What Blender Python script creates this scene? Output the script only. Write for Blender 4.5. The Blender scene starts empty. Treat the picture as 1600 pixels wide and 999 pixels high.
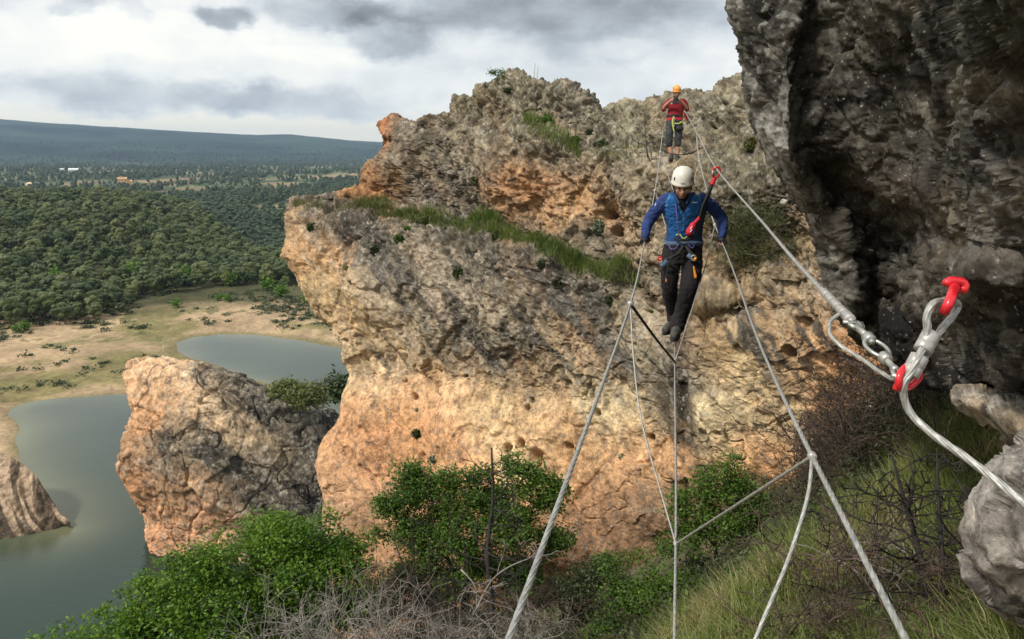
import bpy, bmesh, math, random
import numpy as np
from mathutils import Vector, Matrix
R = math.radians
C = bpy.context.scene.collection
scene = bpy.context.scene
# ------------------------------------------------------------------ camera
FPX, CU, CV, PITCH = 1200.0, 800.0, 499.5, R(12.4)
cd_ = bpy.data.cameras.new('camera'); cam = bpy.data.objects.new('camera', cd_); C.objects.link(cam)
cam.location = (0, 0, 0); cam.rotation_euler = (R(90) - PITCH, 0, 0)
cd_.sensor_width = 36; cd_.lens = 27.0; cd_.clip_start = 0.05; cd_.clip_end = 60000
scene.camera = cam
CT, ST = math.cos(PITCH), math.sin(PITCH)
def P(u, v, d):
    """world point seen at photo coordinates (u, v), d metres along the view axis"""
    a = (CV - v) / FPX
    return np.stack([d * (u - CU) / FPX, d * (CT + a * ST), d * (a * CT - ST)], -1) if isinstance(u, np.ndarray) else \
        np.array([d * (u - CU) / FPX, d * (CT + a * ST), d * (a * CT - ST)])
def W(u, v, z):
    a = (CV - v) / FPX
    return P(u, v, z / (a * CT - ST))
# ------------------------------------------------------------------ light
SUN_EL, SUN_AZ = R(47), R(237)        # azimuth clockwise from +y: behind the camera, to the left
sund = Vector((math.sin(SUN_AZ) * math.cos(SUN_EL), math.cos(SUN_AZ) * math.cos(SUN_EL), math.sin(SUN_EL)))
sl = bpy.data.lights.new('sun', 'SUN'); sl.energy = 3.0; sl.angle = R(7.0); sl.color = (1.0, 0.94, 0.85)
so = bpy.data.objects.new('sun', sl); C.objects.link(so)
so.rotation_euler = (-sund).to_track_quat('-Z', 'Y').to_euler()
scene.view_settings.view_transform = 'Standard'; scene.view_settings.look = 'None'
scene.view_settings.exposure = 0.26; scene.view_settings.gamma = 1.0
scene.cycles.max_bounces = 6; scene.cycles.diffuse_bounces = 3; scene.cycles.glossy_bounces = 2
scene.cycles.transmission_bounces = 3; scene.cycles.volume_bounces = 0; scene.cycles.transparent_max_bounces = 6
scene.cycles.use_denoising = True

def lin(c):
    c = np.asarray(c, float) / 255.0
    return np.where(c <= 0.04045, c / 12.92, ((c + 0.055) / 1.055) ** 2.4)

class N:
    """tiny node-tree writer"""
    def __init__(s, nt): s.nt = nt; s.n = nt.nodes; s.l = nt.links
    def add(s, t, **kw):
        nd = s.n.new(t)
        for k, v in kw.items(): setattr(nd, k, v)
        return nd
    def put(s, sock, v):
        if isinstance(v, bpy.types.NodeSocket): s.l.new(v, sock)
        elif v is not None:
            if isinstance(v, (tuple, list)) and len(v) == 3 and sock.type == 'RGBA': v = (*v, 1)
            sock.default_value = v
    def m(s, op, a, b=None, c=None, clamp=False):
        nd = s.add('ShaderNodeMath', operation=op, use_clamp=clamp)
        s.put(nd.inputs[0], a)
        if b is not None: s.put(nd.inputs[1], b)
        if c is not None: s.put(nd.inputs[2], c)
        return nd.outputs[0]
    def vm(s, op, a, b=None):
        nd = s.add('ShaderNodeVectorMath', operation=op); s.put(nd.inputs[0], a)
        if b is not None: s.put(nd.inputs[1], b)
        return nd.outputs[0]
    def noise(s, vec, scale, detail=4, rough=0.55, dist=0.0):
        nd = s.add('ShaderNodeTexNoise'); s.put(nd.inputs['Vector'], vec)
        nd.inputs['Scale'].default_value = scale; nd.inputs['Detail'].default_value = detail
        nd.inputs['Roughness'].default_value = rough; nd.inputs['Distortion'].default_value = dist
        return nd.outputs['Fac']
    def ramp(s, fac, stops, interp='LINEAR'):
        nd = s.add('ShaderNodeValToRGB'); cr = nd.color_ramp; cr.interpolation = interp
        while len(cr.elements) > 1: cr.elements.remove(cr.elements[-1])
        for i, (p, c) in enumerate(stops):
            e = cr.elements[0] if i == 0 else cr.elements.new(p)
            e.position = p; e.color = (*c, 1) if len(c) == 3 else c
        s.put(nd.inputs[0], fac); return nd.outputs[0]
    def mix(s, fac, a, b, mode='MIX'):
        nd = s.add('ShaderNodeMix', data_type='RGBA', blend_type=mode)
        s.put(nd.inputs[0], fac); s.put(nd.inputs[6], a); s.put(nd.inputs[7], b); return nd.outputs[2]
    def smooth(s, x, lo, hi):
        nd = s.add('ShaderNodeMapRange', interpolation_type='SMOOTHSTEP'); s.put(nd.inputs[0], x)
        s.put(nd.inputs[1], lo); s.put(nd.inputs[2], hi); nd.inputs[3].default_value = 0; nd.inputs[4].default_value = 1
        return nd.outputs[0]
# ------------------------------------------------------------------ sky
world = bpy.data.worlds.new('World'); scene.world = world; world.use_nodes = True
w = N(world.node_tree); w.n.clear()
tc = w.add('ShaderNodeTexCoord').outputs['Generated']
dirn = w.vm('NORMALIZE', tc)
sx = w.add('ShaderNodeSeparateXYZ'); w.put(sx.inputs[0], dirn)
az = w.m('ARCTAN2', sx.outputs[0], sx.outputs[1]); el = w.m('ARCSINE', sx.outputs[2])
elp = w.m('MAXIMUM', el, 0.0)
sky = w.add('ShaderNodeTexSky', sky_type='NISHITA', sun_disc=False)
sky.sun_elevation = SUN_EL; sky.sun_rotation = SUN_AZ
# layered stratocumulus: noise on a direction vector squashed towards the horizon
cv_ = w.add('ShaderNodeCombineXYZ'); w.put(cv_.inputs[0], sx.outputs[0]); w.put(cv_.inputs[1], sx.outputs[1])
w.put(cv_.inputs[2], w.m('MULTIPLY', w.m('POWER', w.m('MAXIMUM', sx.outputs[2], 0.0), 0.95), 1.7))
n1 = w.noise(cv_.outputs[0], 3.4, 3, 0.5, 0.2); n2 = w.noise(cv_.outputs[0], 9.0, 8, 0.56, 0.15)
nn = w.m('ADD', w.m('MULTIPLY', n1, 0.5), w.m('MULTIPLY', w.smooth(n2, .26, .74), 0.5))
nA = w.noise(cv_.outputs[0], 14.0, 6, 0.6); nB = w.noise(w.vm('ADD', cv_.outputs[0], (5.2, 1.3, 8.8)), 14.0, 6, 0.6)
azw = w.m('ADD', az, w.m('MULTIPLY', w.m('SUBTRACT', nA, .5), .10)); elw = w.m('ADD', el, w.m('MULTIPLY', w.m('SUBTRACT', nB, .5), .055))
def blob(u, v, su, sv):
    a0 = math.atan2((u - CU) / FPX, CT); p = P(u, v, 1.0); e0 = math.asin(p[2] / np.linalg.norm(p)); a0 = math.atan2(p[0], p[1])
    da = w.m('DIVIDE', w.m('SUBTRACT', azw, a0), su / FPX); de = w.m('DIVIDE', w.m('SUBTRACT', elw, e0), sv / FPX)
    q = w.m('ADD', w.m('MULTIPLY', da, da), w.m('MULTIPLY', de, de))
    return w.smooth(w.m('EXPONENT', w.m('MULTIPLY', q, -1.0)), .10, .72)
dens = w.m('MULTIPLY', w.m('SUBTRACT', nn, 0.5), .62)
for (u, v, su, sv, k) in [(870, 5, 290, 50, .52), (610, 55, 75, 34, .42), (500, 12, 90, 26, .40), (345, 24, 40, 20, .55),
                          (200, 20, 18, 14, .18), (120, 12, 26, 11, .24), (190, 150, 290, 24, .24), (960, 75, 130, 24, .22), (760, 90, 110, 28, .12), (450, 160, 170, 22, .18),
                          (700, 190, 400, 14, .10), (1020, 130, 180, 36, .08), (60, 60, 140, 34, -.2), (260, 60, 120, 32, -.2), (480, 90, 90, 14, -.12), (30, 165, 50, 20, -.22),
                          (150, 202, 500, 13, -.42), (520, 210, 300, 12, -.5)]:
    dens = w.m('ADD', dens, w.m('MULTIPLY', blob(u, v, su, sv), k))
dens = w.m('ADD', dens, 0.22)
ccol = w.ramp(dens, [(0.0, tuple(lin((252, 250, 240)))), (.22, tuple(lin((236, 237, 234)))), (.42, tuple(lin((212, 216, 218)))),
                     (.62, tuple(lin((180, 186, 192)))), (.82, tuple(lin((146, 150, 155)))), (1.0, tuple(lin((116, 119, 122))))])
warm = w.m('MULTIPLY', w.m('SUBTRACT', 1.0, w.smooth(el, 0.028, 0.060)), w.m('SUBTRACT', 1.0, w.smooth(dens, 0.1, 0.5)))
ccol = w.mix(warm, ccol, tuple(lin((250, 243, 222))))
# below the horizon the dome is only seen by bounced light
ccol = w.mix(w.smooth(el, -0.02, -0.12), ccol, (0.25, 0.25, 0.22))
sc_ = w.vm('SCALE', ccol); sc_.node.inputs[3].default_value = 10.0
mixed = w.mix(0.93, sky.outputs[0], sc_)
bg = w.add('ShaderNodeBackground'); w.put(bg.inputs[0], mixed); bg.inputs[1].default_value = 0.1
wo = w.add('ShaderNodeOutputWorld'); w.l.new(bg.outputs[0], wo.inputs[0])
world.cycles.sampling_method = 'MANUAL'; world.cycles.sample_map_resolution = 512

# ------------------------------------------------------------------ numpy noise
def _h(ix, iy, iz, s):
    h = (ix * 374761393 + iy * 668265263 + iz * 2147483647 + s * 1274126177) & 0xFFFFFFFF
    h = ((h ^ (h >> 13)) * 1274126177) & 0xFFFFFFFF
    return ((h ^ (h >> 16)) & 0xFFFF) / 32767.5 - 1.0
def vn(p, s=0):
    i = np.floor(p).astype(np.int64); f = p - i; f = f * f * f * (f * (f * 6 - 15) + 10)
    x, y, z = i[:, 0], i[:, 1], i[:, 2]; fx, fy, fz = f[:, 0], f[:, 1], f[:, 2]
    def L(a, b, t): return a + (b - a) * t
    return L(L(L(_h(x, y, z, s), _h(x + 1, y, z, s), fx), L(_h(x, y + 1, z, s), _h(x + 1, y + 1, z, s), fx), fy),
             L(L(_h(x, y, z + 1, s), _h(x + 1, y, z + 1, s), fx), L(_h(x, y + 1, z + 1, s), _h(x + 1, y + 1, z + 1, s), fx), fy), fz)
def fbm(p, oct=4, gain=0.5, s=0):
    r = 0; a = 1.0; t = 0
    for k in range(oct):
        r = r + a * vn(p * (2.03 ** k) + 17.3 * k, s + k); t += a; a *= gain
    return r / t * 1.6
def ridge(p, oct=3, gain=0.5, s=0):
    r = 0; a = 1.0; t = 0
    for k in range(oct):
        r = r + a * (1 - np.abs(vn(p * (2.07 ** k) + 9.1 * k, s + k)) * 2.2).clip(-1, 1); t += a; a *= gain
    return r / t
def cell(p, s=0):
    """F1 and F2-F1 of a cellular noise"""
    i = np.floor(p).astype(np.int64); f1 = np.full(len(p), 9.0); f2 = np.full(len(p), 9.0); idh = np.zeros(len(p))
    for dx in (-1, 0, 1):
        for dy in (-1, 0, 1):
            for dz in (-1, 0, 1):
                x, y, z = i[:, 0] + dx, i[:, 1] + dy, i[:, 2] + dz
                q = np.stack([x + .5 + .42 * _h(x, y, z, s), y + .5 + .42 * _h(x, y, z, s + 5), z + .5 + .42 * _h(x, y, z, s + 9)], -1)
                d = np.sqrt(((q - p) ** 2).sum(-1)); n = d < f1
                f2 = np.where(n, f1, np.minimum(f2, d)); f1 = np.where(n, d, f1); idh = np.where(n, _h(x, y, z, s + 77), idh)
    return f1, f2 - f1, idh
def facet(p, s=0):
    """angular blocks: each cell is a randomly tilted plane"""
    i = np.floor(p).astype(np.int64); f1 = np.full(len(p), 9.0); f2 = np.full(len(p), 9.0); tl = np.zeros(len(p)); idh = np.zeros(len(p))
    for dx in (-1, 0, 1):
        for dy in (-1, 0, 1):
            for dz in (-1, 0, 1):
                x, y, z = i[:, 0] + dx, i[:, 1] + dy, i[:, 2] + dz
                q = p - np.stack([x + .5 + .45 * _h(x, y, z, s), y + .5 + .45 * _h(x, y, z, s + 5), z + .5 + .45 * _h(x, y, z, s + 9)], -1)
                d = np.sqrt((q ** 2).sum(-1)); n = d < f1; f2 = np.where(n, f1, np.minimum(f2, d)); f1 = np.where(n, d, f1)
                t = q[:, 0] * _h(x, y, z, s + 21) + q[:, 1] * _h(x, y, z, s + 25) + q[:, 2] * _h(x, y, z, s + 29)
                tl = np.where(n, t, tl); idh = np.where(n, _h(x, y, z, s + 77), idh)
    return tl, f2 - f1, idh
def sst(x, lo, hi):
    t = np.clip((x - lo) / (hi - lo), 0, 1); return t * t * (3 - 2 * t)

def pchip(x, y, xq):
    """monotone cubic; y has shape (n, k)"""
    x = np.asarray(x, float); y = np.asarray(y, float); h = np.diff(x)[:, None]; d = np.diff(y, axis=0) / h
    m = np.zeros_like(y)
    if len(x) > 2:
        w1 = 2 * h[1:] + h[:-1]; w2 = h[1:] + 2 * h[:-1]
        with np.errstate(divide='ignore', invalid='ignore'):
            mm = (w1 + w2) / (w1 / d[:-1] + w2 / d[1:])
        m[1:-1] = np.where(d[:-1] * d[1:] > 0, mm, 0)
    m[0] = d[0]; m[-1] = d[-1]
    k = np.clip(np.searchsorted(x, xq) - 1, 0, len(x) - 2); t = ((xq - x[k]) / h[k, 0])[:, None]
    hh = h[k]; return (y[k] * (1 + 2 * t) * (1 - t) ** 2 + m[k] * hh * t * (1 - t) ** 2 + y[k + 1] * t * t * (3 - 2 * t) + m[k + 1] * hh * t * t * (t - 1))

# ------------------------------------------------------------------ mesh helpers
def mesh_np(name, V, F, smooth=True, col=None, mi=None):
    """F: (M,3) or (M,4) int array, or list of such arrays"""
    Fs = F if isinstance(F, list) else [F]
    me = bpy.data.meshes.new(name); V = np.asarray(V, np.float32)
    Fs = [np.asarray(f, np.int32) for f in Fs if len(f)]
    me.vertices.add(len(V)); me.vertices.foreach_set('co', V.ravel())
    tot = np.concatenate([np.full(len(f), f.shape[1], np.int32) for f in Fs]) if Fs else np.zeros(0, np.int32)
    idx = np.concatenate([f.ravel() for f in Fs]) if Fs else np.zeros(0, np.int32)
    me.loops.add(len(idx)); me.loops.foreach_set('vertex_index', idx)
    me.polygons.add(len(tot)); st = np.concatenate([[0], np.cumsum(tot)[:-1]]).astype(np.int32) if len(tot) else tot
    me.polygons.foreach_set('loop_start', st)
    me.update(calc_edges=True)
    me.polygons.foreach_set('use_smooth', np.full(len(tot), smooth, bool))
    if mi is not None: me.polygons.foreach_set('material_index', np.asarray(mi, np.int32))
    if col is not None:
        a = me.color_attributes.new('Col', 'FLOAT_COLOR', 'POINT')
        c4 = np.ones((len(V), 4), np.float32); c4[:, :3] = col; a.data.foreach_set('color', c4.ravel())
    return me
def link(name, me, mat=None, parent=None, loc=None):
    o = bpy.data.objects.new(name, me); C.objects.link(o)
    if mat is not None and me is not None and not len(me.materials):
        for mm in (mat if isinstance(mat, (list, tuple)) else [mat]): me.materials.append(mm)
    if parent is not None: o.parent = parent
    if loc is not None: o.location = loc
    return o
def tag(o, label=None, cat=None, group=None, kind=None):
    if label: o['label'] = label
    if cat: o['category'] = cat
    if group: o['group'] = group
    if kind: o['kind'] = kind
    return o
def thing(name, label, cat, loc=(0, 0, 0), group=None):
    o = bpy.data.objects.new(name, None); C.objects.link(o); o.location = loc; o.empty_display_size = .2
    return tag(o, label, cat, group)
def obj(name, V, F, mat, parent=None, smooth=True, col=None, mi=None):
    """world-space vertices; with a parent Empty they are stored relative to it"""
    V = np.asarray(V, float)
    org = np.zeros(3)
    p = parent
    while p is not None: org = org + np.array(p.location); p = p.parent
    if parent is None:
        org = V.mean(0) if len(V) else org
    o = link(name, mesh_np(name, V - org, F, smooth, col, mi), mat, parent)
    if parent is None: o.location = org
    return o
class MB:
    """collects pieces as (V, quads, tris)"""
    def __init__(s): s.v = []; s.q = []; s.t = []; s.n = 0; s.mq = []; s.mt = []
    def add(s, V, Q=None, T=None, mi=0):
        V = np.asarray(V, float)
        if Q is not None and len(Q): s.q.append(np.asarray(Q) + s.n); s.mq.append(np.full(len(Q), mi))
        if T is not None and len(T): s.t.append(np.asarray(T) + s.n); s.mt.append(np.full(len(T), mi))
        s.v.append(V); s.n += len(V); return s
    def obj(s, name, mat, parent=None, smooth=True, col=None):
        F = []; mi = []
        if s.q: F.append(np.concatenate(s.q)); mi += s.mq
        if s.t: F.append(np.concatenate(s.t)); mi += s.mt
        return obj(name, np.concatenate(s.v), F, mat, parent, smooth, col, np.concatenate(mi))
def frames(p):
    t = np.gradient(p, axis=0); t /= np.linalg.norm(t, axis=1)[:, None] + 1e-9
    ref = np.array([0, 0, 1.0]) if abs(t[0, 2]) < .9 else np.array([1.0, 0, 0])
    n = np.zeros_like(p); a = ref - t[0] * ref.dot(t[0]); n[0] = a / np.linalg.norm(a)
    for i in range(1, len(p)):
        a = n[i - 1] - t[i] * n[i - 1].dot(t[i]); n[i] = a / (np.linalg.norm(a) + 1e-9)
    return t, n, np.cross(t, n)
def tube(p, r, k=8, cap=True, lobes=0, lay=.09, depth=.12):
    p = np.asarray(p, float); r = np.broadcast_to(np.asarray(r, float), (len(p),)); t, n, b = frames(p)
    a = np.arange(k) * 2 * np.pi / k; ca, sa = np.cos(a), np.sin(a)
    if lobes:
        L = np.concatenate([[0], np.cumsum(np.linalg.norm(np.diff(p, axis=0), axis=1))])
        rr = r[:, None] * (1 - depth * (1 - np.abs(np.cos((a[None] * lobes - L[:, None] / lay * 2 * np.pi * 1) / 2)) ** .7))
    else: rr = np.repeat(r[:, None], k, 1)
    V = p[:, None] + n[:, None] * (ca * rr)[..., None] + b[:, None] * (sa * rr)[..., None]
    V = V.reshape(-1, 3); m = len(p)
    i = np.arange(m - 1)[:, None] * k; j = np.arange(k)[None]; j2 = (j + 1) % k
    Q = np.stack([i + j, i + j2, i + k + j2, i + k + j], -1).reshape(-1, 4); T = np.zeros((0, 3), int)
    if cap:
        V = np.concatenate([V, p[:1], p[-1:]]); c0, c1 = m * k, m * k + 1; jj = np.arange(k); j3 = (jj + 1) % k
        T = np.concatenate([np.stack([np.full(k, c0), j3, jj], -1), np.stack([np.full(k, c1), (m - 1) * k + jj, (m - 1) * k + j3], -1)])
    return V, Q, T
def smoothline(pts, step):
    pts = np.asarray(pts, float); L = np.concatenate([[0], np.cumsum(np.linalg.norm(np.diff(pts, axis=0), axis=1))])
    n = max(3, int(L[-1] / step) + 1); q = np.linspace(0, L[-1], n)
    # Catmull-Rom style tangents
    m = np.gradient(pts, L, axis=0); k = np.clip(np.searchsorted(L, q) - 1, 0, len(L) - 2); h = (L[k + 1] - L[k])[:, None]; t = ((q - L[k]) / h[:, 0])[:, None]
    return pts[k] * (1 + 2 * t) * (1 - t) ** 2 + m[k] * h * t * (1 - t) ** 2 + pts[k + 1] * t * t * (3 - 2 * t) + m[k + 1] * h * t * t * (t - 1)
def ball(c, r, nu=12, nv=8):
    """ellipsoid, r scalar or 3-vector"""
    r = np.broadcast_to(np.asarray(r, float), (3,)); c = np.asarray(c, float)
    th = np.linspace(0, np.pi, nv + 1)[1:-1]; ph = np.arange(nu) * 2 * np.pi / nu
    V = np.stack([np.sin(th)[:, None] * np.cos(ph), np.sin(th)[:, None] * np.sin(ph), np.repeat(np.cos(th)[:, None], nu, 1)], -1).reshape(-1, 3)
    V = np.concatenate([V, [[0, 0, 1], [0, 0, -1]]]) * r + c; m = nv - 1
    i = np.arange(m - 1)[:, None] * nu; j = np.arange(nu)[None]; j2 = (j + 1) % nu
    Q = np.stack([i + j, i + nu + j, i + nu + j2, i + j2], -1).reshape(-1, 4); jj = np.arange(nu); j3 = (jj + 1) % nu
    T = np.concatenate([np.stack([np.full(nu, m * nu), jj, j3], -1), np.stack([np.full(nu, m * nu + 1), (m - 1) * nu + j3, (m - 1) * nu + jj], -1)])
    return V, Q, T
def box(c, sx, sy, sz, ax=None):
    ax = np.eye(3) if ax is None else np.asarray(ax, float)
    s = np.array([[x, y, z] for x in (-1, 1) for y in (-1, 1) for z in (-1, 1)], float) * np.array([sx, sy, sz]) / 2
    return np.asarray(c) + s @ ax, np.array([[0, 1, 3, 2], [4, 6, 7, 5], [0, 4, 5, 1], [2, 3, 7, 6], [0, 2, 6, 4], [1, 5, 7, 3]]), None
# ------------------------------------------------------------------ materials
def new_mat(name):
    m = bpy.data.materials.new(name); m.use_nodes = True; n = N(m.node_tree); n.n.clear()
    b = n.add('ShaderNodeBsdfPrincipled'); o = n.add('ShaderNodeOutputMaterial'); n.l.new(b.outputs[0], o.inputs[0])
    return m, n, b, o
def simple(name, col, rough=.6, metal=0, var=.15, scale=30, bump=.0, spec=None, coat=0):
    m, n, b, o = new_mat(name); co = n.add('ShaderNodeTexCoord').outputs['Object']
    f = n.noise(co, scale, 4, .6); c = n.mix(n.smooth(f, .3, .7), tuple(x * (1 - var) for x in col), tuple(min(1, x * (1 + var)) for x in col))
    n.put(b.inputs['Base Color'], c); b.inputs['Roughness'].default_value = rough; b.inputs['Metallic'].default_value = metal
    if spec is not None: b.inputs['Specular IOR Level'].default_value = spec
    if coat: b.inputs['Coat Weight'].default_value = coat; b.inputs['Coat Roughness'].default_value = .15
    if bump:
        bp = n.add('ShaderNodeBump'); bp.inputs['Strength'].default_value = bump; bp.inputs['Distance'].default_value = .01
        n.put(bp.inputs['Height'], n.noise(co, scale * 3, 5, .6)); n.put(b.inputs['Normal'], bp.outputs[0])
    return m
def rock_mat(name, s=1.0, bump=1.0, wet=0):
    """colour comes from the mesh's mineral and lichen attribute; grain and relief from noise. s: size in metres of the coarse grain"""
    m, n, b, o = new_mat(name)
    co = n.add('ShaderNodeNewGeometry').outputs['Position']; at = n.add('ShaderNodeAttribute', attribute_name='Col').outputs['Color']
    f = n.noise(co, 3.0 / s, 6, .68); g = n.noise(co, 14.0 / s, 4, .7)
    c = n.mix(1.0, at, n.ramp(f, [(.34, (.48, .47, .46)), (.47, (.95, .95, .95)), (.54, (1.1, 1.1, 1.1)), (.68, (1.5, 1.48, 1.42))]), 'MULTIPLY')
    vo = n.add('ShaderNodeTexVoronoi', feature='F1'); n.put(vo.inputs['Vector'], co); vo.inputs['Scale'].default_value = 8.5 / s
    spk = n.m('MULTIPLY', n.m('SUBTRACT', 1.0, n.smooth(vo.outputs['Distance'], .12, .32)), n.smooth(g, .5, .62))
    c = n.mix(n.m('MULTIPLY', spk, .5), c, (.52, .49, .43))
    c = n.mix(n.m('MULTIPLY', n.smooth(g, .52, .40), .5), c, n.mix(1.0, c, (.45, .43, .4), 'MULTIPLY'))
    n.put(b.inputs['Base Color'], c); b.inputs['Roughness'].default_value = .92; b.inputs['Specular IOR Level'].default_value = .25
    h = n.m('ADD', n.m('MULTIPLY', f, 1.0), n.m('MULTIPLY', g, .4))
    bp = n.add('ShaderNodeBump'); bp.inputs['Strength'].default_value = 1.0; bp.inputs['Distance'].default_value = .055 * s * bump
    n.put(bp.inputs['Height'], h); n.put(b.inputs['Normal'], bp.outputs[0])
    return m
def leaf_mat(name, c1, c2, c3, trans=.35, scale=1.2, rough=.5, per_tree=0):
    m, n, b, o = new_mat(name); g = n.add('ShaderNodeNewGeometry')
    f = n.noise(g.outputs['Position'], scale, 3, .6); r = g.outputs['Random Per Island']
    x = n.m('ADD', n.m('MULTIPLY', f, .6), n.m('MULTIPLY', r, .4))
    if per_tree:
        oi = n.add('ShaderNodeObjectInfo').outputs['Random']; x = n.m('ADD', n.m('MULTIPLY', x, 1 - per_tree), n.m('MULTIPLY', n.m('ADD', n.m('MULTIPLY', oi, .7), .15), per_tree))
    c = n.ramp(x, [(.25, c1), (.5, c2), (.75, c3)])
    n.put(b.inputs['Base Color'], c); b.inputs['Roughness'].default_value = rough; b.inputs['Specular IOR Level'].default_value = .3
    t = n.add('ShaderNodeBsdfTranslucent'); n.put(t.inputs[0], n.mix(1.0, c, (1.25, 1.35, .7), 'MULTIPLY'))
    mx = n.add('ShaderNodeMixShader'); mx.inputs[0].default_value = trans
    n.l.new(b.outputs[0], mx.inputs[1]); n.l.new(t.outputs[0], mx.inputs[2]); n.l.new(mx.outputs[0], o.inputs[0])
    return m
M = {}
M['rock'] = rock_mat('limestone', 1.0)
M['rock_far'] = rock_mat('limestone_far', 3.2)
M['rock_near'] = rock_mat('limestone_near', .30, 1.0)
M['leaf_bright'] = leaf_mat('leaf_bright', (.03, .08, .008), (.08, .165, .012), (.18, .29, .03))
M['leaf_mid'] = leaf_mat('leaf_mid', (.028, .065, .010), (.07, .135, .018), (.15, .23, .035))
M['leaf_dark'] = leaf_mat('leaf_dark', (.022, .038, .014), (.04, .06, .02), (.07, .09, .035), .15)
M['leaf_olive'] = leaf_mat('leaf_olive', (.05, .065, .02), (.10, .12, .035), (.17, .18, .05), .25)
M['leaf_grey'] = leaf_mat('leaf_grey', (.10, .14, .09), (.16, .20, .13), (.22, .26, .18), .15)
M['grass'] = leaf_mat('grass_blade', (.07, .105, .022), (.16, .215, .05), (.38, .37, .17), .3, .8)
M['grass_ledge'] = leaf_mat('grass_ledge', (.045, .08, .018), (.10, .155, .03), (.26, .25, .10), .3, .9)
M['dry_grass'] = leaf_mat('dry_grass', (.14, .12, .05), (.30, .26, .12), (.45, .40, .22), .2, 1.0)
M['pine'] = leaf_mat('pine_needles', (.026, .044, .014), (.060, .082, .022), (.125, .135, .042), .12, .035, .5, .45)
M['pine_far'] = leaf_mat('far_tree_leaf', (.028, .045, .022), (.05, .075, .032), (.085, .105, .045), .1, .012)
M['bark'] = simple('bark', (.11, .085, .065), .9, 0, .35, 14, .6)
M['burnt'] = simple('burnt_bark', (.022, .018, .016), .85, 0, .4, 20, .4)
M['dead_grey'] = simple('dead_twig', (.26, .235, .21), .85, 0, .35, 6)
M['dead_brown'] = simple('brown_twig', (.085, .055, .042), .85, 0, .4, 5)
M['steel'] = simple('galvanised_cable', (.33, .33, .31), .5, .35, .25, 60, .1)
M['steel_shiny'] = simple('zinc_steel', (.42, .42, .39), .38, .75, .12, 80, .05)
M['sleeve'] = simple('aluminium_sleeve', (.40, .38, .36), .42, .4, .12, 70)
M['black_strap'] = simple('black_webbing', (.014, .014, .016), .8, 0, .2, 200, .2)
M['red'] = simple('red_anodised', (.62, .012, .022), .35, .15, .06, 50, 0, .5, .3)
M['pale_stone'] = simple('pale_stone', (.55, .52, .46), .9, 0, .2, 9, .5)
M['leaf_scorched'] = leaf_mat('scorched_leaf', (.018, .018, .010), (.035, .032, .016), (.07, .055, .03), .1)
M['leaf_bush'] = leaf_mat('bush_leaf', (.03, .045, .014), (.065, .08, .024), (.12, .13, .045), .2)
# ------------------------------------------------------------------ rock masses
def net(rows, nu, nv, wrap, D=lambda u: 0.0, vfine=None, sdense=None):
    """rows: control rows of (u, v, depth offset), left outline first; returns a grid of photo coords and depth"""
    S = np.concatenate([np.linspace(-.12, 0, max(6, nu // 14))[:-1], np.linspace(0, 1, nu)]) if wrap else np.linspace(0, 1, nu)
    G = []
    for r in rows:
        r = np.array(r, float); uL, uR = r[0, 0], r[-1, 0]; s = (r[:, 0] - uL) / (uR - uL)
        d = r[:, 2] + np.array([D(x) for x in r[:, 0]])
        Y = np.stack([r[:, 0], r[:, 1], d], -1)
        if wrap:
            w0 = wrap
            Y = np.concatenate([[[uL + 70, r[0, 1] + 4, d[0] + 9 * w0]], [[uL + 10, r[0, 1], d[0] + 3.0 * w0]], Y]); s = np.concatenate([[-.12, -.035], s])
        G.append(pchip(s, Y, S))
    G = np.array(G)                                     # rows, nu, 3
    Q = P(G[..., 0], G[..., 1], G[..., 2])
    seg = np.linalg.norm(np.diff(Q, axis=0), axis=-1).mean(1)
    if vfine is not None: seg = seg * np.array(vfine)
    t = np.concatenate([[0], np.cumsum(seg)]); tq = np.linspace(0, t[-1], nv)
    H = pchip(t, G.reshape(len(rows), -1), tq).reshape(nv, len(S), 3)
    return H
def grid_faces(nv, nu):
    i = np.arange(nv - 1)[:, None] * nu; j = np.arange(nu - 1)[None]
    return np.stack([i + j, i + nu + j, i + nu + j + 1, i + j + 1], -1).reshape(-1, 4)
def normals(Q):
    a = np.gradient(Q, axis=1); b = np.gradient(Q, axis=0); n = np.cross(b, a)
    return n / (np.linalg.norm(n, axis=-1)[..., None] + 1e-9)
def blur(A, k):
    for ax in (0, 1):
        for _ in range(k):
            B = np.concatenate([np.take(A, [0], ax), A, np.take(A, [-1], ax)], ax)
            sl0 = [slice(None)] * A.ndim; sl1 = list(sl0); sl2 = list(sl0)
            sl0[ax] = slice(0, -2); sl1[ax] = slice(1, -1); sl2[ax] = slice(2, None)
            A = .25 * B[tuple(sl0)] + .5 * B[tuple(sl1)] + .25 * B[tuple(sl2)]
    return A
def palette(H, table, width=42, k=.90):
    """mineral colour of the rock by place: nearest colour samples blended"""
    uv = H[..., :2].reshape(-1, 2); T = np.array([tuple(t) + (width,) * (6 - len(t)) for t in table], float); c = lin(T[:, 2:5])
    wd = T[:, 5]
    out = np.zeros((len(uv), 3)); ws = np.full((len(uv), 1), 1e-9)
    for q in range(len(T)):
        d2 = ((uv - T[q, :2]) ** 2).sum(-1); ww = (np.exp(-d2 / (wd[q] ** 2)) + 1e-4 / (1 + d2 / 900.0))[:, None]
        out += ww * c[q]; ws += ww
    out = out / ws * k; lum = out.mean(1, keepdims=True); return (out * .90 + lum * .10) * np.array([1.0, 1.01, .96])
ROCKV = {}
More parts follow.
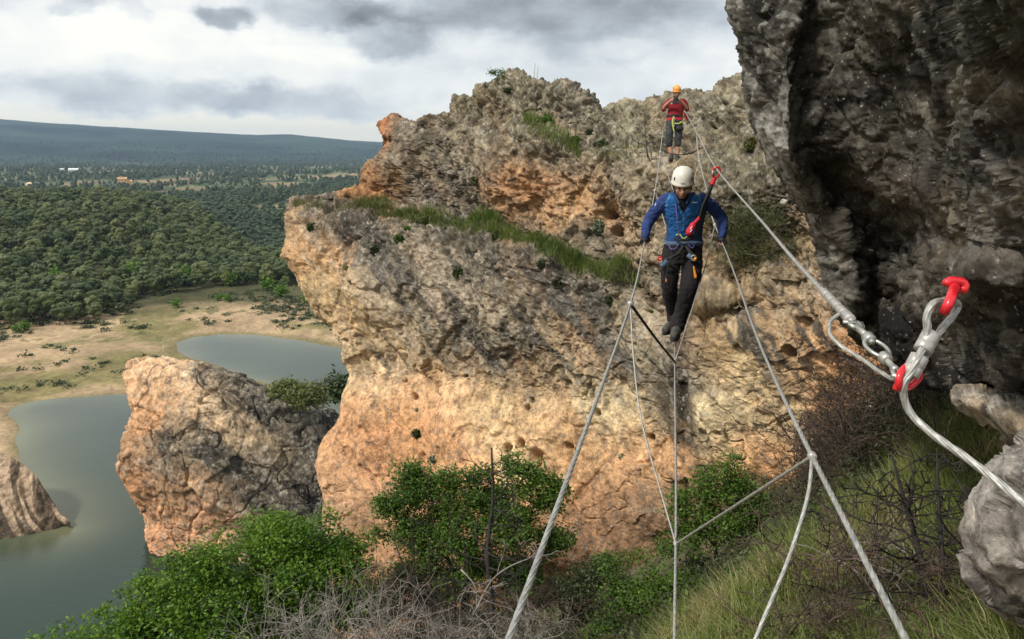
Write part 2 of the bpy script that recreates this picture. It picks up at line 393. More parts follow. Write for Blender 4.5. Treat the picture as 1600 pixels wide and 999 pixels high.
def displaced(H, disp, f2=0, a2=0, seed=0):
    Q = P(H[..., 0], H[..., 1], H[..., 2]); n = blur(normals(Q), 6); n /= np.linalg.norm(n, axis=-1)[..., None]
    V = Q + n * disp.reshape(H.shape[:2])[..., None]
    if not np.isscalar(a2) or a2 > 0:
        n = blur(normals(V), 2); n /= np.linalg.norm(n, axis=-1)[..., None]; F = V.reshape(-1, 3)
        t_, g_, i_ = facet(F * f2, seed); d = t_ * .8 + i_ * .25 - .35 * (1 - sst(g_, 0, .12)) + fbm(F * f2 * 2.5, 3, .65, seed + 3) * .6
        V = V + n * (d * (a2 if np.isscalar(a2) else a2.ravel())).reshape(H.shape[:2])[..., None]
    return V
def finish_rock(name, H, V, col, mat, label):
    V = V.reshape(*H.shape[:2], 3)
    ROCKV[name] = (H, V)
    o = link(name, mesh_np(name, V.reshape(-1, 3), grid_faces(*V.shape[:2]), True, col), mat)
    return tag(o, label, kind='structure')

# --- main cliff: upper wall, grassy ledge, overhanging face
Dx, Dy = [400, 445, 600, 800, 1000, 1050, 1100, 1200, 1500], [31, 30, 27.5, 23.5, 20, 18.6, 17.8, 16.6, 13]
DM = lambda u: float(np.interp(u, Dx, Dy))
rows = [
 [(604, 280, 8), (700, 240, 8), (800, 200, 9), (900, 240, 8), (1000, 260, 8), (1100, 250, 8), (1200, 230, 8), (1500, 200, 8)],
 [(594, 193, 5), (612, 186, 4.8), (628, 190, 4.4), (640, 196, 4.2), (662, 186, 3.9), (700, 168, 3.6), (708, 153, 3.6), (738, 149, 3.6), (744, 133, 3.6), (778, 128, 3.6), (802, 112, 3.6), (818, 114, 3.6), (838, 124, 3.6), (872, 140, 3.6), (905, 160, 3.6), (943, 187, 4), (958, 172, 4.5), (985, 168, 4.5), (1015, 176, 4.5), (1100, 175, 3.6), (1140, 166, 3.3), (1172, 153, 3.1), (1250, 130, 3), (1500, 90, 3)],
 [(597, 205, 4.6), (640, 212, 3.6), (700, 196, 2.9), (780, 185, 2.8), (860, 195, 2.9), (900, 212, 3.0), (943, 218, 3.2), (1000, 215, 3.2), (1050, 215, 3.0), (1100, 215, 2.8), (1200, 205, 2.3), (1500, 180, 2)],
 [(614, 222, 4.3), (650, 226, 2.9), (700, 210, 2.4), (800, 202, 2.2), (830, 204, 2.2), (870, 214, 2.3), (900, 226, 2.3), (940, 238, 2.3), (1000, 243, 1.8), (1050, 247.5, 1.9), (1100, 252, 1.7), (1200, 250, 1.4), (1500, 240, 1.2)],
 [(603, 235, 4.3), (650, 238, 2.8), (700, 222, 2.2), (800, 208, 1.7), (830, 214, 1.3), (870, 226, 1.1), (900, 238, .9), (940, 246, .6), (1000, 248, .1), (1050, 252.5, -.1), (1100, 262, 0), (1200, 285, .2), (1500, 280, .6)],
 [(590, 252, 4.3), (650, 262, 2.6), (750, 258, 1.7), (800, 255, 1.3), (900, 275, .7), (1000, 285, .1), (1050, 290, 0), (1100, 310, .2), (1200, 330, .3), (1500, 320, .4)],
 [(578, 270, 4.3), (650, 290, 2.8), (750, 300, 2.0), (850, 320, 1.3), (950, 345, .9), (1000, 350, .7), (1050, 350, .6), (1100, 360, .5), (1200, 370, .4), (1500, 370, .3)],
 [(578, 295, 4.0), (620, 308, 3.2), (700, 322, 2.5), (750, 336, 2.0), (800, 357, 1.7), (850, 377, 1.4), (900, 392, 1.1), (950, 408, .8), (1000, 420, .5), (1100, 440, .3), (1200, 440, .2), (1500, 440, .1)],
 [(464, 308, 3.2), (520, 314, 3.0), (600, 322, 2.2), (700, 336, 1.6), (750, 348, 1.3), (800, 370, 1.0), (850, 390, .8), (900, 405, .5), (950, 418, .4), (1000, 428, .3), (1100, 447, .2), (1200, 450, .1), (1500, 450, 0)],
 [(456, 318, 1.2), (520, 328, 1.0), (600, 338, .7), (700, 356, .4), (750, 368, .3), (800, 388, .2), (850, 406, .2), (900, 420, .1), (950, 431, .0), (1000, 440, .0), (1100, 458, .0), (1200, 460, 0), (1500, 460, 0)],
 [(444, 345, .4), (480, 352, .2), (600, 366, .1), (700, 385, -.1), (800, 412, -.1), (900, 440, -.1), (1000, 458, 0), (1200, 480, 0), (1500, 480, 0)],
 [(446, 395, .2), (480, 398, -.1), (600, 410, -.2), (800, 450, -.3), (1000, 500, -.2), (1200, 510, -.1), (1500, 500, 0)],
 [(468, 440, .3), (520, 444, -.1), (650, 455, -.3), (800, 490, -.4), (1000, 530, -.2), (1200, 545, 0), (1500, 520, .2)],
 [(492, 490, .4), (560, 494, 0), (700, 510, -.2), (800, 530, -.3), (1000, 565, -.1), (1200, 580, .1), (1500, 550, .4)],
 [(530, 540, .6), (600, 548, .2), (700, 555, .1), (850, 575, .1), (1000, 600, .1), (1200, 610, .2), (1500, 580, .6)],
 [(552, 582, .9), (600, 583, .6), (700, 590, .5), (850, 610, .4), (1000, 635, .2), (1200, 640, .3), (1500, 610, .8)],
 [(540, 612, .2), (600, 612, 0), (700, 618, .1), (850, 640, .2), (1000, 665, .1), (1200, 670, .5), (1500, 640, 1.2)],
 [(516, 665, -.4), (600, 660, -.7), (700, 662, -.5), (850, 680, -.1), (1000, 700, .1), (1200, 705, .7), (1500, 680, 1.8)],
 [(505, 730, -.4), (600, 720, -.9), (700, 720, -.8), (850, 730, -.5), (1000, 740, -.2), (1200, 745, .9), (1500, 720, 2.4)],
 [(503, 790, -.3), (600, 790, -1.0), (700, 780, -1.0), (850, 785, -.7), (1000, 790, -.3), (1200, 800, 1.3), (1500, 780, 3)],
 [(512, 850, 0), (600, 860, -.9), (700, 860, -1.0), (850, 860, -.6), (1000, 860, 0), (1200, 870, 2), (1500, 850, 4)],
 [(530, 960, 1.8), (700, 1000, 2.4), (900, 1050, 3), (1100, 1050, 3.5), (1500, 1050, 5)],
 [(560, 1500, 3), (700, 1600, 3.5), (900, 1700, 4), (1100, 1700, 4), (1500, 1700, 6)],
]
vf = [.5, .9, .8, .45, 1, 1, 1, .8, .5, 1, 1, 1, 1, 1, 1, 1, 1, 1, 1, .9, .4, .08]
H = net(rows, 760, 880, 1.0, DM, vf)
nv, nu = H.shape[:2]
Q = P(H[..., 0], H[..., 1], H[..., 2]).reshape(-1, 3); U, Vv = H[..., 0].ravel(), H[..., 1].ravel()
upper = sst(-Vv - np.interp(U, [445, 600, 700, 800, 900, 1000, 1200], [-350, -370, -400, -440, -470, -480, -480]), -40, 60)
upper = 1 - sst(Vv - np.interp(U, [445, 600, 700, 800, 900, 1000, 1100, 1300], [330, 400, 560, 600, 560, 490, 470, 440]), -40, 60)
low = sst(Vv, 575, 625)
ledge_v = np.interp(U, [445, 600, 700, 800, 900, 1000, 1200], [330, 345, 362, 392, 424, 446, 462]); slab = sst(Vv - ledge_v, 18, 60) * (1 - low * .5); rough = upper * (1 - .62 * slab)
dip = np.array([.50, -.28, .82]); dip /= np.linalg.norm(dip)
q = Q @ dip; along = Q - q[:, None] * dip
warp = fbm(Q * .35, 3, .5, 3)
big = fbm(Q * .23, 3, .5, 1) * .62 + fbm(Q * .6, 2, .5, 2) * .16
soft = sst(fbm(Q * .28, 3, .5, 6), -.35, .45)            # some stretches are smooth, others broken
med = ridge(Q * .8 + warp[:, None] * .5, 2, .45, 11) * .10
strat = ridge(np.stack([q * 2.1 + warp * 1.2, along[:, 0] * .22, along[:, 2] * .22 + 3], -1), 3, .5, 21)
f1, f21, idc = cell(Q * np.array([1.25, 1.25, 1.7]) + warp[:, None] * .6, 31)
blocks = (sst(f21, 0, .12) - 1) * .10 + idc * .10
f1b, f21b, idb = cell(Q * 4.3 + warp[:, None], 41)
rubble = ((sst(f21b, 0, .25) - 1) * .04 + idb * .045) * (.4 + .6 * soft)
fine = fbm(Q * 5.5, 4, .6, 51) * (.022 + .03 * soft)
pits = -sst(vn(Q * 2.3, 61), .62, .9) * .22 * (1 - upper * .5)
crack = -np.exp(-(vn(Q * np.array([.9, .9, .55]) + warp[:, None] * .8, 71) / .035) ** 2) * .16 * sst(vn(Q * .5, 73), -.1, .4)
bed = -np.exp(-(np.abs(vn(np.stack([q * 1.3 + warp, along[:, 0] * .12, along[:, 2] * .12], -1), 75)) / .05) ** 2) * .14
disp = big * (1 - .25 * upper) * (1 - .2 * slab) + med * (.45 + .55 * soft) * (1 - .4 * low) * (1 - .4 * slab) + strat * (.10 * (1 - low) * (.3 + .7 * soft) + .01) + (blocks + rubble) * (.10 + .85 * rough) + fine + pits + crack + bed * (1 - .6 * low)
fw = np.stack([warp, fbm(Q * .9, 3, .6, 5), fbm(Q * .9, 3, .6, 8)], -1)
ta, ga, ia = facet(Q * np.array([.55, .55, .8]) + fw * .25, 801); tb_, gb_, ib = facet(Q * np.array([1.7, 1.7, 2.4]) + fw * .5, 811); tc_, gc, ic = facet(Q * 5.5 + fw * .8, 821)
disp = disp * .62 + big * .3 + (ta * .26 + ia * .07) * (1 - .6 * low) * (1 - .25 * slab) + (tb_ * .14 + ib * .05 - .05 * (1 - sst(gb_, 0, .08))) * (.4 + .6 * soft) * (1 - .8 * low) * (1 - .55 * slab) + fbm(Q * 13, 3, .7, 831) * .028 * (.3 + .7 * upper) + (tc_ * .06 + ic * .02 - .02 * (1 - sst(gc, 0, .12))) * (.25 + .75 * upper)
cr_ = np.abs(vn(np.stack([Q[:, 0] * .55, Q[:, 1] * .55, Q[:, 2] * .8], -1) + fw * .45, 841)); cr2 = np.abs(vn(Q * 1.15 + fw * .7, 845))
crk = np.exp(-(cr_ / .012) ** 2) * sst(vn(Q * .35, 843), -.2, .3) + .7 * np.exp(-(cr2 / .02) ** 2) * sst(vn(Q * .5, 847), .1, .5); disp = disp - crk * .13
for (hu, hv, hr) in [(796, 702, 6), (816, 693, 6), (842, 713, 8), (850, 711, 4), (893, 698, 4), (936, 645, 5), (832, 640, 4), (838, 628, 4), (1013, 685, 5), (652, 622, 4), (952, 338, 6), (968, 341, 6), (963, 366, 9), (1240, 548, 9), (700, 748, 5), (640, 600, 3), (905, 705, 3), (770, 262, 4), (735, 585, 3)]:
    disp = disp - .95 * np.exp(-(((U - hu) ** 2 + (Vv - hv) ** 2) / (hr * .95) ** 2) ** 1.5) * (hr / 6) ** .7
tread = np.exp(-((U - 1140) / 95) ** 2 - ((Vv - 266) / 17) ** 2); disp = disp * (1 - .85 * tread)
# less relief at the ledge where the second man stands
hold = np.exp(-(((U - 1052) / 45) ** 2 + ((Vv - 250) / 9) ** 2)); disp = disp * (1 - .9 * hold)
edge = np.exp(-((Vv - np.interp(U, [450, 600, 700, 800, 900, 1000], [330, 345, 362, 392, 422, 445])) / 26) ** 2)
disp = disp + edge * (sst(vn(Q * 1.1, 91), -.2, .5) * .35 - .05)
knob = 1 - .8 * np.exp(-((U - 610) / 40) ** 2 - ((Vv - 205) / 40) ** 2); disp = disp * knob
SV = displaced(H, disp, 3.2, .050 * (1 - .76 * low) * (1 - .55 * slab), 861); Q = SV.reshape(-1, 3); q = Q @ dip; along = Q - q[:, None] * dip; warp = fbm(Q * .35, 3, .5, 3)
table = [
 (600, 205, 190, 112, 62, 22), (640, 235, 140, 127, 110), (720, 200, 146, 134, 114), (800, 160, 138, 128, 108), (880, 190, 138, 128, 110), (960, 210, 148, 139, 118), (1100, 210, 150, 140, 119), (1150, 260, 136, 126, 104),
 (590, 285, 180, 128, 82, 26), (610, 250, 150, 125, 98, 26), (660, 290, 128, 118, 106), (760, 250, 146, 132, 113), (720, 320, 122, 112, 98), (800, 290, 188, 142, 102, 34), (860, 300, 206, 152, 106, 36), (910, 318, 208, 164, 118, 34), (960, 335, 192, 150, 113, 34), (880, 262, 138, 124, 106), (1000, 290, 160, 145, 122), (1010, 360, 176, 156, 130),
 (850, 355, 150, 126, 100, 30), (930, 385, 132, 122, 106, 34), (1100, 340, 118, 104, 84), (1200, 330, 106, 96, 80), (1260, 400, 170, 148, 120), (1150, 450, 178, 156, 124), (1000, 455, 118, 110, 96),
 (480, 340, 135, 120, 102, 24), (455, 350, 185, 152, 115, 16), (520, 347, 110, 103, 94, 24), (560, 362, 84, 79, 73, 26), (480, 400, 206, 164, 120, 28), (520, 395, 208, 158, 112, 30), (500, 450, 206, 176, 132, 30), (550, 470, 204, 172, 130, 34), (570, 540, 216, 186, 145, 34), (545, 580, 222, 190, 148, 26),
 (590, 392, 140, 128, 112, 34), (620, 440, 138, 127, 112), (690, 480, 118, 110, 98), (710, 530, 98, 92, 83, 30), (790, 545, 106, 98, 88, 28), (650, 530, 184, 160, 126, 34), (650, 400, 116, 108, 96), (600, 480, 190, 164, 130, 34), (600, 420, 168, 150, 124, 24), (720, 575, 180, 152, 120, 24),
 (750, 420, 122, 113, 101), (850, 460, 150, 134, 112), (900, 520, 168, 142, 112, 34), (880, 440, 112, 105, 95), (950, 500, 172, 150, 120, 34), (810, 590, 180, 152, 116, 26), (770, 480, 150, 132, 108, 26),
 (590, 605, 228, 192, 150, 32), (560, 650, 214, 160, 114), (600, 700, 214, 154, 108), (560, 760, 214, 165, 125), (540, 800, 205, 160, 125), (700, 620, 226, 182, 138), (700, 700, 220, 165, 116), (650, 655, 214, 155, 106), (780, 640, 216, 182, 138), (855, 610, 172, 148, 118, 28), (850, 670, 220, 184, 142), (900, 700, 214, 166, 118),
 (950, 640, 218, 194, 154), (1010, 620, 212, 188, 150), (1000, 700, 214, 165, 120), (1000, 560, 172, 156, 130), (1066, 585, 58, 55, 51, 26), (1060, 620, 52, 50, 47, 26), (1062, 660, 58, 55, 51, 24), (1075, 545, 86, 80, 73, 26), (1092, 610, 96, 90, 80, 20), (1062, 688, 90, 80, 68, 14),
 (1150, 560, 198, 173, 132), (1150, 650, 224, 200, 160), (1210, 620, 214, 186, 145), (1250, 560, 208, 166, 120), (1310, 580, 204, 152, 106), (1200, 500, 182, 157, 126), (1180, 715, 222, 168, 118), (900, 790, 190, 142, 102), (950, 830, 158, 120, 90), (900, 870, 130, 95, 70), (1000, 800, 158, 124, 95), (1100, 800, 138, 106, 82), (1300, 700, 120, 100, 80), (700, 850, 190, 140, 100), (600, 850, 190, 142, 104)]
Hw = H.copy(); wq = np.stack([fbm(Q * .8, 4, .6, 101), fbm(Q * .8, 4, .6, 111)], -1) * 24
Hw[..., :2] += wq.reshape(nv, nu, 2)
col = palette(Hw, table)
# lichen and water stains: dark crust following the bedding on the grey parts, pale scabs, ochre seams
sq = np.stack([q * 3.0 + warp * 1.5, along[:, 0] * .7, along[:, 2] * .7], -1)
dark = sst(fbm(sq, 5, .62, 121), -.02, .42)[:, None]
grey = (1 - sst(col[:, 0:1] / (col[:, 2:3] + 1e-3), 1.6, 2.6))
col = col * (1 - dark * (.06 + .34 * grey)) * (1 - .45 * crk[:, None])  # cracks also darkened in the colour, like shade inside them
streak = sst(fbm(np.stack([Q[:, 0] * 1.6, Q[:, 1] * 1.6, Q[:, 2] * .22], -1), 4, .6, 131), .05, .55)[:, None]
col = col * (1 - streak * .28 * (1 - low[:, None] * .7))
# bold diagonal weathering bands running down to the right across the slabs
bz = sst(Vv - ledge_v, -10, 30) * (1 - sst(Vv, 560, 640)) ; bn = fbm(np.stack([q * 1.5 + warp * .6, along[:, 0] * .16, along[:, 2] * .16], -1), 4, .62, 181) + .35 * fbm(np.stack([q * 7, along[:, 0] * 1.2, along[:, 2] * 1.2], -1), 3, .6, 185)
band = (sst(bn, .04, .30) * bz * sst(U, 520, 620))[:, None]; col = col * (1 - .84 * band) + np.array([.085, .08, .072]) * .84 * band
lite = (sst(-bn, .15, .55) * bz)[:, None]; col = col * (1 - .5 * lite) + np.array([.50, .41, .30]) * .5 * lite
vst = (sst(fbm(np.stack([Q[:, 0] * 1.3, Q[:, 1] * 1.3, Q[:, 2] * .12], -1), 4, .6, 187) + .25 * fbm(Q * 5, 3, .6, 189), .12, .42) * sst(U, 960, 1020) * (1 - sst(U, 1180, 1260)) * sst(Vv, 480, 540) * (1 - sst(Vv, 660, 700)))[:, None]; col = col * (1 - .6 * vst)
scab = sst(fbm(Q * 6.5, 3, .7, 141), .28, .5)[:, None]
col = col * (1 - scab * .5) + scab * .5 * np.array([.40, .37, .32]) * (.4 + .6 * grey)
ochre = sst(fbm(sq * .6 + 9, 4, .6, 151), .15, .55)[:, None] * (1 - grey * .6)
col = col * (1 - ochre * .3) + ochre * .3 * np.array([.52, .31, .15])
blk = (sst(fbm(Q * 3.4, 4, .7, 161), .12, .34) * (.2 + .8 * upper))[:, None]
col = col * (1 - blk * .45)
col = col * (1 + .28 * fbm(Q * 9, 3, .7, 171)[:, None])
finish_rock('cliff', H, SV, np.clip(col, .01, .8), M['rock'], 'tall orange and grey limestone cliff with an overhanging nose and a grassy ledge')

# --- detached rock standing in the water
rows = [
 [(215, 620, 16), (300, 620, 16), (400, 640, 16), (520, 690, 16)],
 [(203, 572, 6), (236, 559, 5), (268, 565, 4.5), (300, 572, 4), (330, 577, 4), (370, 586, 4), (400, 598, 4), (440, 610, 4), (475, 622, 4), (530, 650, 5)],
 [(202, 592, 2), (236, 578, 1.2), (280, 584, .4), (330, 604, -.3), (380, 632, -.6), (430, 664, -.8), (530, 725, -.6)],
 [(204, 640, 1), (240, 636, -.3), (300, 640, -1.0), (400, 700, -1.3), (530, 775, -1.0)],
 [(192, 700, 0), (230, 688, -.9), (300, 686, -1.4), (380, 728, -1.6), (530, 820, -1.2)],
 [(190, 716, -.6), (230, 706, -2.4), (300, 706, -3.6), (400, 762, -3.4), (530, 850, -1.6)],
 [(200, 770, 0), (240, 770, -2.0), (320, 780, -3.4), (420, 825, -3), (530, 880, -1)],
 [(222, 822, 1), (280, 822, -1.2), (350, 830, -2.0), (450, 860, -2), (540, 900, 0)],
 [(226, 858, 1), (280, 862, -.6), (360, 890, -1.0), (540, 960, 1)],
 [(238, 885, 1), (300, 905, 0), (380, 950, 0), (560, 1020, 2)]]
H = net(rows, 330, 380, 1.6, lambda u: 87.0)
nv, nu = H.shape[:2]; Q = P(H[..., 0], H[..., 1], H[..., 2]).reshape(-1, 3); U, Vv = H[..., 0].ravel(), H[..., 1].ravel()
dip = np.array([.62, -.10, .78]); dip /= np.linalg.norm(dip); q = Q @ dip; along = Q - q[:, None] * dip
warp = fbm(Q * .12, 3, .5, 203)
strat = ridge(np.stack([q * .8 + warp * .25, along[:, 0] * .035, along[:, 2] * .035], -1), 3, .5, 221)
f1, f21, idc = cell(Q * .42 + warp[:, None], 231)
disp = fbm(Q * .12, 3, .5, 201) * .35 + strat * .5 + (sst(f21, 0, .15) - 1) * .12 + idc * .25 + fbm(Q * 1.1, 4, .6, 241) * .10 + ridge(Q * .6, 2, .5, 251) * .05
ta, ga, ia = facet(Q * .22 + warp[:, None] * .2, 281); tb_, gb_, ib = facet(Q * .7 + warp[:, None], 285)
disp = disp * .55 + ta * .5 + ia * .12 + tb_ * .16 + ib * .06
disp += -np.exp(-(vn(Q * .3 + warp[:, None], 271) / .03) ** 2) * .5
SV = displaced(H, disp, .9, .11, 881); Q = SV.reshape(-1, 3); q = Q @ dip; along = Q - q[:, None] * dip; warp = fbm(Q * .12, 3, .5, 203)
table = [(215, 600, 220, 172, 130), (260, 590, 216, 176, 138), (330, 610, 208, 180, 148), (390, 600, 110, 100, 88), (430, 630, 96, 90, 82), (480, 650, 88, 84, 78), (350, 585, 150, 130, 108), (300, 640, 218, 178, 140), (230, 650, 212, 156, 110), (380, 680, 204, 174, 140), (440, 690, 150, 130, 105), (470, 740, 110, 100, 88),
         (210, 700, 168, 130, 96), (300, 692, 128, 116, 98), (350, 710, 108, 102, 92), (400, 750, 98, 92, 84), (260, 712, 150, 136, 118), (230, 740, 196, 140, 96), (280, 760, 190, 145, 104), (340, 770, 150, 122, 96), (400, 800, 110, 98, 84), (450, 790, 100, 90, 80), (250, 820, 216, 160, 118), (320, 830, 222, 165, 124), (250, 860, 210, 150, 112), (380, 800, 160, 135, 105), (500, 700, 80, 76, 70), (510, 800, 70, 66, 60)]
Hw = H.copy(); Hw[..., :2] += (np.stack([fbm(Q * .25, 4, .6, 301), fbm(Q * .25, 4, .6, 311)], -1) * 26).reshape(nv, nu, 2)
col = palette(Hw, table, 34, 1.0)
grey = (1 - sst(col[:, 0:1] / (col[:, 2:3] + 1e-3), 1.6, 2.6))
dark = sst(fbm(np.stack([q * .9 + warp * .5, along[:, 0] * .09, along[:, 2] * .09], -1), 5, .62, 321), .0, .4)[:, None]
col = col * (1 - dark * (.15 + .6 * grey)); ob = sst(fbm(np.stack([q * .5 + warp * .5, along[:, 0] * .05, along[:, 2] * .05], -1), 4, .6, 325), .12, .4)[:, None] * sst(U, 230, 330)[:, None]; col = col * (1 - .6 * ob) + np.array([.09, .085, .075]) * .6 * ob; sc = sst(fbm(Q * 1.7, 3, .7, 331), .25, .45)[:, None]
col = col * (1 - sc * .45) + sc * .45 * np.array([.42, .38, .31]); col = col * (1 - .5 * sst(fbm(Q * 1.2, 4, .7, 341), .15, .4)[:, None] * (.3 + .7 * grey))
finish_rock('rock_outcrop', H, SV, np.clip(col * (1 + .25 * fbm(Q * 2.5, 3, .7, 351)[:, None]), .01, .8), M['rock_far'], 'detached orange and grey rock standing in the reservoir')

# --- banded promontory on the left shore
def shore(u, v, z): return W(u, v, z)
top = [(-420, 640), (-200, 672), (-60, 698), (0, 706), (30, 722), (55, 742), (72, 768), (92, 800), (113, 826)]
bot = [(-420, 1000), (-200, 925), (-60, 878), (0, 862), (28, 856), (55, 849), (78, 840), (98, 833), (117, 828)]
nu, nv = 260, 170
zt = [-34, -36, -37.5, -38, -39, -40, -41.5, -43.5, -45.0]
T_ = np.array([W(u, v, z) for (u, v), z in zip(top, zt)]); B_ = np.array([W(u, v, -46.0) for u, v in bot])
ss = np.linspace(0, 1, nu); kx = np.linspace(0, 1, len(T_)); T2 = pchip(kx, T_, ss); B2 = pchip(kx, B_, ss)
tt = np.linspace(0, 1, nv)[:, None, None]; mid = (T2 + B2) / 2 + np.array([.5, -1.0, 1.2])
Q3 = T2 * (1 - tt) ** 2 + 2 * mid * tt * (1 - tt) + B2 * tt ** 2; Q = Q3.reshape(-1, 3)
dip = np.array([.70, .0, .72]); q = Q @ dip; along = Q - q[:, None] * dip; warp = fbm(Q * .1, 3, .5, 403)
st = ridge(np.stack([q * .55 + warp * .6, along[:, 0] * .05, along[:, 1] * .05], -1), 3, .55, 411)
disp = st * .8 + fbm(Q * .3, 4, .6, 421) * .6 + fbm(Q * 1.5, 3, .6, 425) * .15
n = blur(normals(Q3), 4); n /= np.linalg.norm(n, axis=-1)[..., None]
if n[..., 2].mean() < 0: n = -n
fade = (np.sin(np.pi * np.linspace(0, 1, nv)) ** .5)[:, None] * sst(1 - ss, 0, .08)[None]
V = Q3 + n * (disp.reshape(nv, nu) * fade)[..., None]
cc = np.array([.34, .25, .17]) * (1 + .5 * st[:, None]) ; dk = sst(fbm(np.stack([q * 1.2, along[:, 0] * .1, along[:, 1] * .1], -1), 4, .6, 431), 0, .4)[:, None]
cc = cc * (1 - .75 * dk)
o = link('rocky_shore', mesh_np('rocky_shore', V.reshape(-1, 3), grid_faces(nv, nu), True, np.clip(cc, .02, .7)), M['rock_far'])
tag(o, 'banded brown rock promontory sloping into the reservoir', kind='structure')

# --- near overhanging rock on the right
rows = [
 [(1150, -420, 5.2), (1240, -420, 4.9), (1300, -420, 4.8), (1600, -420, 1.58), (2300, -420, 1.18)],
 [(1136, -120, 5.1), (1190, -120, 4.6), (1236, -120, 4.45), (1262, -120, 4.42), (1400, -120, 3.35), (1600, -120, 1.65), (2300, -120, 1.24)],
 [(1137, 0, 5.0), (1190, 0, 4.5), (1238, 0, 4.35), (1266, 0, 4.42), (1400, 0, 3.63), (1600, 0, 1.85), (2300, 0, 1.36)],
 [(1150, 60, 5.0), (1195, 60, 4.5), (1240, 60, 4.35), (1268, 62, 4.45), (1400, 60, 3.91), (1600, 60, 1.98), (2300, 60, 1.43)],
 [(1163, 120, 5.0), (1200, 120, 4.5), (1236, 120, 4.35), (1262, 122, 4.5), (1400, 120, 4.1), (1600, 120, 2.18), (2300, 120, 1.49)],
 [(1176, 180, 5.0), (1206, 180, 4.55), (1234, 180, 4.4), (1258, 182, 4.55), (1400, 180, 4.2), (1600, 180, 2.31), (2300, 180, 1.55)],
 [(1196, 235, 5.0), (1216, 235, 4.6), (1234, 235, 4.5), (1262, 238, 4.65), (1400, 240, 4.28), (1600, 240, 2.38), (2300, 240, 1.61)],
 [(1232, 290, 5.1), (1250, 290, 4.8), (1270, 290, 4.8), (1300, 292, 5.0), (1400, 300, 4.37), (1600, 300, 2.44), (2300, 300, 1.67)],
 [(1272, 345, 5.3), (1288, 345, 5.0), (1310, 345, 4.9), (1340, 350, 5.1), (1430, 360, 4.51), (1600, 360, 2.57), (2300, 360, 1.74)],
 [(1300, 400, 5.4), (1316, 400, 5.0), (1336, 400, 4.9), (1362, 405, 5.2), (1440, 420, 4.6), (1600, 420, 2.64), (2300, 420, 1.8)],
 [(1306, 455, 5.4), (1322, 455, 5.0), (1344, 455, 4.9), (1370, 460, 5.2), (1450, 470, 4.55), (1600, 470, 2.71), (2300, 470, 1.86)],
 [(1326, 498, 5.6), (1345, 502, 5.2), (1370, 506, 5.2), (1400, 510, 4.84), (1460, 520, 4.5), (1600, 520, 2.77), (2300, 520, 1.92)],
 [(1350, 530, 5.8), (1375, 540, 5.4), (1400, 545, 4.93), (1430, 553, 4.88), (1480, 556, 4.3), (1600, 560, 2.84), (2300, 560, 1.98)],
 [(1384, 556, 6.0), (1400, 568, 5.21), (1430, 580, 4.97), (1460, 586, 4.77), (1500, 592, 4.18), (1600, 597, 2.97), (2300, 600, 2.11)],
 [(1398, 566, 6.6), (1415, 575, 6.4), (1440, 583, 5.89), (1465, 588, 6.4), (1510, 590, 5.17), (1600, 592, 3.83), (2300, 590, 3.1)],
 [(1420, 545, 9.0), (1440, 548, 8.28), (1460, 550, 8.1), (1480, 552, 7.74), (1520, 552, 7.38), (1600, 552, 5.68), (2300, 550, 4.96)]]
H = net(rows, 520, 560, .55, lambda u: 0.0, [.35, 1, 1, 1, 1, 1, 1, 1, 1, 1, 1, 1, 1, .7, .2])
H[..., 2] -= .75 * np.exp(-((H[..., 0] - 1505) / 62) ** 2 - ((H[..., 1] - 440) / 48) ** 2)
nv, nu = H.shape[:2]; Q = P(H[..., 0], H[..., 1], H[..., 2]).reshape(-1, 3); U, Vv = H[..., 0].ravel(), H[..., 1].ravel()
warp = fbm(Q * .9, 3, .5, 503)
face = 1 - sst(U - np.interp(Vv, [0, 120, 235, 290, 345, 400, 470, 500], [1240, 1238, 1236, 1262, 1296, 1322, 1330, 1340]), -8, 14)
A = np.stack([Q[:, 0] * 1.0, Q[:, 1] * 1.0, Q[:, 2] * 1.0], -1)
hz = np.stack([Q[:, 0] * 1.5 + warp, Q[:, 1] * 1.5, (Q[:, 2] + .25 * Q[:, 0]) * 5.5 + warp * 1.2], -1)
strat = ridge(hz, 4, .58, 521); vert = ridge(np.stack([Q[:, 0] * 6, Q[:, 1] * 6, Q[:, 2] * 1.6], -1) + warp[:, None], 3, .6, 525)
f1, f21, idc = cell(A * 2.6 + warp[:, None] * .9, 531)
disp = fbm(Q * .9, 4, .5, 501) * .10 + strat * .022 * (1 - face * .6) + vert * .014 * face + ((sst(f21, 0, .14) - 1) * .03 + idc * .04) * (1 - .5 * face) + fbm(Q * 11, 4, .62, 541) * .016 + ridge(Q * 4, 2, .5, 545) * .014
ta, ga, ia = facet(hz * np.array([.8, .8, .35]) + warp[:, None] * .2, 551); tb_, gb_, ib = facet(A * np.array([4, 4, 7.]) + warp[:, None], 555); tc_, gc, ic = facet(A * 15 + warp[:, None], 558)
disp = disp * .75 + (ta * .035 + ia * .010) * (1 - .4 * face) + tb_ * .022 + ib * .008 + tc_ * .012
SV = displaced(H, disp, 12, .011, 891); Q = SV.reshape(-1, 3); warp = fbm(Q * .9, 3, .5, 503); hz = np.stack([Q[:, 0] * 1.5 + warp, Q[:, 1] * 1.5, (Q[:, 2] + .25 * Q[:, 0]) * 5.5 + warp * 1.2], -1)
olap = 0
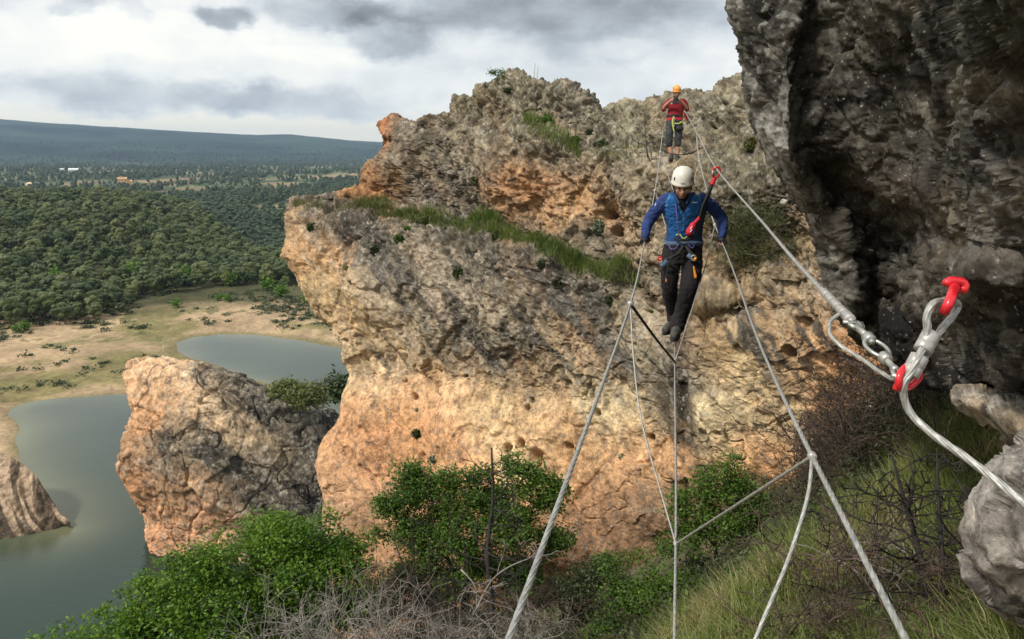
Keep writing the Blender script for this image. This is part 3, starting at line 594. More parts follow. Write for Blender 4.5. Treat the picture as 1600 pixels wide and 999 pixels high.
table = [(1150, 30, 138, 134, 126, 22), (1190, 90, 122, 118, 112, 26), (1210, 160, 150, 147, 142, 26), (1220, 220, 156, 152, 146, 22), (1200, 30, 92, 90, 84, 22), (1260, 290, 124, 118, 106, 22), (1290, 360, 112, 104, 92, 24), (1318, 440, 170, 164, 152, 20), (1330, 400, 120, 112, 100, 20),
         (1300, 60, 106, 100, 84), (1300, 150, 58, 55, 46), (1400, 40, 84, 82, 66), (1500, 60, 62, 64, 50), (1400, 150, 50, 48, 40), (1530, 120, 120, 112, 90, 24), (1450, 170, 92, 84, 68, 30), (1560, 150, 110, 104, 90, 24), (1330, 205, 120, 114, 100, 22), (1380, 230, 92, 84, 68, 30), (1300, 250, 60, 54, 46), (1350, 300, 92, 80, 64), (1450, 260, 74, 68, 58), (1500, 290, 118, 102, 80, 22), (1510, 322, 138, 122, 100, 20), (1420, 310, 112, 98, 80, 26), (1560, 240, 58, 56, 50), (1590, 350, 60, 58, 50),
         (1450, 380, 100, 88, 70, 26), (1520, 380, 120, 100, 76, 20), (1380, 400, 60, 56, 48), (1400, 450, 120, 106, 84, 28), (1480, 450, 104, 86, 66, 30), (1580, 440, 106, 90, 70, 26), (1550, 500, 46, 42, 36), (1400, 500, 40, 37, 32), (1480, 540, 112, 98, 78, 18), (1560, 560, 40, 38, 34), (1430, 560, 42, 39, 34), (1700, 200, 80, 74, 62), (1700, 500, 70, 64, 54)]  # underside samples are dark with its shade as well as lichen
Hw = H.copy(); Hw[..., :2] += (np.stack([fbm(Q * 2, 4, .6, 551), fbm(Q * 2, 4, .6, 561)], -1) * 20).reshape(nv, nu, 2)
col = palette(Hw, table, 38, .92)
pale = sst(fbm(hz * .9 + 4, 4, .6, 571), .12, .5)[:, None]; col = col * (1 - pale * .5) + pale * .5 * np.array([.27, .235, .18])
dk = sst(fbm(hz * .55, 4, .6, 581), .0, .4)[:, None]; col = col * (1 - dk * .6)
lum_ = col.mean(1, keepdims=True); dim = (1 - face[:, None]) * .24; col = col * .6 + lum_ * .4 * np.array([1.02, 1.0, .95]); col = col * (1 - dim)  # everything off the pale left face darkened further, underside shade put into the colour
vs = sst(fbm(np.stack([Q[:, 0] * 5, Q[:, 1] * 5, Q[:, 2] * .9], -1), 4, .6, 585), -.05, .35)[:, None] * face[:, None]
col = col * (1 - vs * .55); wh = sst(fbm(Q * 9, 3, .7, 591), .3, .5)[:, None]; col = col * (1 - wh * .4) + wh * .4 * np.array([.40, .38, .34]) * (.45 + .55 * face[:, None])
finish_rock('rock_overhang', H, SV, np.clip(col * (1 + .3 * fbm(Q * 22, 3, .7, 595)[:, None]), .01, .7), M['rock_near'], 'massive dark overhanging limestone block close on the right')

def rock_blob(name, rows, nu, nv, s, cbase, cdark, seed, label, amp=1.0, kpale=.5):
    H = net(rows, nu, nv, .4, lambda u: 0.0); nv, nu = H.shape[:2]; Q = P(H[..., 0], H[..., 1], H[..., 2]).reshape(-1, 3)
    warp = fbm(Q * 1.5, 3, .5, seed)
    disp = (fbm(Q * 2.0, 4, .5, seed + 1) * .07 + ridge(Q * 5 + warp[:, None], 3, .6, seed + 5) * .04 + fbm(Q * 18, 4, .6, seed + 9) * .016) * amp
    ta, ga, ia = facet(Q * 2.2 + warp[:, None] * .3, seed + 51); tb_, gb_, ib = facet(Q * 7 + warp[:, None], seed + 55)
    disp = disp * .7 + (ta * .09 + ia * .02 + tb_ * .025) * amp
    SV = displaced(H, disp, 14, .012 * amp, seed + 91); Q = SV.reshape(-1, 3); warp = fbm(Q * 1.5, 3, .5, seed)
    d = sst(fbm(Q * 3.2 + warp[:, None], 5, .62, seed + 20), -.1, .35)[:, None]; p = sst(fbm(Q * 12, 3, .7, seed + 30), .2, .45)[:, None] * kpale
    c = np.array(cbase) * (1 - d) + np.array(cdark) * d; c = c * (1 - p) + p * np.array([.45, .42, .38])
    finish_rock(name, H, SV, np.clip(c * (1 + .3 * fbm(Q * 30, 3, .7, seed + 40)[:, None]), .01, .8), M['rock_near'], label)
rock_blob('rock_ledge', [
 [(1500, 560, 5.8), (1600, 560, 5.2), (1900, 560, 5)],
 [(1489, 590, 4.6), (1520, 588, 4.4), (1600, 590, 4.0), (1900, 590, 3.6)],
 [(1488, 604, 4.0), (1520, 606, 3.8), (1560, 612, 3.6), (1600, 618, 3.4), (1900, 640, 3.0)],
 [(1500, 632, 3.8), (1540, 640, 3.4), (1580, 655, 3.2), (1620, 672, 3.1), (1900, 720, 2.8)],
 [(1530, 652, 3.9), (1560, 672, 3.5), (1592, 695, 3.3), (1640, 720, 3.2), (1900, 780, 2.8)],
 [(1545, 650, 4.4), (1580, 672, 4.2), (1610, 690, 4.1), (1660, 710, 4.0), (1900, 760, 3.8)]], 200, 120, .3,
 (.34, .27, .19), (.13, .115, .09), 611, 'pale brown rock shelf tucked under the overhang', .35)
rock_blob('boulder', [
 [(1640, 640, 3.6), (1700, 620, 3.4), (2000, 600, 3.4)],
 [(1606, 688, 3.0), (1640, 680, 2.7), (2000, 650, 2.4)],
 [(1582, 716, 2.9), (1620, 712, 2.5), (1700, 700, 2.2), (2000, 700, 2.0)],
 [(1550, 758, 2.8), (1590, 752, 2.4), (1700, 750, 2.05), (2000, 750, 1.8)],
 [(1532, 800, 2.8), (1580, 800, 2.35), (1700, 800, 2.0), (2000, 800, 1.7)],
 [(1528, 860, 2.8), (1580, 860, 2.35), (1700, 860, 2.0), (2000, 860, 1.7)],
 [(1540, 912, 2.85), (1590, 915, 2.45), (1700, 920, 2.1), (2000, 930, 1.8)],
 [(1572, 950, 3.0), (1620, 965, 2.7), (1720, 980, 2.4), (2000, 1000, 2.0)],
 [(1610, 958, 3.4), (1660, 975, 3.2), (1760, 990, 3.0), (2000, 1000, 2.8)]], 220, 260, .3,
 (.27, .245, .22), (.085, .078, .07), 651, 'rounded grey boulder at the right edge of the slope', .8)
# ------------------------------------------------------------------ far ground, water, valley and mountain
def seg_sd(poly, X, Y):
    """signed distance to a polygon, positive inside"""
    poly = np.asarray(poly); n = len(poly); d = np.full(X.shape, 1e9); ins = np.zeros(X.shape, bool)
    for i in range(n):
        x0, y0 = poly[i]; x1, y1 = poly[(i + 1) % n]; dx, dy = x1 - x0, y1 - y0
        t = np.clip(((X - x0) * dx + (Y - y0) * dy) / (dx * dx + dy * dy + 1e-9), 0, 1)
        d = np.minimum(d, np.hypot(X - x0 - t * dx, Y - y0 - t * dy))
        c = (y0 > Y) != (y1 > Y); ins ^= c & (X < (x1 - x0) * (Y - y0) / (y1 - y0 + 1e-12) + x0)
    return np.where(ins, d, -d)
ZW = -45.0
LAKE = [W(u, v, ZW)[:2] for u, v in [(113, 829), (95, 800), (62, 745), (37, 708), (33, 690), (42, 670), (36, 655), (28, 645), (34, 637), (55, 630), (100, 624), (150, 620), (200, 617), (330, 612), (430, 650), (540, 760), (700, 900), (1400, 1000), (1800, 1600), (800, 1900), (-300, 1600), (-700, 1300), (-700, 1040), (-450, 1000), (-200, 880), (-60, 845), (0, 832), (55, 820)]]
POND = [W(u, v, ZW)[:2] for u, v in [(272, 536), (300, 526), (340, 522), (400, 524), (470, 531), (520, 541), (580, 552), (680, 575), (700, 640), (600, 680), (500, 640), (430, 606), (390, 592), (340, 573), (300, 560), (278, 548)]]
def ground_h(X, Y):
    sh = X.shape; r = np.hypot(X, Y); u = CU + FPX * X / np.maximum(Y * CT + 6, 1) * 1.0
    u = np.where(Y > 1, CU + X / np.maximum(Y, 1) * FPX * .985, np.where(X < 0, -2000, 3000)); u = np.clip(u, -2000, 3000)
    p3 = np.stack([X.ravel(), Y.ravel(), np.zeros(X.size)], -1)
    wob = (fbm(p3 * .04, 3, .5, 701) * 1.6).reshape(sh)
    sd = np.maximum(seg_sd(LAKE, X, Y), seg_sd(POND, X, Y)) + wob
    h = np.where(sd > 0, ZW - np.minimum(4, .22 * sd) - .02, ZW + np.minimum(-sd * .11, 1.2 + -sd * .004))
    h = h + np.where(sd < -3, (fbm(p3 * .05, 4, .5, 705) * .5).reshape(sh), 0)
    # wooded hill
    base = np.interp(u, [-400, 0, 130, 200, 330, 480, 600], [214, 221, 229, 238, 250, 262, 270])
    crest = np.interp(u, [-600, 0, 200, 260, 350, 400, 450, 520, 700], [17, 17, 16, 11.5, 1.5, -4, -8, -10, -10])
    k = sst(r, base, 455) * crest; k = np.where(r > 470, crest * (1 - sst(r, 480, 640)), k)
    h = h + np.where(sd < 0, k, 0)
    h = h + np.where((r > base) & (sd < 0), (fbm(p3 * .018, 3, .5, 711) * 1.6).reshape(sh) * sst(r, 230, 300), 0)
    h = h - 9 * sst(u, 360, 440) * sst(r, 330, 440) * (1 - sst(r, 560, 700))
    # falls to the plain, then the long ridge
    h = np.where(r > 520, h + (-50 - h) * sst(r, 520, 700), h)
    h = h + sst(r, 900, 2500) * (fbm(p3 * .0011, 3, .5, 715) * 6).reshape(sh)
    vtop = np.interp(u, [-1500, 0, 60, 130, 200, 300, 380, 420, 470, 550, 600, 700, 1200, 2500], [200, 194, 196, 200, 203, 208, 212, 213, 212, 219, 222, 226, 232, 240])
    a = (CV - vtop) / FPX; top = (a * CT - ST) / (CT + a * ST) * 6200
    rb = 3000 + (fbm(p3 * .0006, 2, .5, 719) * 250).reshape(sh)
    m = sst(r, rb, 6200) ** .9
    h = h + m * (top + 50) + np.sin(np.pi * np.clip(sst(r, rb, 6200), 0, 1)) * ((ridge(p3 * .0013, 3, .5, 721) * 26).reshape(sh) - 8)
    h = h + np.where(r > 5200, (fbm(p3 * .004, 3, .6, 725) * 4).reshape(sh), 0)
    return np.where(r > 6300, h - (r - 6300) * .06, h)
azs = np.concatenate([np.linspace(-180, -40, 60)[:-1], np.linspace(-40, -3, 560)[:-1], np.linspace(-3, 180, 80)[:-1]]) * np.pi / 180
rs = np.concatenate([np.linspace(28, 120, 60)[:-1], np.linspace(120, 300, 150)[:-1], np.exp(np.linspace(np.log(300), np.log(8500), 200))])
RR, AA = np.meshgrid(rs, azs, indexing='ij'); X, Y = RR * np.sin(AA), RR * np.cos(AA); Z = ground_h(X, Y)
nr, na = X.shape; V = np.stack([X, Y, Z], -1).reshape(-1, 3)
i = np.arange(nr - 1)[:, None] * na; j = np.arange(na)[None]; j2 = (j + 1) % na
F = np.stack([i + j, i + j2, i + na + j2, i + na + j], -1).reshape(-1, 4)
V = np.concatenate([V, [[0, 0, -49]]]); jj = np.arange(na); T = np.stack([np.full(na, len(V) - 1), (jj + 1) % na, jj], -1)
if not True: pass
# ground cover colour: sand, grass flats, forest floor, fields
sd = np.maximum(seg_sd(LAKE, V[:, 0], V[:, 1]), seg_sd(POND, V[:, 0], V[:, 1])); r = np.hypot(V[:, 0], V[:, 1])
p3 = V * np.array([1, 1, 0]); n1_ = fbm(p3 * .03, 5, .6, 731); n2_ = fbm(p3 * .11, 4, .6, 735); n3_ = fbm(p3 * .35, 3, .6, 737)
sand = np.array([.40, .29, .185]) * (1 + .30 * n2_[:, None] + .2 * n3_[:, None])
green = np.array([.13, .135, .045]); olive = np.array([.17, .15, .07])
uu = CU + V[:, 0] / np.maximum(V[:, 1], 1) * FPX * .985
# green bands seen on the drawdown flats
gb = sst(n1_ + .25 * n2_ + .45 * np.exp(-((r - 168) / 14) ** 2) + .35 * np.exp(-((sd + 9) / 7) ** 2) + .5 * np.exp(-(((uu - 250) / 60) ** 2 + ((r - 215) / 22) ** 2)), .22, .62)[:, None] * .72
c = sand * (1 - gb) + green * gb * (1 + .3 * n3_[:, None])
sc = (sst(n2_ + n3_ * .6, .35, .6) * sst(r, 175, 215))[:, None] * .7; c = c * (1 - sc) + np.array([.06, .075, .03]) * sc
wet = (sst(sd, -3.5, 0))[:, None]; c = c * (1 - wet) + np.array([.19, .16, .085]) * wet
wf = sst(r + n1_ * 12, 222, 250)[:, None]; c = c * (1 - wf) + (np.array([.075, .075, .038]) * (1 + .5 * n2_[:, None])) * wf
fieldn = np.sign(vn(np.stack([V[:, 0] * .006, V[:, 1] * .0022, V[:, 2] * 0], -1), 741)) * .5 + .5
pl = np.maximum(sst(r, 560, 640), sst(uu, 380, 430) * sst(r, 380, 430))[:, None]; ft = fbm(np.stack([V[:, 0] * .012, V[:, 1] * .006, 0 * r], -1), 5, .66, 745)
fb = np.exp(-((r - 470) / 26) ** 2) * (np.abs(uu - 425) < 60)
cf = np.where((ft + .9 * fb * (uu > 380) > .30)[:, None], np.array([.22, .165, .10]), np.where((ft > .02)[:, None], np.array([.095, .115, .06]), np.array([.05, .07, .035])))
c = c * (1 - pl) + cf * pl
mt = sst(r, 2500, 3400)[:, None]; f5 = fbm(V * .003, 4, .6, 751)[:, None]; cf2 = fbm(V * np.array([.02, .008, 0]), 4, .6, 748)[:, None]; c = c * (1 - pl) + c * (1 + .5 * cf2) * pl; c = c * (1 - mt) + (np.array([.022, .036, .024]) * (1 + .8 * f5)) * mt
under = sst(sd, 0, 6)[:, None]; c = c * (1 - under) + np.array([.20, .19, .11]) * under
def ground_mat():
    m, n, b, o = new_mat('ground_cover'); co = n.add('ShaderNodeNewGeometry').outputs['Position']; at = n.add('ShaderNodeAttribute', attribute_name='Col').outputs['Color']
    f = n.noise(co, .9, 7, .7); g = n.noise(co, .05, 6, .7)
    c = n.mix(1.0, at, n.ramp(f, [(.3, (.62, .62, .6)), (.5, (1, 1, 1)), (.7, (1.3, 1.28, 1.22))]), 'MULTIPLY')
    c = n.mix(1.0, c, n.ramp(g, [(.3, (.8, .8, .78)), (.7, (1.2, 1.2, 1.18))]), 'MULTIPLY')
    n.put(b.inputs['Base Color'], c); b.inputs['Roughness'].default_value = .95; b.inputs['Specular IOR Level'].default_value = .1
    bp = n.add('ShaderNodeBump'); bp.inputs['Strength'].default_value = .7; bp.inputs['Distance'].default_value = .5; n.put(bp.inputs['Height'], f); n.put(b.inputs['Normal'], bp.outputs[0])
    return m
M['ground'] = ground_mat()
g = link('ground', mesh_np('ground', V, [F, T], True, np.clip(c, .01, .6)), M['ground'])
tag(g, 'sandy reservoir shore, wooded hill, farmed valley and long dark ridge', kind='structure')
# water: one closed slab is not needed, its bed is the ground below it
def water_mat():
    m, n, b, o = new_mat('reservoir_water'); co = n.add('ShaderNodeNewGeometry').outputs['Position']; at = n.add('ShaderNodeAttribute', attribute_name='Col').outputs['Color']
    n.put(b.inputs['Base Color'], at); b.inputs['Roughness'].default_value = .07; b.inputs['IOR'].default_value = 1.333
    mp = n.add('ShaderNodeMapping'); n.put(mp.inputs[0], co); mp.inputs['Scale'].default_value = (1, 2.2, 1)
    h = n.m('ADD', n.noise(mp.outputs[0], 1.3, 4, .6), n.m('MULTIPLY', n.noise(co, .12, 3, .5), 1.5))
    bp = n.add('ShaderNodeBump'); bp.inputs['Strength'].default_value = .35; bp.inputs['Distance'].default_value = .06; n.put(bp.inputs['Height'], h); n.put(b.inputs['Normal'], bp.outputs[0])
    return m
M['water'] = water_mat()
def water(name, poly, label, nx, ny):
    poly = np.array(poly); a, b_ = poly.min(0) - 6, poly.max(0) + 6
    X, Y = np.meshgrid(np.linspace(a[0], b_[0], nx), np.linspace(a[1], b_[1], ny)); sd = seg_sd(poly, X, Y)
    V = np.stack([X, Y, np.full(X.shape, ZW)], -1).reshape(-1, 3); F = grid_faces(ny, nx)[:, ::-1]; s = sd.ravel()
    keep = (s[F].max(1) > -6); F = F[keep]
    sh = np.exp(-np.clip(s, 0, 99) / 4.5)[:, None] * (.75 + .5 * fbm(V * .05, 3, .5, 761)[:, None]); deep = np.array([.016, .036, .027]) if nx > 200 else np.array([.006, .026, .014])  # the pool's darker green stands in for a dark reflection, not for depth
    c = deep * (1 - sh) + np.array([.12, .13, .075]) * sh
    o = link(name, mesh_np(name, V, F, True, np.clip(c, .005, .4)), M['water']); return tag(o, label, kind='structure')
water('water', LAKE, 'dull green reservoir water at the foot of the cliffs', 260, 260)
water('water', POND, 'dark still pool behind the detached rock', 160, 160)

# ------------------------------------------------------------------ near slope under the bridge
ctl = [P(1250, 900, 6), P(1100, 999, 6.5), P(1400, 999, 4.5), P(1500, 900, 5.2), P(1400, 650, 9.5), P(1330, 700, 13.5), P(1500, 620, 9), P(1260, 830, 9.5), P(1100, 950, 12.5), P(1000, 990, 15.5), P(900, 1030, 18), P(1200, 850, 15), P(1290, 770, 14), P(1050, 1060, 9.5), P(1100, 920, 15.5),
       P(800, 1030, 15), P(650, 1015, 13.5), P(500, 1040, 13), P(350, 1150, 12.5), P(900, 1130, 9.5), P(700, 1200, 9), P(500, 1350, 9), P(200, 1250, 13), P(1600, 800, 4.5), P(1450, 760, 7.2),
       (-20, 10, -32), (-24, 20, -46), (-14, 0, -22), (-13, 22, -24), (8, 3, -.9), (11, 10, -.6), (9, 17, -4), (0, -5, -2.2), (-6, -5, -9), (.9, -.3, -2.0), (4, -4, -.8), (-3, 22, -17), (3, 23, -12), (-22, -5, -36), (12, -5, 0), (12, 24, -1)]
ctl = np.array(ctl, float); Dm = np.linalg.norm(ctl[:, None, :2] - ctl[None, :, :2], axis=-1); n_ = len(ctl)
Pm = np.concatenate([np.ones((n_, 1)), ctl[:, :2]], 1); K = np.zeros((n_ + 3, n_ + 3)); K[:n_, :n_] = -Dm + np.eye(n_) * -.0; K[:n_, n_:] = Pm; K[n_:, :n_] = Pm.T
co_ = np.linalg.solve(K, np.concatenate([ctl[:, 2], np.zeros(3)]))
def slope_h(X, Y):
    X, Y = np.asarray(X, float), np.asarray(Y, float); r = co_[n_] + co_[n_ + 1] * X + co_[n_ + 2] * Y
    for k in range(n_): r = r - co_[k] * np.hypot(X - ctl[k, 0], Y - ctl[k, 1])
    p = np.stack([X.ravel(), Y.ravel(), np.zeros(X.size)], -1)
    return r + (fbm(p * .5, 4, .5, 801) * .22 + fbm(p * 2.5, 3, .5, 805) * .05).reshape(X.shape)
X, Y = np.meshgrid(np.linspace(-24, 12, 360), np.linspace(-6, 24, 300)); Z = slope_h(X, Y); V = np.stack([X, Y, Z], -1).reshape(-1, 3)
a1 = fbm(V * .7, 4, .6, 811)[:, None]; a2 = sst(fbm(V * 2.2, 4, .6, 815), 0, .4)[:, None]
c = np.array([.10, .085, .055]) * (1 + .5 * a1) * (1 - a2) + np.array([.075, .10, .035]) * a2
o = link('hillside', mesh_np('hillside', V, grid_faces(300, 360)[:, ::-1], True, np.clip(c, .02, .5)), M['rock'])
tag(o, 'steep overgrown hillside falling away below the cable bridge', kind='structure')

def hit(u, v, dmin=2.5, dmax=24):
    """depth at which the ray through (u, v) meets the hillside"""
    d = np.linspace(dmin, dmax, 300); q = P(np.full(300, float(u)), np.full(300, float(v)), d); b = q[:, 2] < slope_h(q[:, 0], q[:, 1]); return d[np.argmax(b)] if b.any() else dmax
# ------------------------------------------------------------------ vegetation builders
def leaves(pos, nrm_up, size, rng, aspect=.55, fold=.15):
    """one diamond leaf per position"""
    n = len(pos); d = rng.normal(size=(n, 3)); d /= np.linalg.norm(d, axis=1)[:, None]
    nn = rng.normal(size=(n, 3)); nn[:, 2] = np.abs(nn[:, 2]) + nrm_up; nn /= np.linalg.norm(nn, axis=1)[:, None]
    d = d - nn * (d * nn).sum(1)[:, None]; d /= np.linalg.norm(d, axis=1)[:, None] + 1e-9; b = np.cross(nn, d)
    s = (size * rng.uniform(.6, 1.35, n))[:, None]
    V = np.stack([pos - d * s * .5, pos + b * s * aspect * .5 - nn * s * fold * .3, pos + d * s * .5, pos - b * s * aspect * .5 - nn * s * fold * .3], 1).reshape(-1, 3)
    return V, np.arange(n * 4).reshape(-1, 4)
def blades(base, h, wd, rng, lean=.35, wind=(0, 0)):
    """grass: each blade two quads tapering, bent"""
    n = len(base); a = rng.uniform(0, 2 * np.pi, n); side = np.stack([np.cos(a), np.sin(a), 0 * a], -1)
    l = rng.normal(size=(n, 2)) * lean; hh = h * rng.uniform(.5, 1.3, n)
    t = np.stack([l[:, 0] + wind[0], l[:, 1] + wind[1], np.ones(n)], -1); t /= np.linalg.norm(t, axis=1)[:, None]
    p0 = base; p1 = base + t * (hh * .5)[:, None]; t2 = t + np.stack([l[:, 0] + wind[0], l[:, 1] + wind[1], -.25 * np.ones(n)], -1); t2 /= np.linalg.norm(t2, axis=1)[:, None]
    p2 = p1 + t2 * (hh * .55)[:, None]; w_ = (wd * rng.uniform(.6, 1.3, n))[:, None] * .5
    V = np.stack([p0 - side * w_, p0 + side * w_, p1 + side * w_ * .8, p1 - side * w_ * .8, p2], 1).reshape(-1, 3); k = np.arange(n)[:, None] * 5
    return V, k + np.array([[0, 1, 2, 3]]), k + np.array([[3, 2, 4]])
def skeleton(base, trunk, centers, rng, r_tip=.006, bend=.18, pw=.42):
    """branch network from a trunk polyline to every cluster centre; returns list of (points, radii)"""
    nodes = [np.array(p) for p in trunk]; par = [-1] + list(range(len(trunk) - 1)); L = [0.0]
    for i in range(1, len(nodes)): L.append(L[-1] + np.linalg.norm(nodes[i] - nodes[i - 1]))
    order = np.argsort([np.min([np.linalg.norm(c - t) for t in nodes]) for c in centers])
    for ci in order:
        c = centers[ci]; A = np.array(nodes); d = np.linalg.norm(A - c, axis=1) + .25 * np.array(L) * 0 + np.maximum(0, A[:, 2] - c[2] + .05) * 1.2
        k = int(np.argmin(d)); s = A[k]; dist = np.linalg.norm(c - s); m = max(1, int(dist / .45)); off = rng.normal(size=3) * dist * bend; off[2] = abs(off[2]) * .3 - dist * .1
        prev = k
        for j in range(1, m + 1):
            t = j / m; q = s + (c - s) * t + off * math.sin(math.pi * t) * (1 if m > 1 else 0) + rng.normal(size=3) * .02 * dist * (j < m)
            nodes.append(q); par.append(prev); L.append(L[prev] + dist / m); prev = len(nodes) - 1
    n = len(nodes); w_ = np.zeros(n); ch = [[] for _ in range(n)]
    for i in range(n):
        if par[i] >= 0: ch[par[i]].append(i)
    for i in range(n - 1, -1, -1):
        if not ch[i]: w_[i] = 1
        if par[i] >= 0: w_[par[i]] += w_[i]
    rad = r_tip * w_ ** pw; out = []; A = np.array(nodes)
    st = [(0, None)]
    while st:
        i, p = st.pop(); line = [p] if p is not None else []; rr = [rad[i] * 1.05] if p is not None else []
        k = i
        while True:
            line.append(A[k]); rr.append(rad[k])
            if not ch[k]: break
            big = max(ch[k], key=lambda q: w_[q])
            for q in ch[k]:
                if q != big: st.append((q, A[k]))
            k = big
        if len(line) > 1: out.append((np.array(line), np.array(rr)))
    return out
def tubes(lines, k=5, kbig=8):
    mb = MB()
    for p, r in lines:
        if len(p) < 2: continue
        V, Q, T = tube(p, r, kbig if r[0] > .03 else k, cap=False); mb.add(V, Q)
    return mb
def in_blobs(blobs, n, rng):
    """cluster centres spread through the crown lobes (centre, radius), denser near their shells"""
    vol = np.array([b[1] ** 2.4 for b in blobs]); pick = rng.choice(len(blobs), n, p=vol / vol.sum()); out = []
    for k in pick:
        c, r = blobs[k]; d = rng.normal(size=3); d /= np.linalg.norm(d); out.append(np.array(c) + d * r * rng.uniform(.35, 1) ** .6 * np.array([1, 1, .85]))
    return np.array(out)
def leafy_tree(name, label, cat, base, trunk, blobs, ncl, nleaf, spread, lsize, mat, seed, group=None, bark='bark', r_tip=.006, aspect=.55):
    rng = np.random.default_rng(seed); cen = in_blobs(blobs, ncl, rng); t = thing(name, label, cat, tuple(base), group)
    tubes(skeleton(base, trunk, cen, rng, r_tip)).obj('trunk', M[bark], t)
    pos = []
    for c in cen:
        m = int(nleaf * rng.uniform(.5, 1.4)); q = rng.normal(size=(m, 3)) * spread * np.array([1, 1, .6]) * rng.uniform(.7, 1.3); pos.append(c + q)
    V, Q = leaves(np.concatenate(pos), .7, lsize, rng, aspect); obj('crown', V, Q, M[mat], t, False)
    return t
def twigs(base, h, n, rng, spreadr=.5, levels=3, r0=.008, up=.8, curl=.25):
    """tangle of bare twigs growing from a base"""
    lines = []; st = []
    for _ in range(n):
        d = rng.normal(size=3); d[2] = abs(d[2]) * .6 + up; d /= np.linalg.norm(d)
        st.append((np.array(base) + np.append(rng.normal(size=2) * spreadr * .3, 0), d, h * rng.uniform(.6, 1.1), r0, levels))
    while st:
        p, d, l, r, lv = st.pop(); m = 5; pts = [p]; q = p.copy(); dd = d.copy()
        for k in range(m): dd = dd + rng.normal(size=3) * curl; dd /= np.linalg.norm(dd); q = q + dd * l / m; pts.append(q.copy())
        pts = np.array(pts); lines.append((pts, np.linspace(r, r * .45, m + 1)))
        if lv > 1:
            for _ in range(rng.integers(2, 5)):
                k = rng.integers(1, m); nd = (pts[k + 1] - pts[k]); nd /= np.linalg.norm(nd); nd = nd + rng.normal(size=3) * .65; nd /= np.linalg.norm(nd)
                st.append((pts[k], nd, l * rng.uniform(.35, .65), r * .55, lv - 1))
    return lines
def fast_tubes(lines, k=3): return tubes(lines, k, 5)

# ------------------------------------------------------------------ the wooded hill across the water
rng = np.random.default_rng(5)
def puff_tree(seed, h, nb, flat=.75, spread=.36, trunk=True, sub=1):
    """pine seen from afar: trunk plus irregular puffs of foliage"""
    r = np.random.default_rng(seed); bm = bmesh.new(); mats = []
    if trunk:
        bmesh.ops.create_cone(bm, cap_ends=False, segments=5, radius1=h * .035, radius2=h * .015, depth=h * .7, matrix=Matrix.Translation((0, 0, h * .33)))
        for f in bm.faces: f.material_index = 1
    for k in range(nb):
        a = r.uniform(0, 6.28); t_ = (k / nb); hh = h * (.34 + .54 * t_); rad = h * spread * math.sqrt(max(.05, 1 - (1.5 * t_ - .5) ** 2)) * r.uniform(.35, 1.0)
        c = Vector((math.cos(a) * rad * .8, math.sin(a) * rad * .8, hh + r.normal() * .04 * h)); s = h * (r.uniform(.13, .19) + (.05 if nb < 12 else 0))
        n0 = len(bm.verts); res = bmesh.ops.create_icosphere(bm, subdivisions=sub, radius=s, matrix=Matrix.Translation(c) @ Matrix.Diagonal((1, 1, flat, 1)))
        for v in res['verts']:
            d = (v.co - c); v.co = c + d * (1 + r.normal() * .13)
    for zz, ss in ((.48, .19), (.68, .16)):
        c = Vector((0, 0, h * zz)); res = bmesh.ops.create_icosphere(bm, subdivisions=sub, radius=h * (ss + (.05 if nb < 12 else 0)), matrix=Matrix.Translation(c))
        for v in res['verts']: v.co = c + (v.co - c) * (1 + r.normal() * .13)
    # loose needle tufts break the outline
    for k in range(nb * 5):
        a = r.uniform(0, 6.28); t = r.uniform(0, 1); rad = h * spread * (1.15 - .6 * t) * r.uniform(.75, 1.15); c = Vector((math.cos(a) * rad, math.sin(a) * rad, h * (.33 + .66 * t)))
        vs = [bm.verts.new(c + Vector(r.normal(size=3)) * h * .03) for _ in range(3)]; bm.faces.new(vs)
    me = bpy.data.meshes.new('pine_tree'); bm.to_mesh(me); bm.free(); return me
PINES = [puff_tree(100 + k, 5.2, 20 + k, flat=.85, spread=.36 + .03 * (k % 3)) for k in range(5)]
for m_ in PINES: m_.materials.append(M['pine']); m_.materials.append(M['bark'])
# candidate spots on the hill
cand = []
for _ in range(22000):
    a = R(rng.uniform(-41, -9)); rr = math.sqrt(rng.uniform(205 ** 2, 560 ** 2)); cand.append((rr * math.sin(a), rr * math.cos(a)))
cand = np.array(cand); X, Y = cand.T; rr = np.hypot(X, Y); uu = CU + X / Y * FPX * .985
base = np.interp(uu, [-400, 0, 130, 200, 330, 480, 600], [214, 220, 228, 240, 252, 266, 274])
sdv = np.maximum(seg_sd(LAKE, X, Y), seg_sd(POND, X, Y)); pn = fbm(np.stack([X * .03, Y * .03, 0 * X], -1), 3, .5, 901)
dens_ = sst(rr + pn * 14, base - 4, base + 8) * (1 - .75 * sst(fbm(np.stack([X * .02, Y * .02, 0 * X + 5], -1), 3, .5, 905), .45, .6)) * (1 - sst(rr, 500, 560)) * (1 - sst(rr - np.interp(uu, [0, 250, 350, 400, 450, 520, 600], [900, 900, 430, 370, 345, 325, 315]), -10, 20))
ok = (rng.uniform(size=len(X)) < dens_) & (sdv < -8); cand = cand[ok]
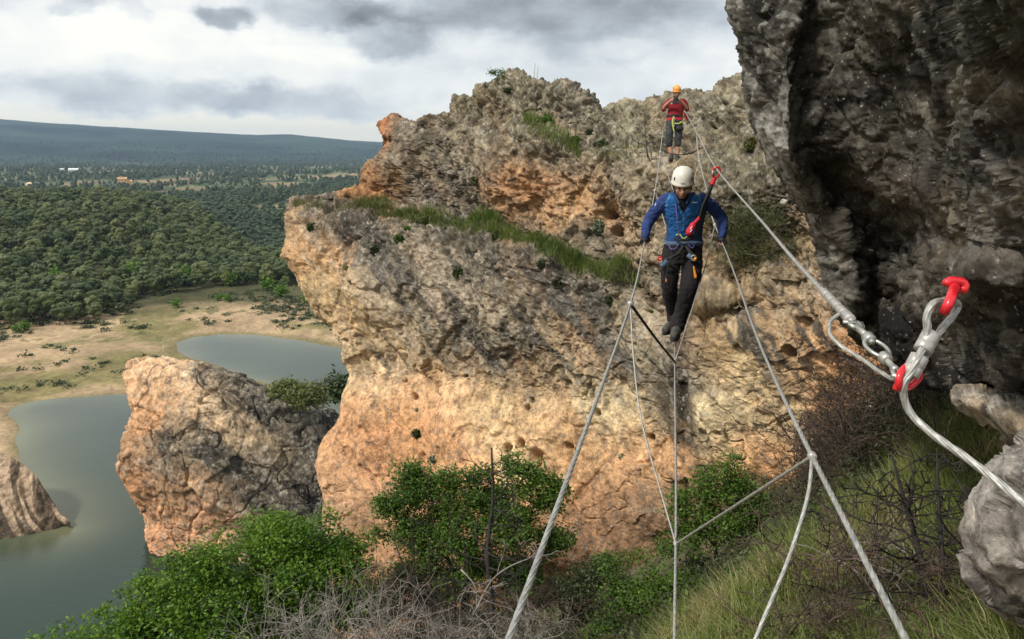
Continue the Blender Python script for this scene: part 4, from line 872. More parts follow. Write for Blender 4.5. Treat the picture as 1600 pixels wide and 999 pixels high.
# thin to a minimum distance
cell_ = {}; keep = []
for k, (x, y) in enumerate(cand):
    md = 3.0 if math.hypot(x, y) < 420 else 3.4; gx, gy = int(x // 4), int(y // 4); good = True
    for a in (-1, 0, 1):
        for b_ in (-1, 0, 1):
            for q in cell_.get((gx + a, gy + b_), ()):
                if (q[0] - x) ** 2 + (q[1] - y) ** 2 < md * md: good = False
    if good: cell_.setdefault((gx, gy), []).append((x, y)); keep.append(k)
cand = cand[keep]; Zc = ground_h(cand[:, 0], cand[:, 1])
uu = CU + cand[:, 0] / cand[:, 1] * FPX * .985; vis = (uu > -40) & (uu < 600); rr = np.hypot(*cand.T)
order = np.argsort(np.where(vis, rr, 9999)); print('pines', len(cand), vis.sum())
near, rest = order[:298], order[298:]
size = lambda n: rng.uniform(.75, 1.3, n)
for k in near:
    o = bpy.data.objects.new('pine_tree', PINES[rng.integers(5)]); C.objects.link(o); s = rng.choice([.8, .95, 1.15, 1.4]) * rng.uniform(.85, 1.15)
    o.location = (cand[k, 0], cand[k, 1], Zc[k] - .1); o.rotation_euler[2] = rng.uniform(0, 6.28); o.scale = (s, s, s * rng.uniform(.85, 1.05))
    tag(o, 'rounded dark green pine at the front of the wood across the water', 'pine tree', 'pines along the front of the wood across the water')
def scatter(name, pts, scales, meshes, label, mats=None):
    """many far trees as one mass: points carry their own size, geometry nodes put a tree on each"""
    me = mesh_np(name, pts, np.zeros((0, 3), int)); o = link(name, me)
    a = me.attributes.new('size', 'FLOAT', 'POINT'); a.data.foreach_set('value', np.asarray(scales, np.float32))
    b = me.attributes.new('turn', 'FLOAT', 'POINT'); b.data.foreach_set('value', rng.uniform(0, 6.28, len(pts)).astype(np.float32))
    kk = me.attributes.new('kindno', 'INT', 'POINT'); kk.data.foreach_set('value', rng.integers(0, len(meshes), len(pts)).astype(np.int32))
    ng = bpy.data.node_groups.new(name, 'GeometryNodeTree'); ng.interface.new_socket('Geometry', in_out='INPUT', socket_type='NodeSocketGeometry'); ng.interface.new_socket('Geometry', in_out='OUTPUT', socket_type='NodeSocketGeometry')
    gi = ng.nodes.new('NodeGroupInput'); go = ng.nodes.new('NodeGroupOutput'); join = ng.nodes.new('GeometryNodeJoinGeometry')
    def attr(nm, t):
        q = ng.nodes.new('GeometryNodeInputNamedAttribute'); q.data_type = t; q.inputs[0].default_value = nm; return q.outputs[0]
    sc_ = attr('size', 'FLOAT'); tn = attr('turn', 'FLOAT'); kd = attr('kindno', 'INT')
    cx = ng.nodes.new('ShaderNodeCombineXYZ'); ng.links.new(tn, cx.inputs[2])
    for i, src in enumerate(meshes):
        oi = ng.nodes.new('GeometryNodeObjectInfo'); oi.inputs[0].default_value = src; oi.inputs[1].default_value = True; oi.transform_space = 'ORIGINAL'
        cmp_ = ng.nodes.new('FunctionNodeCompare'); cmp_.data_type = 'INT'; cmp_.operation = 'EQUAL'; ng.links.new(kd, cmp_.inputs[2]); cmp_.inputs[3].default_value = i
        ip = ng.nodes.new('GeometryNodeInstanceOnPoints'); ng.links.new(gi.outputs[0], ip.inputs['Points']); ng.links.new(cmp_.outputs[0], ip.inputs['Selection'])
        ng.links.new(oi.outputs['Geometry'], ip.inputs['Instance']); ng.links.new(cx.outputs[0], ip.inputs['Rotation']); ng.links.new(sc_, ip.inputs['Scale'])
        ng.links.new(ip.outputs[0], join.inputs[0])
    ng.links.new(join.outputs[0], go.inputs[0]); md = o.modifiers.new('scatter', 'NODES'); md.node_group = ng
    return tag(o, label, kind='stuff')
srcs = []
seen = set()
for o in list(C.objects):
    if o.name.startswith('pine_tree') and o.data.name not in seen: seen.add(o.data.name); srcs.append(o)
pts = np.stack([cand[rest, 0], cand[rest, 1], Zc[rest] - .1], -1)
scatter('pine_wood', pts, rng.choice([.7, .85, 1.05, 1.35], len(rest)) * rng.uniform(.85, 1.15, len(rest)), srcs, 'dense pine wood covering the hill across the water')
# far valley trees and hedges
n = 60000; a = np.radians(rng.uniform(-40, -6, n)); rr = np.exp(rng.uniform(math.log(320), math.log(4300), n)); X, Y = rr * np.sin(a), rr * np.cos(a)
uu = CU + X / Y * FPX * .985
ftn = fbm(np.stack([X * .012, Y * .006, 0 * X], -1), 5, .66, 745)
fb_ = np.exp(-((rr - 470) / 30) ** 2)
pr = np.where(ftn > .30, .0, np.where(ftn > .02, .07, .26)) * np.where(rr < 620, 1.3, 1) * (1 - .9 * fb_ * (uu > 380)); pr = np.where((rr < 620) & (rr > 330), np.maximum(pr, .42), pr); okk = (rng.uniform(size=n) < pr) & ((rr > 560) | ((uu > 330) & (rr > np.interp(uu, [330, 400, 450, 600], [470, 395, 360, 335]))))
X, Y, rr = X[okk], Y[okk], rr[okk]; Zf = ground_h(X, Y)
far_src = [puff_tree(200 + k, 7.0, 9, .8, .30, False, 1) for k in range(3)]
fo = []
for k, (m_, (u, v, d)) in enumerate(zip(far_src, [(470, 330, 640), (452, 326, 655), (395, 318, 720)])):
    m_.materials.append(M['pine_far']); m_.name = 'valley_tree'; q = P(u, v, d); z = float(ground_h(np.array([q[0]]), np.array([q[1]]))[0])
    o = link('valley_tree', m_, None, None, (q[0], q[1], z)); fo.append(o)
    tag(o, ['round tree at the edge of the pale field beyond the wood', 'small rounded tree beside the pale field beyond the wood', 'tree behind the crest of the wooded hill'][k], 'tree')
scatter('valley_trees', np.stack([X, Y, Zf], -1), .30 + rng.uniform(.2, 1.0, len(X)) * np.where(rr > 1500, 1.4, 1), fo, 'hedges and scattered trees across the far valley floor')
# light green shrubs on the shore in front of the wood
sh_src = []
for k in range(3):
    r_ = np.random.default_rng(300 + k); pos = r_.normal(size=(420, 3)) * np.array([1.0, 1.0, .9]) * .95 + np.array([0, 0, 2.0]); pos = pos[pos[:, 2] > .15]
    V, Qq = leaves(pos, .5, .62, r_, .8); tb = tube(np.array([[0, 0, 0], [0.05, 0, 1.0], [0, .1, 2.2]]), [.12, .09, .04], 5)
    mb = MB(); mb.add(V, Qq, None, 0); mb.add(tb[0], tb[1], tb[2], 1); V = np.concatenate(mb.v)
    me = mesh_np('shore_shrub', V, [np.concatenate(mb.q), np.concatenate(mb.t)], False, None, np.concatenate(mb.mq + mb.mt)); me.materials.append(M['leaf_mid2'] if 'leaf_mid2' in M else M['leaf_bright']); me.materials.append(M['bark']); sh_src.append(me)
spots = [(290, 445, 1.7, 'round bright green tree standing alone before the wood'), (213, 440, 1.9, 'full green tree at the left of the wood edge'), (420, 455, 1.2, 'bright shrub near the right end of the wood edge'), (441, 465, 1.1, 'small upright bright shrub below the cliff nose'),
         (360, 447, 1.2, 'yellow green shrub at the middle of the wood edge'), (85, 430, 1.3, 'pale green tree among the dark trees on the far left'), (98, 445, 1.1, 'pale rounded tree below its taller neighbour on the far left'), (276, 481, .7, 'small bright bush alone on the sand'), (342, 470, .55, 'tiny bush on the sand'),
         (357, 471, .6, 'tiny dark bush on the sand, second from the left'), (480, 474, .8, 'bush against the edge of the cliff nose'), (26, 520, .6, 'dark bush on the bare flat at the far left'), (40, 516, .65, 'twin dark bush beside it on the bare flat')]
for k, (u, v, s, lb) in enumerate(spots):
    q = W(u, v, -43.2); z = float(ground_h(np.array([q[0]]), np.array([q[1]]))[0])
    q = W(u, v, z); z = float(ground_h(np.array([q[0]]), np.array([q[1]]))[0])
    o = link('shore_shrub', sh_src[k % 3], None, None, (q[0], q[1], z - .1)); o.scale = (s,) * 3; o.rotation_euler[2] = k * 1.3; tag(o, lb, 'shrub', 'shrubs on the shore before the wood')
# low scrub dotted over the drawdown flats
n = 5200; a = np.radians(rng.uniform(-38, -8, n)); rr = np.sqrt(rng.uniform(120 ** 2, 262 ** 2, n)); X, Y = rr * np.sin(a), rr * np.cos(a)
sdv = np.maximum(seg_sd(LAKE, X, Y), seg_sd(POND, X, Y)); cl = fbm(np.stack([X * .09, Y * .09, 0 * X], -1), 4, .6, 915)
pr = sst(cl, .05, .5) * (.25 + .75 * sst(rr, 185, 225)); okk = (rng.uniform(size=n) < pr) & (sdv < -6); X, Y = X[okk], Y[okk]; Zs = ground_h(X, Y); nb = len(X)
pp = np.repeat(np.stack([X, Y, Zs + .15], -1), 26, 0); sz = np.repeat(rng.uniform(.25, .8, nb), 26)[:, None]; q = rng.normal(size=pp.shape) * np.array([1, 1, .45]) * sz; q[:, 2] = np.abs(q[:, 2])
V, Qq = leaves(pp + q, .5, .5, rng, .8); o = obj('low_scrub', V, Qq, M['leaf_dark'], None, False); tag(o, 'low dark scrub dotted over the sandy flats', kind='stuff')
# ------------------------------------------------------------------ houses in the valley
def house(u, v, dist, wd, dp, ht, wall, roofc, label, extra=False, turn=.3, name='farm_house'):
    q = P(u, v, dist); z = float(ground_h(np.array([q[0]]), np.array([q[1]]))[0]); t = thing(name, label, 'house', (q[0], q[1], z)); t.rotation_euler[2] = turn
    ca, sa = 1, 0
    mw = simple('wall_' + name, wall, .85, 0, .1, .5); mr = simple('roof_' + name, roofc, .8, 0, .25, 1)
    def part(nm, mb, mt): return link(nm, mesh_np(nm, np.concatenate(mb.v), ([np.concatenate(mb.q)] if mb.q else []) + ([np.concatenate(mb.t)] if mb.t else []), False), mt, t)
    def blk(nm, cx, cy, w_, d_, h_, gable=True):
        mb = MB(); mb.add(*box((cx, cy, h_ / 2), w_, d_, h_)); part('wall', mb, mw)
        mb = MB()
        if gable:
            o_ = .4; rh = d_ * .28; V = np.array([[cx - w_ / 2 - o_, cy - d_ / 2 - o_, h_], [cx + w_ / 2 + o_, cy - d_ / 2 - o_, h_], [cx + w_ / 2 + o_, cy + d_ / 2 + o_, h_], [cx - w_ / 2 - o_, cy + d_ / 2 + o_, h_], [cx - w_ / 2 - o_, cy, h_ + rh], [cx + w_ / 2 + o_, cy, h_ + rh]]) + [0, 0, .01]
            mb.add(V, [[0, 1, 5, 4], [2, 3, 4, 5], [3, 2, 1, 0]], [[0, 4, 3], [1, 2, 5]])
        else: mb.add(*box((cx, cy, h_ + .25), w_ + .3, d_ + .3, .5))
        part('roof', mb, mr)
        for fl in range(max(1, int(h_ // 3))):
            for i_ in range(max(1, int(w_ // 4))):
                mb = MB(); mb.add(*box((cx - w_ / 2 + (i_ + .5) * w_ / max(1, int(w_ // 4)), cy - d_ / 2 - .03, 1.7 + fl * 3.0), 1.1, .1, 1.4)); part('window', mb, M['black_strap'])
    blk('a', 0, 0, wd, dp, ht)
    if extra: blk('b', wd * .5 + wd * .28, 1.0, wd * .55, dp * .8, ht * .62, True); blk('c', -wd * .15, dp * .1, wd * .3, dp * .5, ht * 1.35, False)
    return t
house(191, 279, 1120, 12, 9, 9.5, (.62, .40, .20), (.50, .30, .15), 'tall ochre country house lit among the valley trees', True, .35, 'country_house')
house(47, 279, 1080, 10, 7, 4.5, (.75, .70, .62), (.6, .42, .3), 'pale farmhouse with a low wing at the left of the valley', False, -.3)
house(117, 269.5, 1750, 24, 10, 4.0, (.80, .82, .82), (.78, .80, .82), 'long white shed in the middle of the valley')
house(98, 269.5, 1780, 9, 6, 4.0, (.80, .80, .78), (.75, .75, .75), 'small white building beside the long shed')
house(220, 287, 980, 5, 4.5, 3.6, (.8, .76, .7), (.7, .62, .5), 'small white cottage to the right of the ochre house')
house(307, 295, 850, 7, 5, 3.5, (.66, .62, .56), (.6, .55, .5), 'grey white farm building among trees, right of the hill crest')
house(329, 292, 880, 5, 4, 3, (.7, .7, .66), (.65, .62, .6), 'tiny pale hut beside the grey white farm building')
# ------------------------------------------------------------------ plants near the bridge
def surf(name, u, v):
    """nearest built surface point to photo position on a rock mass"""
    H, V = ROCKV[name]; d = (H[::2, ::2, 0] - u) ** 2 + (H[::2, ::2, 1] - v) ** 2; k = np.unravel_index(np.argmin(d), d.shape); return V[k[0] * 2, k[1] * 2]
def B(u, v, d, r): return (P(u, v, d), r)
gz = lambda p: float(slope_h(np.array([p[0]]), np.array([p[1]]))[0])
# leafy trees rooted on the slope, their crowns in the lower left and middle of the view
def trunkline(u0, v0, d0, u1, v1, d1, n=6, seed=0, sway=.12):
    r = np.random.default_rng(seed); a, b_ = P(u0, v0, d0), P(u1, v1, d1); return [a + (b_ - a) * t + np.append(r.normal(size=2) * sway * math.sin(math.pi * t), 0) for t in np.linspace(0, 1, n)]
tr = trunkline(430, 1330, 13, 440, 930, 12.2, seed=1)
def tree_call(*a, **k): return leafy_tree(*a, **k)
tree_call('leafy_tree', 'broad bright green tree whose crown stands before the foot of the orange cliff nose', 'tree', tr[0], tr,
          [B(432, 845, 12.2, .50), B(492, 850, 12.2, .46), B(540, 868, 12.3, .36), B(385, 880, 12, .50), B(450, 910, 11.8, .6), B(520, 915, 12, .5), B(400, 950, 11.8, .6), B(470, 970, 12, .6), B(540, 950, 12.2, .4), B(430, 803, 12.2, .16), B(468, 810, 12.2, .15), B(512, 818, 12.2, .18), B(556, 846, 12.3, .16), B(345, 850, 12, .17), B(388, 828, 12, .16), B(572, 880, 12.3, .16)],
          360, 95, .12, .062, 'leaf_bright', 11)
tr = trunkline(230, 1400, 12, 270, 1000, 11.2, seed=2)
tree_call('leafy_tree', 'lower bright green tree spreading over the water at the bottom left corner', 'tree', tr[0], tr,
          [B(300, 905, 11.2, .42), B(240, 945, 11, .45), B(330, 950, 11, .5), B(180, 985, 11, .42), B(260, 1000, 10.8, .5), B(110, 1015, 10.8, .36), B(340, 1010, 10.8, .5), B(60, 1025, 10.8, .25), B(190, 1040, 10.6, .4), B(330, 880, 11.3, .24), B(290, 862, 11.3, .14), B(228, 898, 11.2, .15), B(160, 946, 11, .16), B(100, 985, 10.9, .15), B(262, 880, 11.2, .16)],
          260, 100, .12, .062, 'leaf_bright', 12)
tr = trunkline(745, 1120, 14, 745, 830, 13.6, seed=3)
tree_call('leafy_tree', 'dense green tree in front of the orange cliff face left of the bridge', 'tree', tr[0], tr,
          [B(650, 768, 13.6, .42), B(640, 735, 13.6, .17), B(655, 752, 13.6, .22), B(606, 790, 13.6, .2), B(625, 800, 13.6, .28), B(702, 748, 13.4, .2), B(716, 775, 13.4, .34), B(748, 745, 13.8, .24), B(760, 775, 13.8, .34), B(806, 722, 13.6, .2), B(815, 752, 13.6, .34), B(846, 745, 13.6, .16), B(858, 780, 13.6, .30), B(868, 762, 13.6, .18), B(650, 830, 13.4, .3), B(720, 835, 13.2, .42), B(800, 820, 13.4, .46), B(870, 845, 13.8, .32), B(590, 830, 13.6, .18), B(700, 905, 13.4, .36), B(810, 895, 13.6, .42), B(760, 880, 13.5, .3), B(690, 810, 13.5, .34), B(670, 860, 13.4, .3), B(775, 800, 13.5, .3), B(640, 900, 13.3, .28)],
          580, 85, .11, .064, 'leaf_mid', 13)
tr = trunkline(1130, 960, 12.8, 1120, 830, 12.6, seed=4, sway=.05)
tree_call('leafy_shrub', 'round green shrub behind the lacing cables, with a pale trunk', 'shrub', tr[0], tr,
          [B(1125, 755, 12.6, .36), B(1085, 790, 12.6, .36), B(1165, 780, 12.6, .36), B(1120, 820, 12.4, .38), B(1180, 825, 12.6, .26), B(1070, 840, 12.4, .28), B(1147, 722, 12.6, .13)],
          150, 80, .10, .058, 'leaf_mid', 14)
tr = trunkline(985, 1060, 12, 985, 960, 11.8, seed=5, sway=.05)
tree_call('leafy_shrub', 'ragged green shrub low on the slope between the left handrail and the foot cable', 'shrub', tr[0], tr,
          [B(960, 880, 12, .2), B(1000, 880, 12, .24), B(975, 930, 11.8, .3), B(1010, 955, 11.6, .3), B(950, 985, 11.6, .3), B(1010, 1000, 11.4, .3), B(1040, 860, 12.2, .14)],
          110, 60, .10, .058, 'leaf_mid', 15)
tr = trunkline(1190, 900, 15, 1190, 800, 14.8, seed=6, sway=.05)
tree_call('leafy_shrub', 'dark juniper like shrub at the foot of the cliff right of the round green shrub', 'shrub', tr[0], tr,
          [B(1185, 755, 14.8, .35), B(1215, 790, 14.6, .3), B(1180, 800, 14.8, .35)], 70, 90, .10, .04, 'leaf_dark', 16)
tr = trunkline(260, 1100, 15, 620, 1000, 15, seed=6)
tr = trunkline(880, 1080, 15.2, 880, 960, 15, seed=7, sway=.05)
tree_call('leafy_shrub', 'dark shaded shrub at the foot of the cliff behind the left handrail', 'shrub', tr[0], tr,
          [B(850, 930, 15.2, .5), B(900, 920, 15.4, .45), B(930, 965, 15, .45), B(800, 970, 15, .4), B(880, 985, 14.8, .5)], 110, 90, .14, .055, 'leaf_dark', 17)
for k, (u, v, d, rr_, mt, lb) in enumerate([(640, 925, 13.6, .55, 'leaf_dark', 'dark shrub low in front of the cliff between the two leafy trees'), (715, 965, 13.2, .55, 'leaf_dark', 'dark shrub under the dense green tree'), (570, 945, 12.8, .35, 'leaf_mid', 'green shrub right behind the broad bright tree'),
                                  (1050, 930, 11.8, .42, 'leaf_mid', 'leafy shrub straight below the lower foot cable clamp'), (1105, 905, 12.4, .40, 'leaf_dark', 'dark shrub under the round green shrub'), (935, 905, 13.5, .42, 'leaf_dark', 'dark shrub between the left handrail and the ragged green shrub'), (1230, 850, 11.5, .4, 'leaf_dark', 'dark shrub on the slope behind the taut lacing cable')]):
    c0 = P(u, v, d); tree_call('leafy_shrub', lb, 'shrub', c0 - [0, 0, rr_ * 1.6], [c0 - [0, 0, rr_ * 1.6], c0 - [0, 0, rr_], c0], [(c0, rr_), (c0 + [rr_ * .7, 0, -.1], rr_ * .7), (c0 - [rr_ * .7, 0, .12], rr_ * .7)], 70, 90, .13, .055, mt, 60 + k, 'shrubs in the gully')
# bush on the cliff beside the second man's platform, behind the climber's arm
c0 = surf('cliff', 1175, 400)
tree_call('cliff_bush', 'olive green bush growing on the cliff behind the climber beside the right handrail', 'shrub', c0, [c0 + np.array([0, .3, -.2]), c0 + np.array([0, -.25, .15]), c0 + np.array([0, -.5, .4])],
          [(surf('cliff', 1148, 335) + [0, -.6, 0], .45), (surf('cliff', 1185, 330) + [0, -.6, 0], .5), (surf('cliff', 1155, 372) + [0, -.65, 0], .48), (surf('cliff', 1205, 370) + [0, -.6, 0], .45), (surf('cliff', 1180, 405) + [0, -.5, 0], .45), (surf('cliff', 1142, 402) + [0, -.5, 0], .34)],
          150, 85, .15, .050, 'leaf_bush', 18, None, 'bark', .006, .3)
c0 = surf('cliff', 485, 560) * 1.0
# bushes in the saddle between the detached rock and the cliff
for k, (u, v, d, s, lb) in enumerate([(474, 616, 84, 1.5, 'pale green bush on the back of the detached rock'), (503, 612, 83, 1.1, 'bush right of the pale green one on the detached rock'), (448, 606, 86, .9, 'small bush at the left of the bushes on the detached rock'), (543, 606, 60, 1.1, 'dark green bush between the detached rock and the cliff nose')]):
    c0 = P(u, v + 8, d); b_ = [(P(u, v, d), s), (P(u - 12, v + 6, d), s * .7), (P(u + 14, v + 5, d), s * .7)]
    tree_call('rock_bush', lb, 'bush', c0, [c0 - np.array([0, 0, 1.5]), c0, c0 + np.array([0, 0, .8])], b_, 40, 60, .5, .38, 'leaf_olive' if k < 3 else 'leaf_dark', 30 + k, 'bushes behind the detached rock')
# peak shrub
c0 = surf('cliff', 781, 130)
tree_call('peak_shrub', 'small wiry green shrub on the summit of the cliff against the sky', 'shrub', c0, [c0 - np.array([0, 0, .3]), c0 + np.array([0, 0, .15]), c0 + np.array([0, 0, .3])],
          [(c0 + [0, 0, .25], .22), (c0 + [-.2, 0, .38], .14), (c0 + [.15, 0, .2], .2)], 34, 34, .07, .06, 'leaf_mid', 41)
# small round cushions on the faces
cush = [(939, 352, 13, 'leaf_grey', 'round grey green cushion on the upper cliff beside the climber'), (652, 678, 9, 'leaf_dark', 'dark cushion plant on the orange face, left of centre'), (682, 717, 8, 'leaf_grey', 'lower cushion plant on the orange face near the tree top'),
        (575, 722, 6, 'leaf_dark', 'small tuft at the left of the orange face'), (968, 712, 6, 'leaf_grey', 'small cushion on the orange face right of the left handrail'), (652, 640, 4, 'leaf_grey', 'tiny cushion above the dark one on the orange face'),
        (490, 358, 9, 'leaf_dark', 'dark tuft under the grassy lip of the cliff nose'), (519, 424, 5, 'leaf_mid', 'tiny green tuft low on the cliff nose'), (545, 420, 5, 'leaf_mid', 'tiny green tuft right of its twin on the cliff nose'),
        (710, 425, 12, 'leaf_dark', 'upright dark tuft in the grey slabs under the ledge'), (596, 395, 9, 'leaf_dark', 'dark tuft on the grey slabs below the ledge bushes'), (636, 378, 9, 'leaf_mid', 'green tuft hanging below the ledge bushes'),
        (1015, 488, 6, 'leaf_mid', 'small tuft on the cliff behind the black strap'), (980, 500, 5, 'leaf_grey', 'small grey tuft left of the black strap'), (1070, 470, 10, 'leaf_olive', 'yellow green tuft on the cliff right of the climber\'s boots'), (870, 440, 12, 'leaf_dark', 'dark tuft just below the grassy ledge, right of its middle'),
        (850, 418, 9, 'leaf_dark', 'dark tuft against the lip of the grassy ledge'), (753, 280, 8, 'leaf_dark', 'dark tuft on the upper wall'), (960, 470, 10, 'leaf_dark', 'shadowy tuft under the end of the grassy ledge'), (1240, 350, 9, 'leaf_olive', 'olive tuft on the cliff right of the safety line'), (1180, 250, 12, 'leaf_olive', 'yellowish tuft on the upper rocks beside the overhang')]
for k, (u, v, r, mt, lb) in enumerate(cush):
    c0 = surf('cliff', u, v); dd = np.linalg.norm(c0); rr_ = r / FPX * dd; rg = np.random.default_rng(500 + k); n = 150 if r < 8 else 320
    q = rg.normal(size=(n, 3)); q /= np.linalg.norm(q, axis=1)[:, None]; q[:, 1] = -np.abs(q[:, 1]); pos = c0 + q * rr_ * rg.uniform(.5, 1, n)[:, None] * np.array([1, .8, .9])
    V, Qq = leaves(pos, .3, rr_ * .42, rg, .6); o = obj('cushion_plant', V, Qq, M[mt], None, False); tag(o, lb, 'plant', 'plants rooted in the cliff face')

# ------------------------------------------------------------------ grass on the ledges and the slope
rng = np.random.default_rng(77)
def ledge_grass(name, path, n, h, mat, label, wpx=8, dens=None):
    path = np.array(path, float); L = np.concatenate([[0], np.cumsum(np.hypot(*np.diff(path[:, :2], axis=0).T))]); t = rng.uniform(0, L[-1], n)
    u = np.interp(t, L, path[:, 0]) + rng.normal(size=n) * 2; v = np.interp(t, L, path[:, 1]) + rng.normal(size=n) * wpx * .4
    H, V = ROCKV['cliff']; HH = H[::2, ::2]; VV = V[::2, ::2].reshape(-1, 3); uv = HH[..., :2].reshape(-1, 2)
    sel = (uv[:, 0] > path[:, 0].min() - 20) & (uv[:, 0] < path[:, 0].max() + 20) & (uv[:, 1] > path[:, 1].min() - 25) & (uv[:, 1] < path[:, 1].max() + 25); uv = uv[sel]; VV = VV[sel]
    base = np.zeros((n, 3))
    for s in range(0, n, 400):
        d = ((u[s:s + 400, None] - uv[None, :, 0]) ** 2 + (v[s:s + 400, None] - uv[None, :, 1]) ** 2); base[s:s + 400] = VV[d.argmin(1)]
    cl = .55 + .75 * sst(fbm(base * 1.3, 3, .6, 951), -.4, .4); hh = h * cl * (np.interp(t, L, path[:, 2]) if path.shape[1] > 2 else 1)
    base = base + rng.normal(size=base.shape) * .05 - [0, 0, .04]
    V, Qq, T = blades(base, hh, .016, rng, .28); o = obj(name, V, [Qq.reshape(-1, 4), T.reshape(-1, 3)], M[mat], None, False); return tag(o, label, kind='stuff')
ledge_grass('ledge_grass', [(640, 345, .6), (700, 346, .8), (760, 356, .9), (810, 378, 1.1), (860, 402, 1.2), (910, 418, 1.0), (960, 430, .9), (1000, 438, .6)], 15000, .30, 'grass_ledge', 'strip of fresh green grass along the sloping cliff ledge', 11)
ledge_grass('ledge_grass', [(462, 322, .8), (500, 324, .9), (560, 328, 1.0), (600, 333, 1), (640, 342, .8), (720, 350, .6)], 9000, .26, 'leaf_olive', 'olive scrub and grass on the flat top of the cliff nose', 9)
ledge_grass('ledge_grass', [(820, 206, .6), (850, 216, 1), (885, 232, 1), (910, 238, .6)], 2600, .34, 'grass_ledge', 'green tufts on the upper ledge left of the second man', 6)
ledge_grass('ledge_grass', [(930, 244, .8), (960, 247, .8), (1000, 247, .7), (1030, 249, .5)], 2600, .20, 'leaf_olive', 'yellowish grass on the platform beside the second man', 5)
ledge_grass('ledge_grass', [(700, 168, .6), (740, 160, .8), (780, 150, .7), (840, 130, .6)], 900, .22, 'leaf_olive', 'sparse grass near the summit of the cliff', 10)
ledge_grass('ledge_grass', [(1080, 262, .5), (1150, 268, .7), (1230, 280, .5)], 700, .12, 'leaf_olive', 'sparse dry grass on the rocks under the overhang', 10)
# bushy clumps on the grassy ledge
for k, (u, v, r, mt, lb) in enumerate([(632, 338, 15, 'leaf_mid', 'rich green bush at the middle of the ledge vegetation'), (590, 325, 16, 'leaf_olive', 'olive bush near the base of the upper wall'), (560, 322, 12, 'leaf_olive', 'olive bush on the flat top of the cliff nose'), (520, 322, 12, 'leaf_olive', 'rounded olive bush near the tip of the cliff nose'),
                                     (480, 318, 11, 'leaf_olive', 'bush at the very tip of the cliff nose'), (495, 330, 9, 'grass_ledge', 'low yellow green cushion on the lip of the cliff nose'), (665, 348, 13, 'leaf_olive', 'dry brownish bush beside the rich green one'), (640, 366, 10, 'leaf_mid', 'green bush hanging just under the ledge'), (740, 350, 10, 'leaf_mid', 'small green bush along the ledge grass'), (765, 352, 10, 'leaf_mid', 'second small green bush along the ledge grass'),
                                     (850, 212, 10, 'leaf_mid', 'green bush on the upper ledge'), (896, 230, 9, 'leaf_mid', 'second green bush on the upper ledge, nearer the man in red'), (942, 238, 9, 'leaf_dark', 'dark green bush at the end of the upper ledge'), (925, 222, 7, 'leaf_dark', 'small dark bush in the notch of the skyline'), (800, 148, 7, 'leaf_dark', 'tiny dark bush on the summit slope')]):
    c0 = surf('cliff', u, v); rr_ = r / FPX * np.linalg.norm(c0) * 1.1; rg = np.random.default_rng(700 + k); n = 900
    q = rg.normal(size=(n, 3)); q /= np.linalg.norm(q, axis=1)[:, None]; q[:, 2] = np.abs(q[:, 2]) * .9; pos = c0 + q * rr_ * (rg.uniform(0, 1, n) ** .4)[:, None] + fbm(q * 2 + k, 2, .5, 7)[:, None] * rr_ * .35 * q
    V, Qq = leaves(pos, .4, .075, rg, .45); o = obj('ledge_bush', V, Qq, M[mt], None, False); tag(o, lb, 'bush', 'bushes on the cliff ledges')
# stalks against the sky
for (u, v, h, lb) in [(833, 124, .55, 'tall dry grass stalk on the summit'), (838, 126, .5, 'second dry grass stalk on the summit'), (866, 140, .3, 'short dry stalk right of the summit')]:
    c0 = surf('cliff', u, v); r_ = np.random.default_rng(int(u)); p = smoothline([c0 - [0, 0, .1], c0 + [.02, 0, h * .5], c0 + [.05, 0, h]], .08); V, Qq, T = tube(p, np.linspace(.012, .006, len(p)), 4); o = obj('dry_stalk', V, [Qq, T], M['dry_grass']); tag(o, lb, 'dry stalk', 'dry stalks on the summit')
# slope grass
def slope_pts(n, u0, u1, v0, v1, d0, d1, f=None):
    out = []
    H = P(rng.uniform(u0, u1, n), rng.uniform(v0, v1, n), rng.uniform(d0, d1, n)); X, Y = H[:, 0], H[:, 1]; return np.stack([X, Y, slope_h(X, Y)], -1)
def scatter_xy(n, x0, x1, y0, y1): X = rng.uniform(x0, x1, n); Y = rng.uniform(y0, y1, n); return np.stack([X, Y, slope_h(X, Y)], -1)
b_ = np.concatenate([scatter_xy(60000, -.5, 6.8, 2.6, 11.5), scatter_xy(9000, 3.0, 8, 8, 14), scatter_xy(26000, .3, 4.2, 2.6, 6.5)])
m_ = .35 + .65 * sst(fbm(b_ * .6, 3, .6, 961), -.5, .15); m_ *= np.clip(sst(b_[:, 0] + .22 * b_[:, 1], 1.6, 4.0) + .12, 0, 1); b_ = b_[rng.uniform(size=len(b_)) < m_]
b_ = np.repeat(b_, 2, 0) + rng.normal(size=(len(b_) * 2, 3)) * [.03, .03, .01]
V, Qq, T = blades(b_, .26 * (.35 + 1.2 * sst(fbm(b_ * 1.6, 3, .6, 965), -.5, .5)), .008, rng, .42, (-.12, .05)); o = obj('grass', V, [Qq.reshape(-1, 4), T.reshape(-1, 3)], M['grass'], None, False); tag(o, 'long fresh green grass on the slope under the right handrail', kind='stuff')
b_ = np.concatenate([scatter_xy(16000, -2, 6, 4, 16), scatter_xy(14000, .3, 4.5, 2.6, 6.5)]); m_ = sst(fbm(b_ * 1.3 + 9, 3, .6, 971), -.15, .4); b_ = b_[rng.uniform(size=len(b_)) < m_]
V, Qq, T = blades(np.repeat(b_, 3, 0) + rng.normal(size=(len(b_) * 3, 3)) * [.05, .05, .01], .26, .008, rng, .5, (-.15, 0)); o = obj('dry_grass', V, [Qq.reshape(-1, 4), T.reshape(-1, 3)], M['dry_grass'], None, False); tag(o, 'patches of straw coloured dry grass on the slope', kind='stuff')
